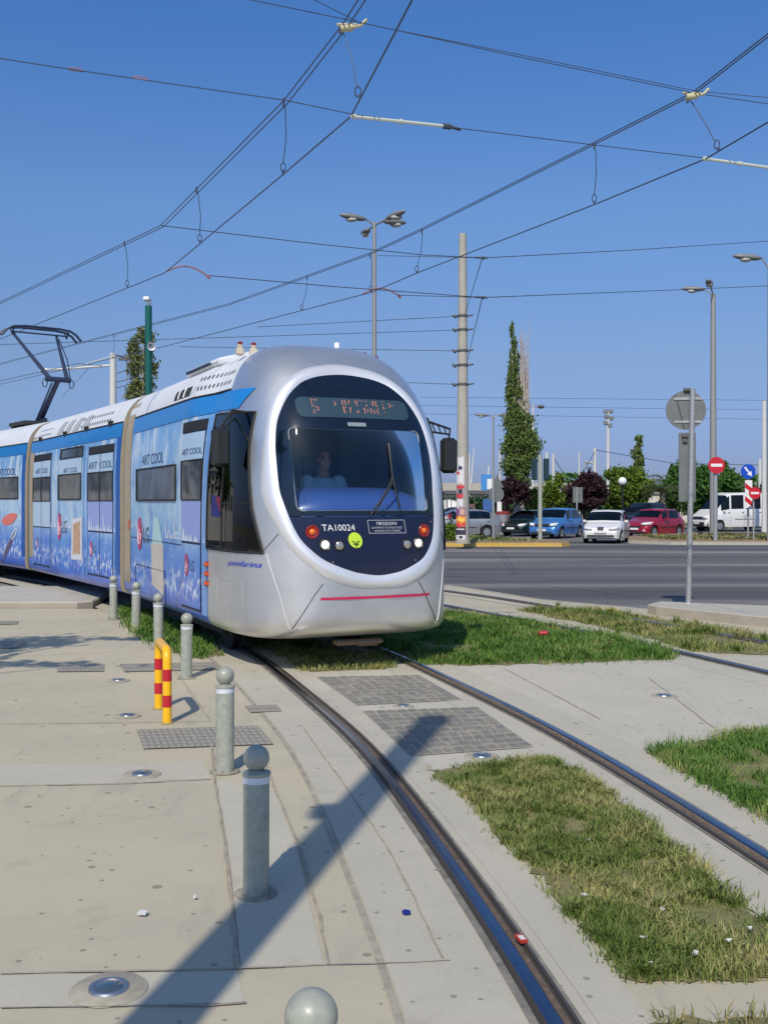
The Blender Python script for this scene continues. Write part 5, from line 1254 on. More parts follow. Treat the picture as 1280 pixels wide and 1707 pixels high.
for py in (527, 550, 585, 609, 641):
    z = zf(py); b = MB(); b.lathe([(pr_(z) + .015, z - .05), (pr_(z) + .02, z), (pr_(z) + .015, z + .05)], (0, 0, 0), 20); b.tube([(-pr_(z) - .22, -.05, z + .02), (-pr_(z), 0, z), (pr_(z), 0, z), (pr_(z) + .22, -.05, z + .04)], .035, 6); b.ball((-pr_(z) - .12, -.12, z - .04), .07, 8, 6); b.build('cable_clamp', signdark, pole, True)

# ---- lamp posts
lampM = mat('lamp_post_grey', (.33, .33, .32), .5, metal=.3); headM = mat('lamp_head', (.20, .21, .21), .45); lensM = mat('lamp_lens', (.45, .46, .42), .25)
def lamppost(px, py_top, D, arms, label, r=.09, zb=0.0, hs=1.0):
    p = dp(px, py_top, D); o = empty('street_lamp', (p.x, D, zb), 0, label, 'street lamp'); h = p.z - zb
    b = MB(); b.tube([(0, 0, 0), (0, 0, h * .5), (0, 0, h)], [r * 1.15, r, r * .75], 12); b.build('post', lampM, o, True)
    for (dx, dy, dz) in arms:
        tip = Vector((dx, dy, h + dz)); b = MB(); b.tube([(0, 0, h - .1), tuple(tip)], .035, 8); b.build('arm', lampM, o, True)
        dr = Vector((dx, dy, 0)).normalized(); hd_ = empty('lamp_head', tuple(tip + dr * .38 * hs), math.atan2(dr.y, dr.x)); hd_.parent = o
        bpy.data.objects.remove(hd_)
        b = MB(); ang_ = math.atan2(dr.y, dr.x); L_ = .52 * hs
        prof_ = [(0, 0), (.06, .04), (.115, .16), (.15, .4), (.145, .65), (.10, .88), (.04, .98), (0, 1.0)]
        k = len(b.v); b.lathe([(r_ * hs, x * 2 * L_) for r_, x in prof_], (0, 0, 0), 14, 0, tuple(dr + Vector((0, 0, .12))))
        b.v = [tuple(tip + Vector((v[0], v[1], v[2] * .75))) for v in b.v]
        o2_ = b.build('lamp_head', headM, o, True)
        b = MB(); c = tip + dr * L_ * 1.1; b.ball((0, 0, 0), .13 * hs, 12, 8); b.v = [tuple(c + Vector((v[0] * 1.6 if abs(dr.x) > .5 else v[0], v[1] * 1.6 if abs(dr.x) <= .5 else v[1], v[2] * .7 - .05))) for v in b.v]; b.build('lamp_lens', lensM, o, True)
    return o
lamppost(624, 371, 38, [(-.28, -.1, .08), (.30, .2, .10), (-.22, .9, -.02), (.42, -.5, -.02)], 'tall street lamp with four grey heads rising behind the tram nose', .085)
lamppost(1188, 490, 53, [(-.35, .1, .25), (-.40, -.9, .18)], 'tall grey lamp mast with two heads on the left side above the no entry sign', .16, .14, 1.15)
lamppost(1281.5, 446, 44, [(-.30, 0, .38)], 'lamp mast with one head cut by the right border of the picture', .09, .14, 1.2)
lamppost(822, 694, 75, [(-.3, 0, .05), (.3, 0, .05)], 'distant double headed street lamp left of the poplar', .08, 0, 1.0)
# distant high masts
def mast(px, pt, pb, D, label, r=.12, heads=None, tilt=0, white=True, cat='mast', group=None):
    p = dp(px, pt, D); o = empty('mast' if not heads else 'floodlight_mast', (p.x, D, 0), 0, label, cat, group)
    b = MB(); b.tube([(-tilt, 0, 0), (0, 0, p.z)], [r, r * .7], 8); b.build('pole', P_('mast_white', (.62, .62, .60)) if white else lampM, o, True)
    if heads == 'spots':
        for x, dz in ((-.3, 0), (.3, 0), (-.2, -.6), (.35, -.8), (-.3, -1.3), (.2, -1.6)): b = MB(); b.box((x, -.1, p.z + dz), (.5, .3, .45), bev=.06); b.build('floodlight', headM, o, True)
    if heads == 'pair':
        b = MB(); b.box((0, 0, p.z), (1.6, .08, .08)); b.build('crossarm', lampM, o)
        for x in (-.7, .7): b = MB(); b.ball((x, -.1, p.z - .12), .26, 10, 8, sc3=(1.2, 1, .7)); b.build('floodlight', signdark, o, True)
    return o
mast(1013, 686, 840, 120, 'distant mast with stacked floodlights above the plum tree', .22, 'spots', cat='mast'); mast(888, 676, 840, 95, 'distant pole with two dark floodlights right of the poplar', .13, 'pair')
for px, pt, D, r, lab in ((782, 756, 110, .13, 'white mast close behind the poster pole'), (833, 748, 120, .13, 'white mast left of the poplar'), (911, 754, 70, .13, 'thick white post right of the signal post'), (922, 757, 68, .12, 'concrete post carrying a sagging cable right of the signal post'), (965, 754, 110, .1, 'thin distant white mast above the small plum tree'), (991, 747, 75, .15, 'white post with cables left of the floodlight mast'), (1273, 668, 62, .16, 'tall pale concrete pole near the right border above the van'), (1266, 765, 80, .16, 'short white mast beside the tall pale pole at the right')):
    mast(px, pt, 840, D, lab, r, cat='pole')
mast(790, 746, 840, 130, 'thin slanting boat mast right of the poster pole', .09, tilt=.7, cat='boat mast', group='boat masts'); mast(815, 776, 840, 130, 'short boat mast with a pale top beside the shelter', .12, tilt=.5, cat='boat mast', group='boat masts'); mast(812, 790, 840, 132, 'shortest boat mast left of the triangular sign back', .08, tilt=.3, cat='boat mast', group='boat masts')
# globe lamp
p = gp(1036, 870); o = empty('globe_lamp', (p.x * 1.0, 62, 0), 0, 'black park lamp with a white globe in front of the light green tree', 'street lamp'); o.location = ((1037 - 640) / FPX * 62, 62, 0)
b = MB(); b.tube([(0, 0, 0), (0, 0, 2.75)], [.09, .06], 10); b.lathe([(.06, 2.6), (.12, 2.72), (.12, 2.8), (.0, 2.82)], (0, 0, 0), 12); b.build('post', mat('lamp_black', (.012, .014, .014), .5), o, True)
b = MB(); b.ball((0, 0, 3.0), .25, 18, 12); b.build('globe', mat('globe_white', (.85, .84, .8), .3), o, True)
# bare lamp arm left of the white post
p = dp(979, 771, 80); o = empty('street_lamp', (dp(971, 800, 80).x, 80, 0), 0, 'small distant lamp on a slanting arm left of the white post', 'street lamp'); b = MB(); b.tube([(0, 0, 0), (0, 0, p.z - .8), (p.x - o.location.x, 0, p.z)], .06, 6); b.build('post', lampM, o, True); b = MB(); b.box((p.x - o.location.x + .1, 0, p.z), (.7, .25, .14), bev=.03, ry=R(10)); b.build('lamp_head', lensM, o, True)

# ---- green camera pole and the white tram mast on the left
o = empty('camera_pole', (dp(248, 600, 27).x, 27, 0), 0, 'dark green pole with a white camera on top behind the tram roof', 'camera pole'); top = dp(248, 510, 27).z
gp_ = mat('pole_green', rgb(12, 92, 84), .4)
b = MB(); b.tube([(0, 0, 0), (0, 0, top)], .088, 14); b.build('post', gp_, o, True)
b = MB(); b.tube([(0, 0, top), (0, 0, top + .12)], .04, 8); b.box((-.03, -.03, top + .17), (.16, .26, .10), bev=.02); b.box((.02, 0, top + .08), (.1, .1, .06)); b.build('camera', whitem, o, True)
z = dp(250, 577, 27).z; b = MB(); b.box((.06, -.09, z + .04), (.08, .1, .12)); b.build('speaker_bracket', signdark, o); b = MB(); b.lathe([(.0, 0), (.04, 0), (.10, .10), (.11, .10), (.05, -.02)], (.09, -.12, z), 14, 0, (.4, -1, -.5)); b.build('horn_speaker', whitem, o, True)
o = empty('catenary_mast', (dp(189, 600, 44).x, 44, 0), 0, 'white mast with a cross arm and hanging cables behind the tram roof', 'mast'); top = dp(189, 589, 44).z
b = MB(); b.tube([(0, 0, 0), (0, 0, top)], [.2, .13], 12); b.build('post', P_('mast_white', (.62, .62, .60)), o, True)
b = MB(); b.tube([(0, 0, top - .5), (-2.6, -.4, top - .75)], .05, 8); b.tube([(0, 0, top - .1), (-1.5, -.2, top - .6)], .02, 5); b.tube([(-2.6, -.4, top - .75), (-2.9, -.45, top - .8)], .09, 8); b.build('cross_arm', P_('mast_white', (.62, .62, .60)), o, True)
b = MB()
for dx, dz, sgn in ((.55, -.35, 1), (.9, -.7, 1), (.7, -.95, 1)): b.tube([(.1, 0, top - .05), (dx * .6, 0, top - .1 + dz * .1), (dx, 0, top + dz * .5), (dx * 1.1, .1, top + dz - .3), (.15, 0, top + dz - .5)], .018, 4)
b.box((.4, 0, top - .25), (.35, .1, .1)); b.build('cables', signdark, o, True)

# ---- shadow giving pole behind the camera, standing right at the track
bx = Vector((-1.62, -.35, 0)); o = empty('concrete_pole', tuple(bx), 0, 'tall concrete pole behind the viewer that throws the long shadow over the pavement', 'pole')
b = MB(); b.lathe([(.135, 0), (.128, 4.0), (.12, 8.75), (0, 8.78)], (0, 0, 0), 20); b.build('shaft', conc, o, True)
b = MB(); b.box((-.07, 0, 6.3), (.30, .2, .16), bev=.03); b.build('junction_box', galv, o); b = MB(); b.lathe([(.13, 8.6), (.14, 8.78), (.12, 8.86), (0, 8.86)], (0, 0, 0), 16); b.build('cap', galv, o, True)

# ================================================================ OVERHEAD LINE
wireM = mat('wire_dark', (.06, .075, .11), .6, metal=.2); insG = mat('insulator_pale', (.55, .60, .55), .5); insR = mat('pull_off_red', rgb(140, 100, 112), .6)
def wire(name, pts, r, label, cat='wire', group=None, sag=0.0, n=1, m=wireM):
    P = []
    for a, c in zip(pts, pts[1:]):
        a = Vector(a); c = Vector(c)
        for k in range(n): t = k / n; q = a.lerp(c, t); q.z -= sag * 4 * t * (1 - t); P.append(q)
    P.append(Vector(pts[-1])); b = MB(); b.tube(P, r * (.75 if name == 'span_wire' else 1), 5); o = b.build(name, m); tag(o, label, cat, group); return o
# track 1: twin messenger A and contact wire B; track 2: twin messenger C2 and contact wire D2
A = [(610, -20, 9.3), (570, 42, 10.6), (473, 168, 12.2), (268, 376, 17.7), (-40, 523, 27)]
B = [(700, -25, 7.9), (585, 194, 10.6), (472, 291, 12.5), (275, 455, 17.8), (68, 538, 24.6), (-60, 590, 30)]
C_ = [(1330, 22, 10.2), (1155, 158, 11.8), (990, 241, 14), (705, 383, 18), (615, 425, 19.6), (380, 509, 25.5), (-40, 618, 40)]
D_ = [(1340, 168, 9.8), (1175, 265, 11.8), (990, 341, 14), (695, 455, 18), (620, 487, 19.4), (280, 576, 27), (-40, 650, 42)]
W_ = lambda L_: [dp(*q) for q in L_]
off = Vector((.035, .03, .0))
wire('messenger_wire', W_(A), .0075, 'upper wire of the near track, left of its close twin', group='messenger wires'); wire('messenger_wire', [p + Vector((.05, .03, -.01)) for p in W_(A)], .0075, 'upper wire of the near track, right of its close twin', group='messenger wires')
wire('contact_wire', W_(B), .0085, 'lower wire over the near track that the pantograph touches')
wire('messenger_wire', W_(C_), .0075, 'upper wire of the far track crossing the lamp post, lower of two twins', group='messenger wires'); wire('messenger_wire', [p + Vector((.01, .06, .05)) for p in W_(C_)], .0075, 'upper wire of the far track crossing the lamp post, upper of two twins', group='messenger wires')
wire('contact_wire', W_(D_), .0085, 'lower wire over the far track crossing the top of the concrete pole')
def along(L_, px):
    for a, c in zip(L_, L_[1:]):
        if min(a[0], c[0]) <= px <= max(a[0], c[0]):
            A_, B_ = dp(*a), dp(*c); lo_, hi_ = 0., 1.
            f = lambda t: (lambda q: 640 + FPX * q.x / q.y)(A_.lerp(B_, t))
            for _ in range(40):
                md = (lo_ + hi_) / 2
                if (f(md) - px) * (f(0) - px) > 0: lo_ = md
                else: hi_ = md
            return A_.lerp(B_, lo_)
def dropper(pa, pb, LA, LB, label):
    a = along(LA, pa); c = along(LB, pb); b = MB(); m_ = a.lerp(c, .5) + Vector((.03, .02, 0))
    b.tube([a, a.lerp(c, .12) + Vector((.02, 0, 0)), m_, c + (a - c) * .15], .006, 4)
    q = c + (a - c) * .1; u = Vector((1, 0, 0)); rr2 = .03
    b.tube([q + Vector((rr2 * math.cos(t), 0, rr2 * 1.8 * math.sin(t))) for t in [k * PI / 5 for k in range(11)]], .006, 4); b.tube([c, q - Vector((0, 0, rr2))], .009, 4); b.tube([a + Vector((0, 0, .03)), a - Vector((0, 0, .06))], .014, 5)
    o = b.build('dropper', wireM); tag(o, label, 'dropper', 'droppers between the wires')
dropper(473, 472, A, B, 'second highest dropper of the near track, ending in a loop'); dropper(328, 334, A, B, 'middle dropper of the near track left of the lamp heads'); dropper(208, 213, A, B, 'lowest dropper of the near track at the left'); dropper(567, 600, A, B, 'highest dropper of the near track below the pale clamp')
dropper(990, 990, C_, D_, 'dropper of the far track high up between pole and right border'); dropper(703, 694, C_, D_, 'hooked dropper of the far track left of the concrete pole'); dropper(512, 502, C_, D_, 'dropper of the far track above the tram nose'); dropper(1145, 1200, C_, D_, 'slanting dropper of the far track near the top right insulator'); dropper(617, 618, C_, D_, 'dropper of the far track running beside the four headed lamp'); dropper(190, 188, C_, D_, 'faint dropper of the far track above the pantograph')
def rod(pa, pb, da, db, r, m, name, label, extra=True):
    a = dp(*pa, da); c = dp(*pb, db); b = MB(); b.tube([a, c], r, 8)
    for k in range(2): q = a.lerp(c, .02 + .5 * k); b.tube([q, q + (c - a).normalized() * .03], r * 1.5, 8)
    o = b.build(name, m, None, True); tag(o, label, 'insulator'); 
    if extra:
        e = MB(); d_ = (c - a).normalized(); e.tube([c, c + d_ * .09], r * 1.7, 8); e.tube([c + d_ * .09, c + d_ * .2 + Vector((0, 0, -.02))], r * .9, 6); e.build('end_fitting', wireM, o)
    return o
rod((585, 194), (738, 210), 10.55, 10.9, .018, insG, 'insulator_rod', 'long pale insulator rod at the kink of the near contact wire'); rod((1170, 264), (1285, 280), 11.8, 12.0, .018, insG, 'insulator_rod', 'long pale insulator rod at the right border')
def bow(pa, pb, d0, d1, label):
    a = dp(*pa, d0); c = dp(*pb, d1); b = MB(); b.tube([a.lerp(c, t) + Vector((0, 0, .12 * math.sin(PI * t))) for t in [k / 8 for k in range(9)]], .015, 6); b.tube([c, c + Vector((.05, 0, -.05))], .03, 6); o = b.build('pull_off_arm', insR, None, True); tag(o, label, 'pull-off arm', 'reddish pull-off arms')
bow((278, 452), (345, 459), 17.8, 17.9, 'reddish bowed arm at the kink of the near contact wire, left'); bow((604, 490), (664, 492), 19.4, 19.5, 'reddish bowed arm on the far contact wire crossing the lamp post')
def clampb(px, py, D, label):
    c = dp(px, py, D); b = MB(); b.tube([c + Vector((-.06, 0, -.01)), c + Vector((.06, 0, .0))], .035, 10); b.tube([c + Vector((.06, 0, .0)), c + Vector((.14, .02, .03)), c + Vector((.2, .02, .09))], .017, 6); b.tube([c + Vector((-.1, 0, .03)), c + Vector((.1, 0, .03))], .014, 6)
    o = b.build('wire_clamp', insG if False else mat('clamp_cream', rgb(190, 185, 150), .6) if 'clamp_cream' not in bpy.data.materials else bpy.data.materials['clamp_cream'], None, True); tag(o, label, 'wire clamp', 'cream clamps on the twin wires')
clampb(578, 46, 10.55, 'cream clamp on the near twin wires at the top'); clampb(1152, 160, 11.8, 'cream clamp on the far twin wires at the right')
# span wires
def span(pts, r, label, nm_='span_wire'): wire(nm_, W_(pts), r, label, group='span wires')
span([(-60, 88, 9.4), (120, 116, 9.7), (475, 167, 10.4), (585, 190, 10.55), (742, 211, 10.9), (985, 241, 11.3), (1170, 263, 11.8), (1340, 290, 12.3)], .007, 'span wire crossing the whole sky below the clamps with red and grey joints')
span([(380, -8, 10.2), (575, 32, 10.5), (870, 96, 11.1), (1155, 155, 11.8), (1340, 182, 12.3)], .0065, 'highest span wire, running through both cream clamps'); span([(480, -22, 10.2), (600, 38, 10.6), (870, 92, 11.1), (1160, 152, 11.8), (1340, 168, 12.3)], .0055, 'thin companion just above the highest span wire')
span([(268, 376, 17.7), (540, 408, 18.9), (705, 425, 19.6), (805, 430, 20)], .011, 'span wire from the near messenger kink to the upper anchor node'); span([(630, 426, 19.6), (805, 430, 20)], .008, 'short double of the span wire before the upper node')
span([(345, 459, 17.9), (560, 478, 19), (805, 496, 20)], .011, 'span wire from the left bowed arm to the lower anchor node'); span([(664, 492, 19.5), (805, 496, 20)], .009, 'short wire from the right bowed arm to the lower node')
span([(805, 430, 20), (1050, 417, 24), (1340, 398, 30)], .011, 'wire from the upper node to the right border'); span([(805, 496, 20), (1130, 483, 26), (1340, 474, 30)], .011, 'wire from the lower node past the lamp mast to the right border')
for a, c_, lab in (((803, 432, 20), (774, 527, pp_.y - .2), 'stay from the upper node down to the concrete pole'), ((803, 498, 20), (777, 609, pp_.y - .2), 'stay from the lower node down to the concrete pole')): span([a, c_], .012, lab)
for a, c_, py, lab in ((430, 545, 527, 'upper thin wire from the concrete pole to the left behind the tram'), (-20, 575, 550, 'thin wire from the pole clamp to the left border'), (300, 578, 585, 'thin wire from the middle clamp passing over the tram nose'), (400, 628, 641, 'lowest thin wire from the pole to the left')):
    span([(a, c_, 40), (768, py, pp_.y - .1)], .016, lab)
for y0, y1, lab in ((662, 668, 'first'), (676, 684, 'second'), (690, 700, 'third')): span([(700, y0, 90), (1340, y1, 100)], .022, lab + ' of three faint distant cables above the trees')
span([(922, 762, 68), (945, 800, 70), (965, 800, 72), (991, 752, 75)], .03, 'sagging cable between the concrete post and the white post'); span([(991, 750, 75), (1120, 772, 80), (1300, 776, 82)], .03, 'cable running right from the white post over the green trees')
span([(175, 610, 44), (130, 606, 43), (-30, 642, 42)], .016, 'wire leaving the white mast arm to the left border'); span([(150, 612, 44), (105, 660, 50)], .012, 'thin stay below the white mast arm')
for px, py, D, lab in ((805, 430, 20, 'upper'), (805, 496, 20, 'lower')):
    c = dp(px, py, D); b = MB(); b.tube([c + Vector((-.15, 0, .01)), c + Vector((.08, 0, 0))], .02, 6); b.ball(tuple(c), .035, 8, 6); o = b.build('anchor_node', wireM, None, True); tag(o, lab + ' dark anchor node where the wires fork right of the concrete pole', 'wire clamp')
for px, py, lab in ((127, 117, 'pinkish wire joint at the far left of the crossing span wire'), (235, 131, 'double wire joint on the crossing span wire left of the twin wires')):
    c = dp(px, py, 9.8); b = MB(); b.tube([c + Vector((-.07, -.01, .012)), c + Vector((-.05, 0, .025)), c + Vector((.05, 0, .012)), c + Vector((.07, 0, -.012)), c + Vector((-.05, 0, .0))], .006, 5, closed=True); o = b.build('wire_joint', insR, None, True); tag(o, lab, 'wire joint')
# ================================================================ PEOPLE
def blob_mesh(parts, voxel, name, m, parent=None, smooth_it=4):
    """union of simple closed shapes remeshed into ONE continuous surface"""
    b = MB()
    for p in parts:
        if p[0] == 'e': b.ball(p[1], 1.0, 14, 10, 0, p[2])
        else: b.tube(p[1], p[2], 10)
    me = bpy.data.meshes.new('tmp'); me.from_pydata(b.v, [], b.f); o = bpy.data.objects.new('tmp', me); C.objects.link(o)
    md = o.modifiers.new('r', 'REMESH'); md.mode = 'VOXEL'; md.voxel_size = voxel
    sm_ = o.modifiers.new('s', 'SMOOTH'); sm_.iterations = smooth_it; sm_.factor = .5
    dg = bpy.context.evaluated_depsgraph_get(); dg.update(); r = bpy.data.meshes.new_from_object(o.evaluated_get(dg)); r.name = name
    bpy.data.objects.remove(o); r.materials.clear(); r.materials.append(m); r.polygons.foreach_set('use_smooth', [True] * len(r.polygons))
    q = bpy.data.objects.new(name, r); C.objects.link(q); q.parent = parent; return q
skin = mat('skin', rgb(206, 158, 130), .6); hairM = mat('hair_dark', (.012, .01, .009), .7); glassesM = mat('sunglasses', (.01, .01, .012), .15)
def person(name_loc, rz, label, shirt, vox=.011, hair=True, shades=True, sc_=1.0, left_arm=None):
    """seated figure facing local +y; origin at the seat"""
    o = empty('person', name_loc, rz, label, 'person'); o.scale = (sc_, sc_, sc_)
    hd = (0, .03, .725)
    def arm(s, hand): 
        sh = Vector((s * .19, 0, .50)); el_ = Vector((s * .25, .12, .26)); hn = Vector(hand); return sh, el_, hn
    hands = {1: (.17, .40, .34), -1: (-.17, .40, .34)}
    if left_arm: hands[1] = left_arm
    P = [('e', hd, (.076, .095, .112)), ('e', (0, .06, .665), (.056, .058, .055)), ('t', [(0, .112, .745), (0, .128, .715), (0, .112, .70)], [.008, .016, .008]),
         ('e', (.078, .01, .735), (.012, .02, .03)), ('e', (-.078, .01, .735), (.012, .02, .03)), ('t', [(-.022, .10, .672), (0, .107, .67), (.022, .10, .672)], .009),
         ('t', [(0, -.01, .50), (0, .01, .68)], [.072, .06]), ('t', [(0, 0, .02), (0, 0, .22), (0, 0, .40), (0, -.005, .53)], [.14, .135, .15, .10]), ('e', (0, 0, .42), (.19, .105, .12)), ('e', (0, .0, .10), (.165, .125, .14)),
         ('e', (0, .10, .06), (.16, .2, .09))]
    for s in (1, -1):
        sh, el_, hn = arm(s, hands[s]); w_ = el_.lerp(hn, .98)
        P += [('t', [sh, sh.lerp(el_, .5), el_], [.062, .05, .043]), ('t', [el_, el_.lerp(hn, .35), w_], [.043, .04, .026]), ('e', sh, (.065, .065, .06))]
        P += [('t', [(s * .09, .05, .05), (s * .12, .32, .06), (s * .12, .46, .04)], [.088, .075, .06]), ('t', [(s * .12, .46, .04), (s * .12, .50, -.18), (s * .12, .50, -.36)], [.058, .052, .038]), ('t', [(s * .12, .48, -.39), (s * .12, .62, -.40)], [.04, .033])]
        dr = (hn - el_).normalized(); side = Vector((1, 0, 0)); P += [('t', [hn - dr * .01, hn + dr * .07], [.027, .034])]
        for k, ln in enumerate((.062, .075, .07, .055)):
            b0 = hn + dr * .07 + side * (k - 1.5) * .019; P.append(('t', [b0, b0 + dr * ln * .55, b0 + dr * ln * .8 + Vector((0, 0, -.03))], [.0095, .009, .008]))
        b0 = hn + dr * .02 - side * s * .03; P.append(('t', [b0, b0 - side * s * .025 + dr * .03, b0 - side * s * .03 + dr * .055], [.012, .011, .009]))
    body = blob_mesh(P, vox, 'body', skin, o)
    S = [('t', [(0, 0, .10), (0, 0, .24), (0, 0, .40), (0, -.01, .525)], [.155, .15, .165, .112]), ('e', (0, 0, .425), (.205, .12, .128)), ('e', (0, 0, .13), (.18, .14, .14)), ('t', [(-.055, -.03, .545), (0, -.055, .565), (.055, -.03, .545)], .022), ('t', [(.06, -.02, .55), (.045, .07, .515), (.01, .1, .475)], .017), ('t', [(-.06, -.02, .55), (-.045, .07, .515), (-.01, .1, .475)], .017)]
    for s in (1, -1):
        sh, el_, hn = arm(s, hands[s]); S += [('t', [sh, sh.lerp(el_, .35), sh.lerp(el_, .72)], [.076, .07, .066]), ('e', sh, (.078, .078, .07))]
    blob_mesh(S, vox * 1.1, 'shirt', shirt, o)
    if hair: blob_mesh([('e', (0, -.012, .785), (.082, .095, .07)), ('e', (0, -.045, .73), (.082, .07, .09))], vox, 'hair', hairM, o)
    if shades:
        b = MB()
        for s in (1, -1): b.ball((s * .034, .104, .748), 1, 12, 8, 0, (.03, .012, .02)); b.tube([(s * .06, .098, .752), (s * .083, .03, .752)], .004, 5)
        b.tube([(-.01, .116, .754), (.01, .116, .754)], .004, 5); b.build('sunglasses', glassesM, o, True)
    return o
# the driver, world position from the front module's frame
tm = Matrix.Translation(Vector(tram.location)) @ Matrix.Rotation(R(205.14), 4, 'Z')
dpos = tm @ Vector((.02, .50, 1.45))
person(tuple(dpos), R(205.14), 'tram driver in a light blue open collar shirt and sunglasses behind the windscreen', mat('shirt_blue', (.50, .82, .95), .7), sc_=1.0)

# ================================================================ VEHICLES
tyreM = mat('tyre', (.012, .012, .013), .8); hubM = mat('hub_cap', (.42, .43, .44), .35, metal=.7); chromeM = chrome; plateM = mat('plate_white', (.68, .68, .66), .5); blackM = mat('car_black_plastic', (.015, .015, .017), .6); hlM = mat('car_headlight', (.75, .78, .8), .1, coat=.8); redL = mat('tail_red', rgb(150, 20, 20), .3)
cglass = glass('car_glass', (.30, .36, .38), .5); cinner = mat('car_interior', (.02, .02, .022), .8)
def car(label, loc, heading, paint, L_, W_c, H_c, st, front, glassx, wheels, wr=.30, cat='car', hl=True, people=None, roofz=None, inter=True):
    """local +x forward. st: stations (x, half width, belt z, top z, top half width, bottom z)"""
    root = empty('parked_car' if False else cat.replace(' ', '_'), loc, heading, label, cat, 'vehicles waiting at the junction')
    xs = [s[0] for s in st]
    def col_(k): return [s[k] for s in st]
    def at(x): return [interp(x, xs, col_(k)) for k in (1, 2, 3, 4, 5)]
    def arch(x):
        z = 0
        for wx in wheels:
            d = abs(x - wx); rr2 = wr + .055
            if d < rr2: z = max(z, wr + math.sqrt(rr2 * rr2 - d * d))
        return z
    X = sorted(set([round(lerp(xs[0], xs[-1], k / 54), 4) for k in range(55)] + xs + [g for gl in glassx for g in gl[1:3]] + [wx + s * (wr + .055) * c for wx in wheels for s in (-1, 1) for c in (1, .97, .8, .5)] + wheels))
    X = [x for x in X if xs[0] - 1e-6 <= x <= xs[-1] + 1e-6]
    def sec(x):
        w_, zb_, zt, wt, z0 = at(x); zs = max(z0, min(arch(x), zb_ - .04)); zm = max(lerp(z0, zb_, .45), zs + .012)
        w0 = w_ * .965
        return [(0, zs - .001), (w0 * .9, zs), (w0, zs + .008), (w_, zm), (w_ * .998, lerp(zm, zb_, .6)), (w_ * .955, zb_), (lerp(w_ * .93, wt, .12), lerp(zb_, zt, .10)), (lerp(w_ * .95, wt, .88), lerp(zb_, zt, .86)), (wt * .93, lerp(zb_, zt, .97)), (wt * .6, zt), (0, zt + .012)]
    secs = [sec(x) for x in X]; K = len(secs[0]); V = []; F = []
    def isglass(i, k):
        xm = (X[i] + X[i + 1]) / 2
        for kind, a, c in glassx:
            if a - 1e-4 <= xm <= c + 1e-4:
                if kind == 'side' and k == 6: return True
                if kind in ('ws', 'rear') and k >= 7 and k <= 9: return True
        return False
    GV = {'side': ([], []), 'ws': ([], []), 'rear': ([], [])}
    for i, x in enumerate(X):
        for s in (1, -1):
            for (y, z) in secs[i]: V.append((x, s * y, z))
    for i in range(len(X) - 1):
        for si, s in enumerate((1, -1)):
            for k in range(K - 1):
                a = (i * 2 + si) * K + k; b_ = ((i + 1) * 2 + si) * K + k; q = (a, b_, b_ + 1, a + 1) if s < 0 else (a, a + 1, b_ + 1, b_)
                if isglass(i, k):
                    xm = (X[i] + X[i + 1]) / 2; kind = 'side' if k == 6 else [g[0] for g in glassx if g[0] != 'side' and g[1] - 1e-4 <= xm <= g[2] + 1e-4][0]
                    gv, gf = GV[kind]; n = len(gv); gv += [V[j] for j in q]; gf.append((n, n + 1, n + 2, n + 3))
                else: F.append(q)
    for end in (0, len(X) - 1):
        r1 = [(end * 2) * K + k for k in range(K)]; r2 = [(end * 2 + 1) * K + k for k in range(K)]; f = r1 + r2[::-1]; F.append(tuple(f if end == 0 else f[::-1]))
    body = mk('body', V, F, paint, root, True, angle=50)
    nm_ = {'side': 'side_window', 'ws': 'windscreen', 'rear': 'rear_window'}
    for kd, (gv, gf) in GV.items():
        if not gf: continue
        if kd == 'side':
            for s in (1, -1):
                ff = [f for f in gf if gv[f[0]][1] * s > 0]; mk(nm_[kd], gv, ff, cglass, root, True)
        else: mk(nm_[kd], gv, gf, cglass, root, True)
    for ch in [q for q in bpy.data.objects if q.parent == root and q.name.split('.')[0] in nm_.values()]:
        bm = bmesh.new(); bm.from_mesh(ch.data); bmesh.ops.remove_doubles(bm, verts=bm.verts[:], dist=1e-5); bmesh.ops.delete(bm, geom=[v for v in bm.verts if not v.link_faces], context='VERTS'); bm.to_mesh(ch.data); bm.free()
    # pillars between side windows
    sd_ = [g for g in glassx if g[0] == 'side']
    if inter:
        b = MB(); xm = sum(g[1] + g[2] for g in sd_) / (2 * len(sd_)); b.box((xm, 0, at(xm)[1] - .12), (min(2.3, xs[-1] - xs[0] - 1.6), W_c * .8, .10))
        for sx in (xm + .45, xm - .5):
            for sy in (-.36, .36): b.box((sx - .1, sy, at(xm)[1] + .1), (.14, .46, .5), bev=.04, ry=R(-12))
        b.build('interior', cinner, root)
    for j, wx in enumerate(wheels):
        for s in (1, -1):
            y = s * (at(wx)[0] - .10); wv = MB(); wv.lathe([(0, -.09), (wr * .62, -.09), (wr * .93, -.085), (wr, -.05), (wr, .05), (wr * .93, .088), (wr * .64, .085), (wr * .62, .06)], (wx, y, wr), 24, 0, (0, s, 0)); o_ = wv.build('wheel', tyreM, root, True)
            h = MB(); h.lathe([(wr * .64, .07), (wr * .60, .082), (wr * .22, .07), (wr * .15, .088), (0, .09)], (wx, y, wr), 20, 0, (0, s, 0))
            for a in range(5):
                an = a * 2 * PI / 5; h.box((wx + .36 * wr * math.cos(an), y + s * .082, wr + .36 * wr * math.sin(an)), (wr * .55, .012, wr * .16), ry=-an)
            h.build('hub_cap', hubM, o_, True)
        b = MB(); b.box((wx, 0, wr + .12), (wr * 1.9, W_c - .5, wr * 1.5)); b.build('wheel_well', blackM, root)
    # front face furniture
    xf = xs[-1]; fw = at(xf)[0]
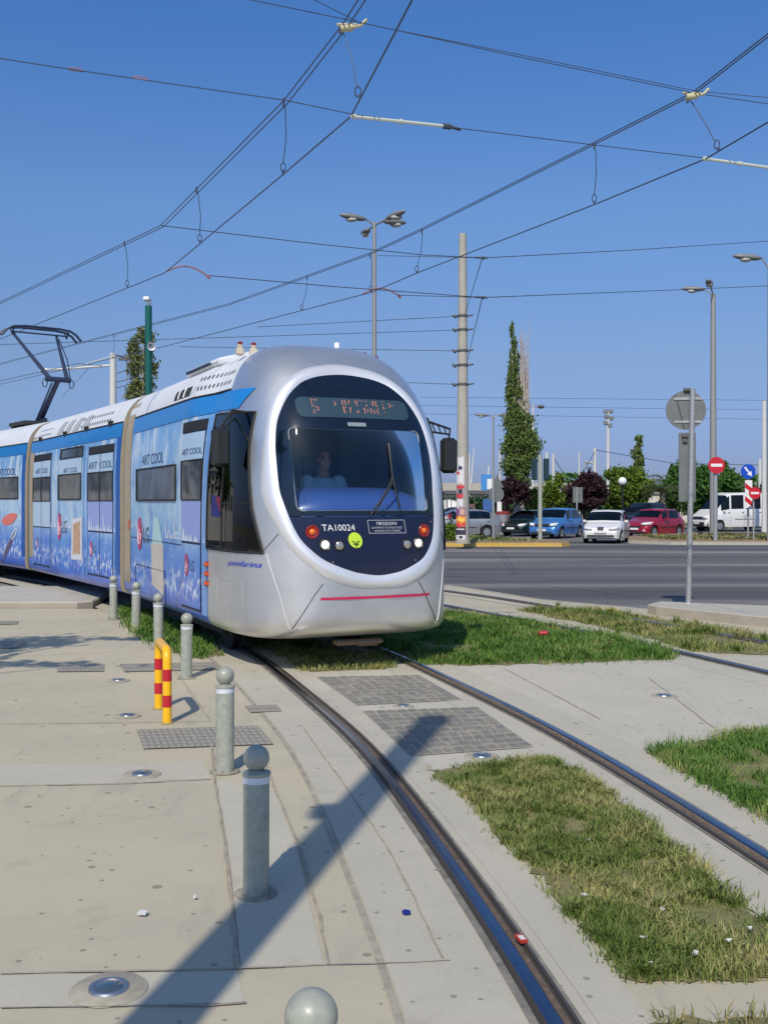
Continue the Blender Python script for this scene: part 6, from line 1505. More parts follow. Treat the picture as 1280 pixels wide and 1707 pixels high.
    for f in front:
        kind, y0, y1, z0, z1, xo = f[:6]; m_ = {'light': hlM, 'grille': blackM, 'plate': plateM, 'bumper': f[6] if len(f) > 6 else blackM, 'badge': chromeM, 'fog': hlM}[kind]
        for s in ((1, -1) if kind in ('light', 'fog') else (1,)):
            # wrap around the front corner following the plan curve
            n = 6; VV = []; FF = []
            for i in range(n + 1):
                y = lerp(y0, y1, i / n)
                # x on the plan outline at half width |y|
                xx = xf
                if abs(y) > fw * .9:
                    for q in range(60):
                        xq = lerp(xf, xf - 1.2, q / 60)
                        if at(xq)[0] * .985 >= abs(y): xx = xq; break
                slope = (f[7] if len(f) > 7 else 0)
                za = z0; zb2 = z1 - (slope * (1 - i / n) if kind == 'light' else 0)
                VV += [(xx + xo, s * y, za), (xx + xo - .015, s * y, zb2), (xx - .25, s * y, za), (xx - .25, s * y, zb2)]
            for i in range(n): a = i * 4; FF += [(a, a + 4, a + 5, a + 1), (a + 1, a + 5, a + 7, a + 3), (a, a + 2, a + 6, a + 4)]
            FF += [(0, 1, 3, 2), (n * 4, n * 4 + 2, n * 4 + 3, n * 4 + 1)]
            mk({'light': 'headlight', 'fog': 'fog_lamp', 'grille': 'grille', 'plate': 'number_plate', 'bumper': 'bumper_strip', 'badge': 'badge'}[kind], VV, FF, m_, root, kind == 'light')
    # door seams, handles, mirrors, tail lamps
    mx_ = sd_[0][2] - .12 if sd_ else 0
    for s in (1, -1):
        g0 = max(sd_, key=lambda g: g[2]); wz = at(g0[2]); b = MB(); b.box((g0[2] - .12, s * (wz[0] + .07), wz[1] + .07), (.12, .17, .12), bev=.03); b.build('wing_mirror', paint, root, True)
        for g in sd_:
            xq = g[1]; a_ = at(xq + .02); b = MB(); b.tube([(xq - .02, s * (a_[0] * .958 + .004), a_[1]), (xq - .02, s * (a_[0] + .003), lerp(a_[4], a_[1], .6)), (xq - .02, s * (a_[0] + .003), lerp(a_[4], a_[1], .3)), (xq + .04, s * (a_[0] * .98 + .003), a_[4] + .05)], .006, 4); b.build('door_seam', blackM, root)
            b = MB(); b.box((xq + .10, s * (a_[0] + .006), a_[1] - .10), (.16, .03, .03), bev=.008); b.build('door_handle', blackM, root, True)
        b = MB(); b.box(((xs[0] + xs[-1]) / 2, s * (at(0)[0] + .002), lerp(at(0)[4], at(0)[1], .48)), (1.5, .012, .04)); b.build('side_moulding', blackM, root)
        b = MB(); a_ = at(xs[0] + .04); b.box((xs[0] + .02, s * a_[0] * .86, a_[1] - .12), (.08, .2, .24), bev=.02); b.build('tail_lamp', redL, root)
    return root
def paintm(n, c, metal=.3): return mat(n, c, .35, metal=metal, coat=.8, coatr=.04)
def hatch(L_, W_c, H_c, hood=.74, nose=.62, tail_top=.8):
    h = L_ / 2; w_ = W_c / 2
    return [(-h, w_ * .80, .72, .80, w_ * .70, .32), (-h + .06, w_ * .90, .86, .93, w_ * .74, .26), (-h + .22, w_ * .955, .90, H_c * .76, w_ * .74, .22), (-h + .5, w_ * .99, .92, H_c * .90, w_ * .75, .20), (-h + .8, w_, .92, H_c * .975, w_ * .77, .19), (-h + 1.1, w_, .91, H_c, w_ * .80, .18), (-.1, w_, .90, H_c, w_ * .81, .18), (.28, w_, .89, H_c - .03, w_ * .80, .18), (h - 1.30, w_, .87, lerp(H_c, hood + .14, .42), w_ * .81, .18), (h - .98, w_ * .99, hood + .10, hood + .19, w_ * .86, .18), (h - .60, w_ * .97, hood + .02, hood + .10, w_ * .80, .18), (h - .30, w_ * .92, hood - .06, hood + .0, w_ * .74, .19), (h - .10, w_ * .83, nose - .02, nose + .05, w_ * .68, .22), (h - .01, w_ * .70, nose - .14, nose - .09, w_ * .6, .26), (h, w_ * .66, .46, .50, w_ * .58, .30)]
def gpos(px, py): c = gp(px, py); return c
def aim(c, yaw): return R(-90 + yaw)   # yaw 0: nose towards the viewer
FR = lambda w_, hz=.60: [('light', w_ * .50, w_ * .86, hz, hz + .17, .015, None, .05), ('grille', -w_ * .45, w_ * .45, hz + .02, hz + .12, .02), ('plate', -.22, .22, .38, .48, .05), ('grille', -w_ * .62, w_ * .62, .25, .35, .025)]
white = paintm('paint_white', (.74, .74, .73), 0); blue = paintm('paint_blue', rgb(66, 128, 196)); dkgreen = paintm('paint_dark_green', (.008, .03, .03)); grey = paintm('paint_silver_grey', (.30, .32, .34), .5); red = paintm('paint_red', rgb(158, 16, 48), .2); black = paintm('paint_black', (.008, .01, .014)); dgrey = paintm('paint_dark_grey', (.05, .055, .06))
L_ = 3.95; h = L_ / 2; stw = hatch(L_, 1.68, 1.44)
def gx(L_, two=True, H=0):
    h = L_ / 2
    return [('side', -h + .62, -.22), ('side', -.10, h - 1.42), ('ws', .36, h - 1.04), ('rear', -h + .10, -h + .40)]
# white hatchback coming towards the viewer
c = gpos(1013, 905); wc = car('small white hatchback facing the viewer in the gap between the islands', (c.x + .35, c.y + 1.9, -.04), R(-110), white, L_, 1.68, 1.44, stw, [('light', .36, .76, .60, .74, .015, None, .06), ('grille', -.12, .12, .60, .72, .035), ('plate', -.26, .26, .46, .57, .06), ('grille', -.58, .58, .30, .38, .03)], gx(L_), [-1.22, 1.25], .29)
b = MB(); b.lathe([(.0, 0), (.085, 0), (.075, .02), (0, .025)], (h + .03, 0, .66), 16, 0, (1, 0, 0)); b.build('round_badge', chrome, wc, True); b = MB(); b.tube([(h + .06, -.035, .70), (h + .06, .035, .68), (h + .06, -.035, .65), (h + .06, .035, .62)], .010, 5); b.build('badge_letter', blackM, wc)
c = gpos(933, 897); car('light blue hatchback with its driver window open behind the signal post', (c.x + .1, c.y + 1.7, -.04), R(-121), blue, 3.85, 1.66, 1.50, hatch(3.85, 1.66, 1.50, .78), FR(.83, .62), gx(3.85), [-1.2, 1.22], .29)
c2 = c
person((c.x + .35, c.y + 1.75, .30), R(-121 - 90 + 25), 'driver in a pale pink top leaning at the open window of the light blue hatchback', mat('shirt_pink', rgb(226, 190, 190), .7), vox=.02, shades=False)
c = gpos(884, 894); car('dark green saloon with lit headlights behind the blue hatchback', (c.x + .35, c.y + 2.6, -.04), R(-127), dkgreen, 4.2, 1.68, 1.38, hatch(4.2, 1.68, 1.38, .68, .60), FR(.84, .52), gx(4.2), [-1.3, 1.3], .29)
c = gpos(790, 896); car('silver grey car with open window partly hidden by the poster pole', (c.x - .7, c.y + 1.3, -.04), R(190), grey, 4.2, 1.7, 1.42, hatch(4.2, 1.7, 1.42, .70), FR(.85, .55), gx(4.2), [-1.28, 1.28], .30)
person((c.x - .55, c.y + .95, .30), R(190 - 90), 'driver in a pale top inside the silver grey car beside the poster pole', mat('shirt_pale', rgb(210, 205, 205), .7), vox=.02, shades=False)
c = gpos(1103, 896); car('dark red hatchback with lit round fog lamp beside the white hatchback', (c.x + .15, c.y + 2.2, -.04), R(-136), red, 3.65, 1.66, 1.46, hatch(3.65, 1.66, 1.46, .78), [('light', .40, .76, .64, .80, .015, None, .06), ('grille', -.35, .35, .50, .60, .02), ('plate', -.24, .24, .40, .50, .05), ('fog', .50, .62, .34, .44, .02), ('grille', -.5, .5, .25, .33, .025)], gx(3.65), [-1.15, 1.2], .30)
p = dp(1085, 880, 60); car('black off road car behind the white and the red hatchbacks', (p.x - .1, 61.5, -.04), R(-132), black, 4.3, 1.8, 1.78, hatch(4.3, 1.8, 1.78, .98, .86), FR(.9, .74), gx(4.3), [-1.35, 1.35], .36)
# white minibus
def van():
    L_ = 5.6; h = L_ / 2; w_ = 1.0
    st = [(-h, w_ * .93, 1.25, 2.25, w_ * .80, .38), (-h + .06, w_ * .97, 1.27, 2.36, w_ * .86, .34), (-h + .3, w_, 1.28, 2.42, w_ * .88, .30), (0, w_, 1.28, 2.42, w_ * .88, .28), (.95, w_, 1.27, 2.40, w_ * .88, .28), (1.20, w_, 1.26, 2.30, w_ * .87, .28), (1.62, w_, 1.22, 1.88, w_ * .86, .28), (2.02, w_ * .99, 1.16, 1.34, w_ * .86, .28), (2.3, w_ * .96, 1.06, 1.16, w_ * .82, .28), (2.62, w_ * .90, .90, .98, w_ * .76, .30), (h - .02, w_ * .80, .62, .70, w_ * .7, .34), (h, w_ * .78, .5, .56, w_ * .7, .36)]
    p = dp(1226, 878, 62)
    return car('white high roofed minibus with a dark bumper at the right border', (p.x + 1.25, 66, -.04), R(180 + 20), white, L_, 2.0, 2.42, st, [('light', .52, .86, .78, .98, .015, None, .05), ('grille', -.45, .45, .80, .92, .02), ('bumper', -.88, .88, .34, .58, .06), ('plate', -.26, .26, .46, .56, .08)], [('side', -2.4, -1.35), ('side', -1.25, -.1), ('side', .05, .98), ('side', 1.10, 1.72), ('ws', 1.26, 2.0)], [-1.75, 1.85], .34, 'minibus', inter=True)
v = van()
b = MB()
rn = random.Random(3)
for z, x0, x1 in ((1.02, -.35, .15), (.92, -.45, .25), (.82, -.30, .10)):
    x = x0
    while x < x1: w2 = rn.uniform(.03, .08); b.box((x, 1.004, z), (w2, .006, .05)); x += w2 + .03
b.build('faint_door_lettering', mat('door_grey_print', (.30, .32, .36), .6), v)
b = MB(); b.box((2.35, -1.0 * .98, .72), (.12, .02, .1)); b.build('indicator', mat('indicator_orange', rgb(230, 120, 40), .4), v)
# yellow topped car by the shelter, blue-grey car behind
p = dp(757, 870, 78); car('dark car with a yellow and white roof load behind the silver grey car', (p.x, 80, -.04), R(180), dgrey, 4.2, 1.7, 1.45, hatch(4.2, 1.7, 1.45), FR(.85, .58), gx(4.2), [-1.28, 1.28], .3)
# ================================================================ TREES AND BACKGROUND
def leafmat(name, c1, c2, trans=.3):
    m = bpy.data.materials.new(name); m.use_nodes = True; n = m.node_tree; L = n.links; b = n.nodes['Principled BSDF']; b.inputs['Roughness'].default_value = .6; b.inputs['Specular IOR Level'].default_value = .25
    g = n.nodes.new('ShaderNodeNewGeometry'); mx = n.nodes.new('ShaderNodeMix'); mx.data_type = 'RGBA'; L.new(g.outputs['Random Per Island'], mx.inputs[0]); mx.inputs[6].default_value = (*c1, 1); mx.inputs[7].default_value = (*c2, 1); L.new(mx.outputs[2], b.inputs['Base Color'])
    t = n.nodes.new('ShaderNodeBsdfTranslucent'); L.new(mx.outputs[2], t.inputs[0]); ms = n.nodes.new('ShaderNodeMixShader'); ms.inputs[0].default_value = trans; L.new(b.outputs[0], ms.inputs[1]); L.new(t.outputs[0], ms.inputs[2]); L.new(ms.outputs[0], n.nodes['Material Output'].inputs[0]); return m
barkM = mat('bark', (.22, .18, .13), .9, noise=(4, .3)); barkP = mat('bark_pale', (.38, .35, .30), .9, noise=(4, .3)); barkD = mat('bark_dark', (.06, .045, .035), .9)
lfPop = leafmat('leaf_poplar', (.10, .17, .04), (.22, .29, .085)); lfPlum = leafmat('leaf_plum', (.03, .014, .018), (.06, .028, .032), .2); lfLight = leafmat('leaf_light', (.09, .17, .02), (.19, .27, .035)); lfMid = leafmat('leaf_mid', (.05, .14, .03), (.11, .22, .045)); lfDark = leafmat('leaf_dark', (.02, .065, .02), (.05, .11, .03)); lfOlive = leafmat('leaf_olive', (.10, .13, .05), (.17, .19, .09)); lfPopB = leafmat('leaf_poplar_far', (.14, .19, .06), (.28, .30, .11))
def leaves(pts, size, seed, name, m, parent):
    rg = np.random.default_rng(seed); N = len(pts); pts = np.array(pts); nrm = rg.normal(0, 1, (N, 3)); nrm /= np.linalg.norm(nrm, axis=1)[:, None]; a = np.cross(nrm, rg.normal(0, 1, (N, 3))); a /= np.linalg.norm(a, axis=1)[:, None]; b_ = np.cross(nrm, a)
    s = size * rg.uniform(.6, 1.3, N)[:, None]; V = np.stack([pts - a * s, pts - b_ * s * .6 + nrm * s * .1, pts + a * s, pts + b_ * s * .6 - nrm * s * .1], 1)
    me = bpy.data.meshes.new(name); me.vertices.add(N * 4); me.vertices.foreach_set('co', V.reshape(-1)); me.loops.add(N * 4); me.polygons.add(N)
    me.loops.foreach_set('vertex_index', np.arange(N * 4, dtype=np.int32)); me.polygons.foreach_set('loop_start', np.arange(0, N * 4, 4, dtype=np.int32)); me.update(calc_edges=True); me.materials.append(m)
    o = bpy.data.objects.new(name, me); C.objects.link(o); o.parent = parent; return o
def tree(name, loc, label, blobs, n, leaf, m, bark, trunk_h, trunk_r, seed, limbs=6, group=None, cat='tree', shell=.45):
    """blobs: (cx, cy, cz, rx, ry, rz) relative to the base"""
    rg = np.random.default_rng(seed); rn = random.Random(seed); o = empty(name, loc, 0, label, cat, group)
    vol = np.array([b[3] * b[4] * b[5] for b in blobs]) ** .8; vol /= vol.sum(); P = []
    for bl, v in zip(blobs, vol):
        k = int(n * v); sub = max(8, int(22 * v * len(blobs) ** .5) + 8)
        d = rg.normal(0, 1, (sub, 3)); d /= np.linalg.norm(d, axis=1)[:, None]; cs = d * rg.uniform(.35, .92, (sub, 1)); j = rg.integers(0, sub, k)
        q = cs[j] + rg.normal(0, .21, (k, 3)); P.append(np.array(bl[:3]) + q * np.array(bl[3:6]))
    leaves(np.concatenate(P), leaf, seed, 'crown', m, o)
    b = MB(); top = max(bl[2] + bl[5] * .6 for bl in blobs); cx_ = blobs[0][0]
    b.tube([(0, 0, -.1), (rn.uniform(-.1, .1), 0, trunk_h * .5), (cx_ * .3, 0, trunk_h), (cx_ * .8, 0, lerp(trunk_h, top, .55)), (cx_, 0, lerp(trunk_h, top, .9))], [trunk_r * 1.25, trunk_r, trunk_r * .85, trunk_r * .5, trunk_r * .15], 9)
    for k in range(limbs):
        bl = rn.choice(blobs); z0 = lerp(trunk_h * .85, top, rn.uniform(0, .55)); a = rn.uniform(0, 2 * PI); e = Vector((bl[0] + bl[3] * .75 * math.cos(a), bl[1] + bl[4] * .75 * math.sin(a), bl[2] + bl[5] * rn.uniform(-.2, .6)))
        s_ = Vector((0, 0, min(z0, e.z))); b.tube([s_, s_.lerp(e, .5) + Vector((0, 0, .1 * bl[5])), e], [trunk_r * .4, trunk_r * .22, trunk_r * .07], 5)
    b.build('trunk', bark, o, True); return o
def base(px, D): return ((px - 640) / FPX * D, D, 0)
def zh(py, D): return EYE + (HOR - py) / FPX * D
# poplar in the middle distance: leafy column plus bare twigs to the right
D = 60; u = D / FPX
def rel(px, py, px0, D=D): return ((px - px0) / FPX * D, zh(py, D))
bl = []
for px, py, w_, h_ in ((853, 548, 4, 16), (855, 575, 7, 22), (858, 605, 10, 24), (858, 635, 13, 26), (856, 662, 15, 24), (862, 690, 20, 24), (866, 715, 26, 26), (868, 742, 30, 26), (866, 768, 28, 24), (864, 794, 25, 22), (866, 815, 22, 16), (884, 730, 13, 28), (845, 745, 10, 26)):
    x, z = rel(px, py, 868); bl.append((x, 0, z, w_ * u * .98, w_ * u * .9, h_ * u * 1.12))
pt = tree('poplar_tree', base(868, D), 'tall columnar poplar with a leafy green crown and a bare pale top on its right', bl, 26000, .08, lfPop, barkP, 1.8, .33, 11, 10)
b = MB(); rn = random.Random(8)
for k in range(44):
    x0, z0 = rel(868 + rn.uniform(-3, 8), rn.uniform(700, 780), 868); x1, z1 = rel(868 + rn.uniform(-2, 14), rn.uniform(540, 680), 868); b.tube([(x0, 0, z0), (lerp(x0, x1, .8), rn.uniform(-.1, .1), lerp(z0, z1, .4)), (x1, rn.uniform(-.3, .3), z1)], [.05, .03, .008], 4)
    for q in range(5): t_ = rn.uniform(.3, .95); c = Vector((lerp(x0, x1, t_), 0, lerp(z0, z1, t_))); b.tube([c, c + Vector((rn.uniform(-.3, .35), rn.uniform(-.2, .2), rn.uniform(.3, .8)))], [.014, .005], 3)
b.build('bare_branches', mat('dead_twigs', (.50, .44, .40), .9), pt)
# poplar far behind the tram, left
D = 75; u = D / FPX; bl = []
for px, py, w_, h_ in ((224, 575, 10, 22), (226, 610, 14, 30), (228, 650, 15, 30), (246, 575, 12, 26), (249, 615, 12, 32), (246, 655, 13, 30), (236, 560, 8, 14), (235, 700, 20, 40)):
    bl.append(((px - 237) * u, 0, zh(py, D), w_ * u * 1.15, w_ * u * 1.1, h_ * u * 1.1))
tree('poplar_tree', base(237, D), 'sparse yellowish poplar behind the green camera pole above the tram roof', bl, 6000, .12, lfPopB, barkP, 2, .3, 12, 8)
# small poplar right of middle
D = 110; u = D / FPX; bl = [((px - 1063) * u, 0, zh(py, D), w_ * u, w_ * u, h_ * u) for px, py, w_, h_ in ((1063, 735, 7, 12), (1060, 752, 9, 14), (1065, 770, 9, 16), (1062, 795, 9, 20))]
tree('poplar_tree', base(1063, D), 'small distant poplar rising above the light green tree', bl, 2200, .17, lfPop, barkP, 2, .3, 13, 5)
# plum trees
D = 63; u = D / FPX
def crown(px0, D, L_): u = D / FPX; return [((px - px0) * u, (i % 3 - 1) * w_ * u * .5, zh(py, D), w_ * u, w_ * u, h_ * u) for i, (px, py, w_, h_) in enumerate(L_)]
tree('plum_tree', base(848, 58), 'dark purple plum tree under the tall poplar', crown(848, 58, ((838, 822, 18, 16), (858, 818, 20, 18), (848, 806, 18, 12), (872, 826, 12, 12), (830, 812, 9, 10))), 4200, .10, lfPlum, barkD, .9, .12, 14, 7, 'purple leaved plum trees')
tree('plum_tree', base(980, 64), 'large dark purple plum tree behind the blue and white hatchbacks', crown(980, 64, ((962, 818, 20, 20), (985, 812, 24, 22), (1002, 822, 16, 18), (975, 800, 16, 12), (995, 798, 9, 12), (950, 824, 9, 14), (978, 838, 30, 10))), 7000, .11, lfPlum, barkD, .8, .14, 15, 8, 'purple leaved plum trees')
# light green trees
tree('park_tree', base(1048, 66), 'light yellow green tree behind the globe lamp', crown(1048, 66, ((1040, 812, 26, 26), (1060, 805, 24, 26), (1030, 790, 18, 16), (1052, 790, 16, 14), (1072, 822, 14, 22), (1045, 836, 32, 16), (1024, 812, 10, 18))), 10000, .11, lfLight, barkM, 1.0, .14, 16, 8)
tree('park_tree', base(886, 66), 'small bright green bush like tree between the poplar and the signal post', crown(886, 66, ((882, 838, 14, 18), (892, 826, 10, 14), (876, 850, 14, 10))), 2400, .10, lfLight, barkM, .5, .1, 17, 4)
tree('park_tree', base(925, 68), 'bright green young tree behind the signal post', crown(925, 68, ((915, 822, 14, 22), (932, 832, 16, 20), (920, 845, 22, 14), (930, 800, 9, 12))), 3600, .11, lfLight, barkM, .6, .1, 18, 4)
# large green trees to the right
tree('broad_tree', base(1130, 70), 'mid green bushy tree left of the rear side sign post', crown(1130, 70, ((1125, 805, 22, 28), (1140, 790, 18, 24), (1118, 830, 22, 24), (1140, 830, 18, 26), (1120, 785, 9, 12))), 8000, .12, lfMid, barkM, 1.0, .18, 19, 7, 'broad green trees behind the van')
tree('broad_tree', base(1178, 68), 'dense green tree between the sign post and the large no entry sign', crown(1178, 68, ((1172, 800, 20, 26), (1186, 815, 22, 28), (1168, 835, 20, 26), (1190, 790, 12, 16), (1160, 815, 12, 22), (1170, 860, 20, 14))), 9000, .12, lfMid, barkM, 1.0, .18, 20, 7, 'broad green trees behind the van')
tree('broad_tree', base(1216, 72), 'green tree right of the large no entry sign above the van', crown(1216, 72, ((1210, 800, 16, 24), (1222, 815, 16, 22), (1205, 778, 9, 12), (1232, 830, 12, 16), (1210, 835, 22, 18))), 7000, .13, lfMid, barkM, 1.2, .18, 21, 7, 'broad green trees behind the van')
tree('broad_tree', base(1285, 78), 'dark tree cut by the right border behind the tall pale pole', crown(1285, 78, ((1285, 815, 18, 22), (1272, 832, 12, 16), (1298, 830, 20, 22))), 4000, .14, lfDark, barkM, 1.0, .18, 22, 5, 'broad green trees behind the van')
# palms
def palm(px, D, ztop, label, n=26, L_=1.6, seed=1):
    o = empty('palm_tree', base(px, D), 0, label, 'palm tree', 'palms'); rn = random.Random(seed)
    b = MB(); b.tube([(0, 0, 0), (.05, 0, ztop * .5), (0, 0, ztop)], [.22, .18, .16], 10); b.build('trunk', barkM, o, True)
    for k in range(n):
        a = rn.uniform(0, 2 * PI); el_ = rn.uniform(-.2, 1.2); l_ = L_ * rn.uniform(.8, 1.1); V = []; F = []; m_ = 9
        for i in range(m_ + 1):
            t = i / m_; r_ = l_ * t * math.cos(el_ * (1 - t * .6)); z = ztop + l_ * (math.sin(el_) * t - .75 * t * t); c = Vector((r_ * math.cos(a), r_ * math.sin(a), z)); s = Vector((-math.sin(a), math.cos(a), 0)); ww = .30 * math.sin(PI * min(1, t * .9 + .1)) * l_ / 1.6
            if i < m_:
                for sd_ in (1, -1):
                    for q in (0, .5):
                        cc = c; kx = len(V); V += [tuple(cc), tuple(cc + s * sd_ * ww + Vector((math.cos(a), math.sin(a), 0)) * l_ * .12 + Vector((0, 0, -.10 - .1 * q))), tuple(cc + Vector((math.cos(a), math.sin(a), 0)) * .06 * (1 + q))]; F.append((kx, kx + 1, kx + 2))
        b = MB(); b.add(V, F); b.build('frond', lfOlive, o)
    return o
palm(1103, 64, 2.5, 'palm with arching fronds left of the bushy green trees', seed=1); palm(1108, 80, 3.4, 'taller palm just behind the first palm', 20, 1.8, 2)
# yellowish shrub and red flowers at the foot of the poster pole
def shrub(px, D, z, w_, h_, label, m, n=900, leaf=.06, seed=1):
    o = empty('shrub', ((px - 640) / FPX * D, D, z), 0, label, 'shrub'); rg = np.random.default_rng(seed); P = rg.normal(0, .42, (n, 3)) * np.array([w_, w_, h_]) + np.array([0, 0, h_ * .9]); P = P[P[:, 2] > 0]; leaves(P, leaf, seed, 'foliage', m, o)
    b = MB()
    for k in range(6): a = k; b.tube([(0, 0, 0), (w_ * .5 * math.cos(a), w_ * .5 * math.sin(a), h_ * 1.1)], .015, 4)
    b.build('stems', barkM, o); return o
o = shrub(750, 43, .16, .28, .42, 'light green flowering shrub between the tram and the poster pole', lfLight, 1000, .05, 31)
rg = np.random.default_rng(5); leaves(rg.normal(0, 1, (26, 3)) * np.array([.12, .12, .10]) + np.array([.02, -.1, 1.0]), .05, 6, 'red_flowers', mat('flower_red', rgb(170, 40, 60), .6), o)
# hedge and garden mass that closes the view behind the cars
def massm(pts, n, leaf, m, seed, label, name='far_trees'):
    rg = np.random.default_rng(seed); P = []
    for (x0, x1, D, zt) in pts:
        k = n; x = rg.uniform(x0, x1, k); top = zt * (.72 + .28 * vnoise(x * .21, x * 0, 1.0, seed)) ; P.append(np.stack([x, D + rg.uniform(-1.2, 1.2, k), top * rg.uniform(0.02, 1, k) ** .7], 1))
    o = leaves(np.concatenate(P), leaf, seed, name, m, None); tag(o, label, 'trees', kind='stuff'); return o
massm([(2, 70, 92, 2.9)], 9000, .26, lfDark, 41, 'far off dark green tree line behind the junction')
massm([(20, 80, 130, 5.5), (6, 40, 140, 3.6)], 5000, .42, lfMid, 42, 'farthest tree line closing the horizon')
massm([(-40, 3, 120, 5.5)], 4000, .4, lfDark, 43, 'far trees behind the tram')
massm([(22, 38, 76, 1.5)], 2600, .14, lfMid, 44, 'low garden shrubs behind the red car')
# ---- flat roofed building, shelter, kiosks behind the silver grey car
o = empty('long_building', ((790 - 640) / FPX * 125, 125, 0), 0, 'long low grey concrete building with a flat parapet behind the shelter', 'building')
b = MB(); b.box((0, 6, 1.5), (22, 12, 3.0)); b.build('wall', conc, o); b = MB(); b.box((0, 5.6, 3.55), (23, 13.4, 1.1)); b.build('roof_parapet', kerbTop, o)
for k in range(6): b = MB(); b.box((-8.5 + k * 3.4, -.02, 1.4), (2.2, .1, 1.6)); b.build('window', cinner, o)
o = empty('shelter', ((792 - 640) / FPX * 84, 84, 0), 0, 'dark roofed tram stop shelter with posts and a blue panel', 'shelter')
b = MB(); b.box((0, 0, 2.55), (5.0, 2.6, .34), bev=.04); b.build('roof', mat('shelter_roof', (.10, .11, .12), .6), o)
for x in (-2.3, -.9, .9, 2.3):
    b = MB(); b.box((x, -1.0, 1.2), (.1, .1, 2.4)); b.build('post', signdark, o)
b = MB(); b.box((.9, -1.1, 1.55), (.8, .06, 1.0)); b.build('panel', mat('panel_blue', rgb(60, 100, 160), .5), o); b = MB(); b.box((1.8, -1.05, 1.1), (.35, .1, 2.1)); b.build('white_panel', swhite, o)
b = MB(); b.box((-.5, -1.0, 1.2), (.75, .06, .9)); b.build('poster_panel', mat('panel_brown', rgb(110, 84, 78), .6), o); b = MB(); b.box((.6, .9, .5), (4.0, .3, .4)); b.build('bench', mat('bench_grey', (.3, .3, .3), .6), o)
o = empty('flag_sign', (dp(810, 810, 92).x, 92, 0), 0, 'blue and white upright panel sign beside the shelter roof', 'sign'); b = MB(); b.tube([(0, 0, 0), (0, 0, 2.6)], .06, 8); b.build('post', galv, o); z = zh(805, 92); b = MB(); b.box((0, -.08, z), (.9, .08, 1.5)); b.build('blue_panel', mat('panel_sky', rgb(70, 140, 205), .5), o); b = MB(); b.box((.3, -.13, z - .1), (.45, .03, .9)); b.build('white_panel', swhite, o)
o = empty('white_van_body', (dp(757, 860, 90).x - .5, 90, 0), 0, 'yellow and white stall canopy seen between the tram and the poster pole', 'canopy'); o.name = 'market_canopy'
b = MB(); b.lathe([(1.7, 1.2), (1.1, 1.75), (.25, 2.0), (0, 2.02)], (0, 0, 0), 16); b.build('canopy', mat('canopy_white', (.75, .74, .7), .7), o, True); b = MB(); b.box((.9, -.3, 1.15), (2.6, 1.8, .5), bev=.05); b.build('counter', mat('counter_yellow', rgb(236, 200, 40), .6), o); b = MB(); b.tube([(0, 0, 0), (0, 0, 2.0)], .05, 8); b.build('post', galv, o)
b = MB()
# railing by the shelter
o = empty('railing', ((752 - 640) / FPX * 72, 72, 0), 0, 'black metal railing behind the silver grey car left of the poster pole', 'railing')
for k in range(9): b = MB(); b.box((-1.6 + k * .4, 0, 1.1), (.05, .05, 2.2)); b.build('bar', signdark, o)
b = MB(); b.box((0, 0, 2.2), (3.4, .06, .07)); b.box((0, 0, .5), (3.4, .06, .07)); b.build('rail', signdark, o)
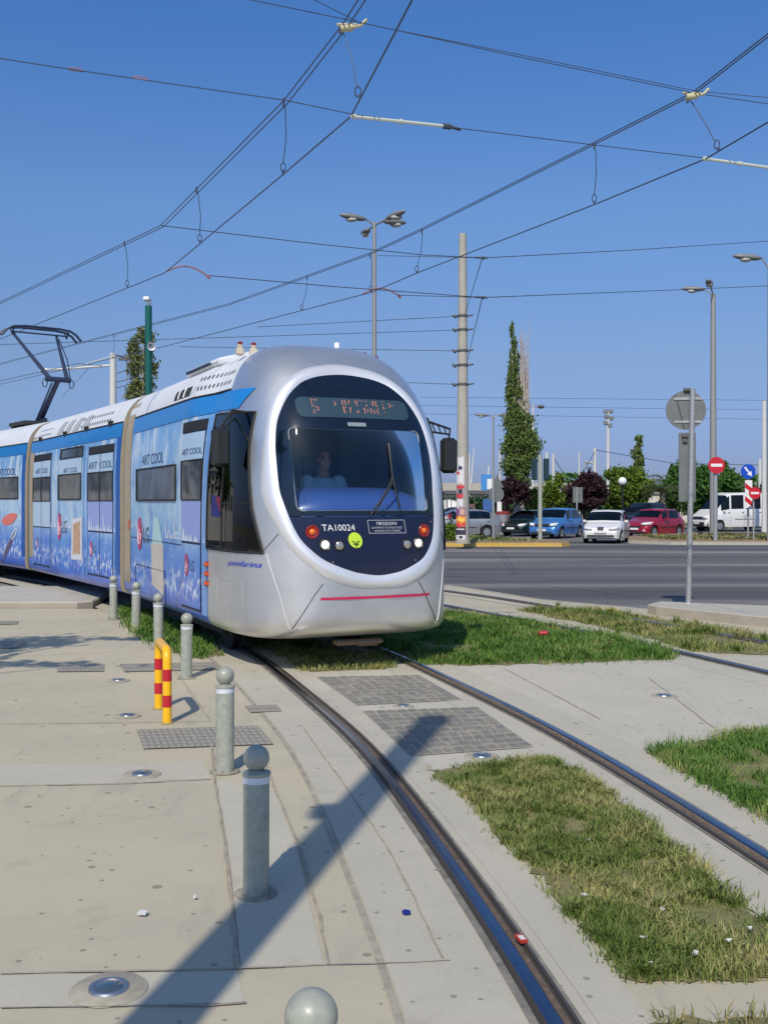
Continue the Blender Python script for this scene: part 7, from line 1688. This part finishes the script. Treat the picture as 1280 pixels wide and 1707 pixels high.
# pale house glimpsed through the trees, garden wall
o = empty('pale_house', ((1128 - 640) / FPX * 88, 88, 0), 0, 'cream house glimpsed low between the palms and the van', 'house'); b = MB(); b.box((0, 3, 1.25), (5, 6, 2.5)); b.build('wall', mat('house_cream', (.62, .58, .50), .8), o); b = MB(); b.box((0, 3, 2.56), (5.4, 6.4, .12)); b.build('roof', kerbTop, o)
for x in (-1.4, .9): b = MB(); b.box((x, -.02, 1.3), (.8, .1, 1.1)); b.build('window', cinner, o)
o = empty('garden_wall', ((840 - 640) / FPX * 70, 70, 0), 0, 'low pale garden wall beneath the purple plum tree', 'wall'); b = MB(); b.box((0, 0, .45), (6.5, .3, .9)); b.build('wall', mat('wall_pale', (.52, .48, .40), .85, noise=(2, .15)), o); b = MB(); b.box((0, 0, .93), (6.6, .4, .07)); b.build('coping', kerbTop, o)
# litter bin
p = dp(838, 878, 57); o = empty('litter_bin', (p.x, 57, 0), 0, 'grey litter bin with a red rim between the grey and the green car', 'bin'); b = MB(); b.lathe([(0, 0), (.3, 0), (.36, 1.15), (.30, 1.2)], (0, 0, 0), 16); b.build('drum', galv, o, True); b = MB(); b.lathe([(.37, 1.1), (.38, 1.22), (.30, 1.26), (0, 1.27)], (0, 0, 0), 16); b.build('lid', mat('bin_red', rgb(150, 60, 60), .5), o, True)
# tree to the left of the viewer's field that throws the shadow on the pavement
tree('street_tree', (-6.35, 5.0, 0), 'leafy street tree left of the picture that shades the pavement', [(0, 0, 6.8, .9, .7, .55), (.4, .8, 7.3, .8, .5, .35), (1.0, 1.4, 7.0, 1.3, .22, .14), (-1.0, -.2, 7.1, 1.0, .9, .6), (1.0, -.3, 6.5, 1.1, .2, .12)], 2600, .09, lfMid, barkM, 4.5, .12, 51, 8)
# beyond the left border: what the tram's side windows mirror
tree('street_tree', (-24, 33, 0), 'big tree left of the picture mirrored in the cab side window', [(0, 0, 5.5, 2.6, 2.4, 2.2), (1.4, .6, 4.6, 1.8, 1.6, 1.5), (-1.5, .3, 6.4, 1.6, 1.6, 1.5)], 4000, .22, lfDark, barkM, 2.0, .25, 61, 6)
tree('street_tree', (-31, 36, 0), 'second tree farther left mirrored in the passenger windows', [(0, 0, 5.0, 2.8, 2.4, 2.4), (1.6, .6, 4.0, 1.8, 1.6, 1.5)], 3500, .24, lfMid, barkM, 1.8, .25, 62, 6)
o = empty('white_building', (-38, 44, 0), R(40), 'white flat roofed building beyond the left border of the picture', 'building')
b = MB(); b.box((0, 0, 2.6), (16, 8, 5.2)); b.build('wall', mat('building_white', (.66, .63, .56), .8), o); b = MB(); b.box((0, 0, 5.3), (16.4, 8.4, .25)); b.build('roof', kerbTop, o)
for k in range(6): b = MB(); b.box((-6.5 + k * 2.6, -4.0, 3.2), (1.3, .12, 1.5)); b.build('window', cinner, o)
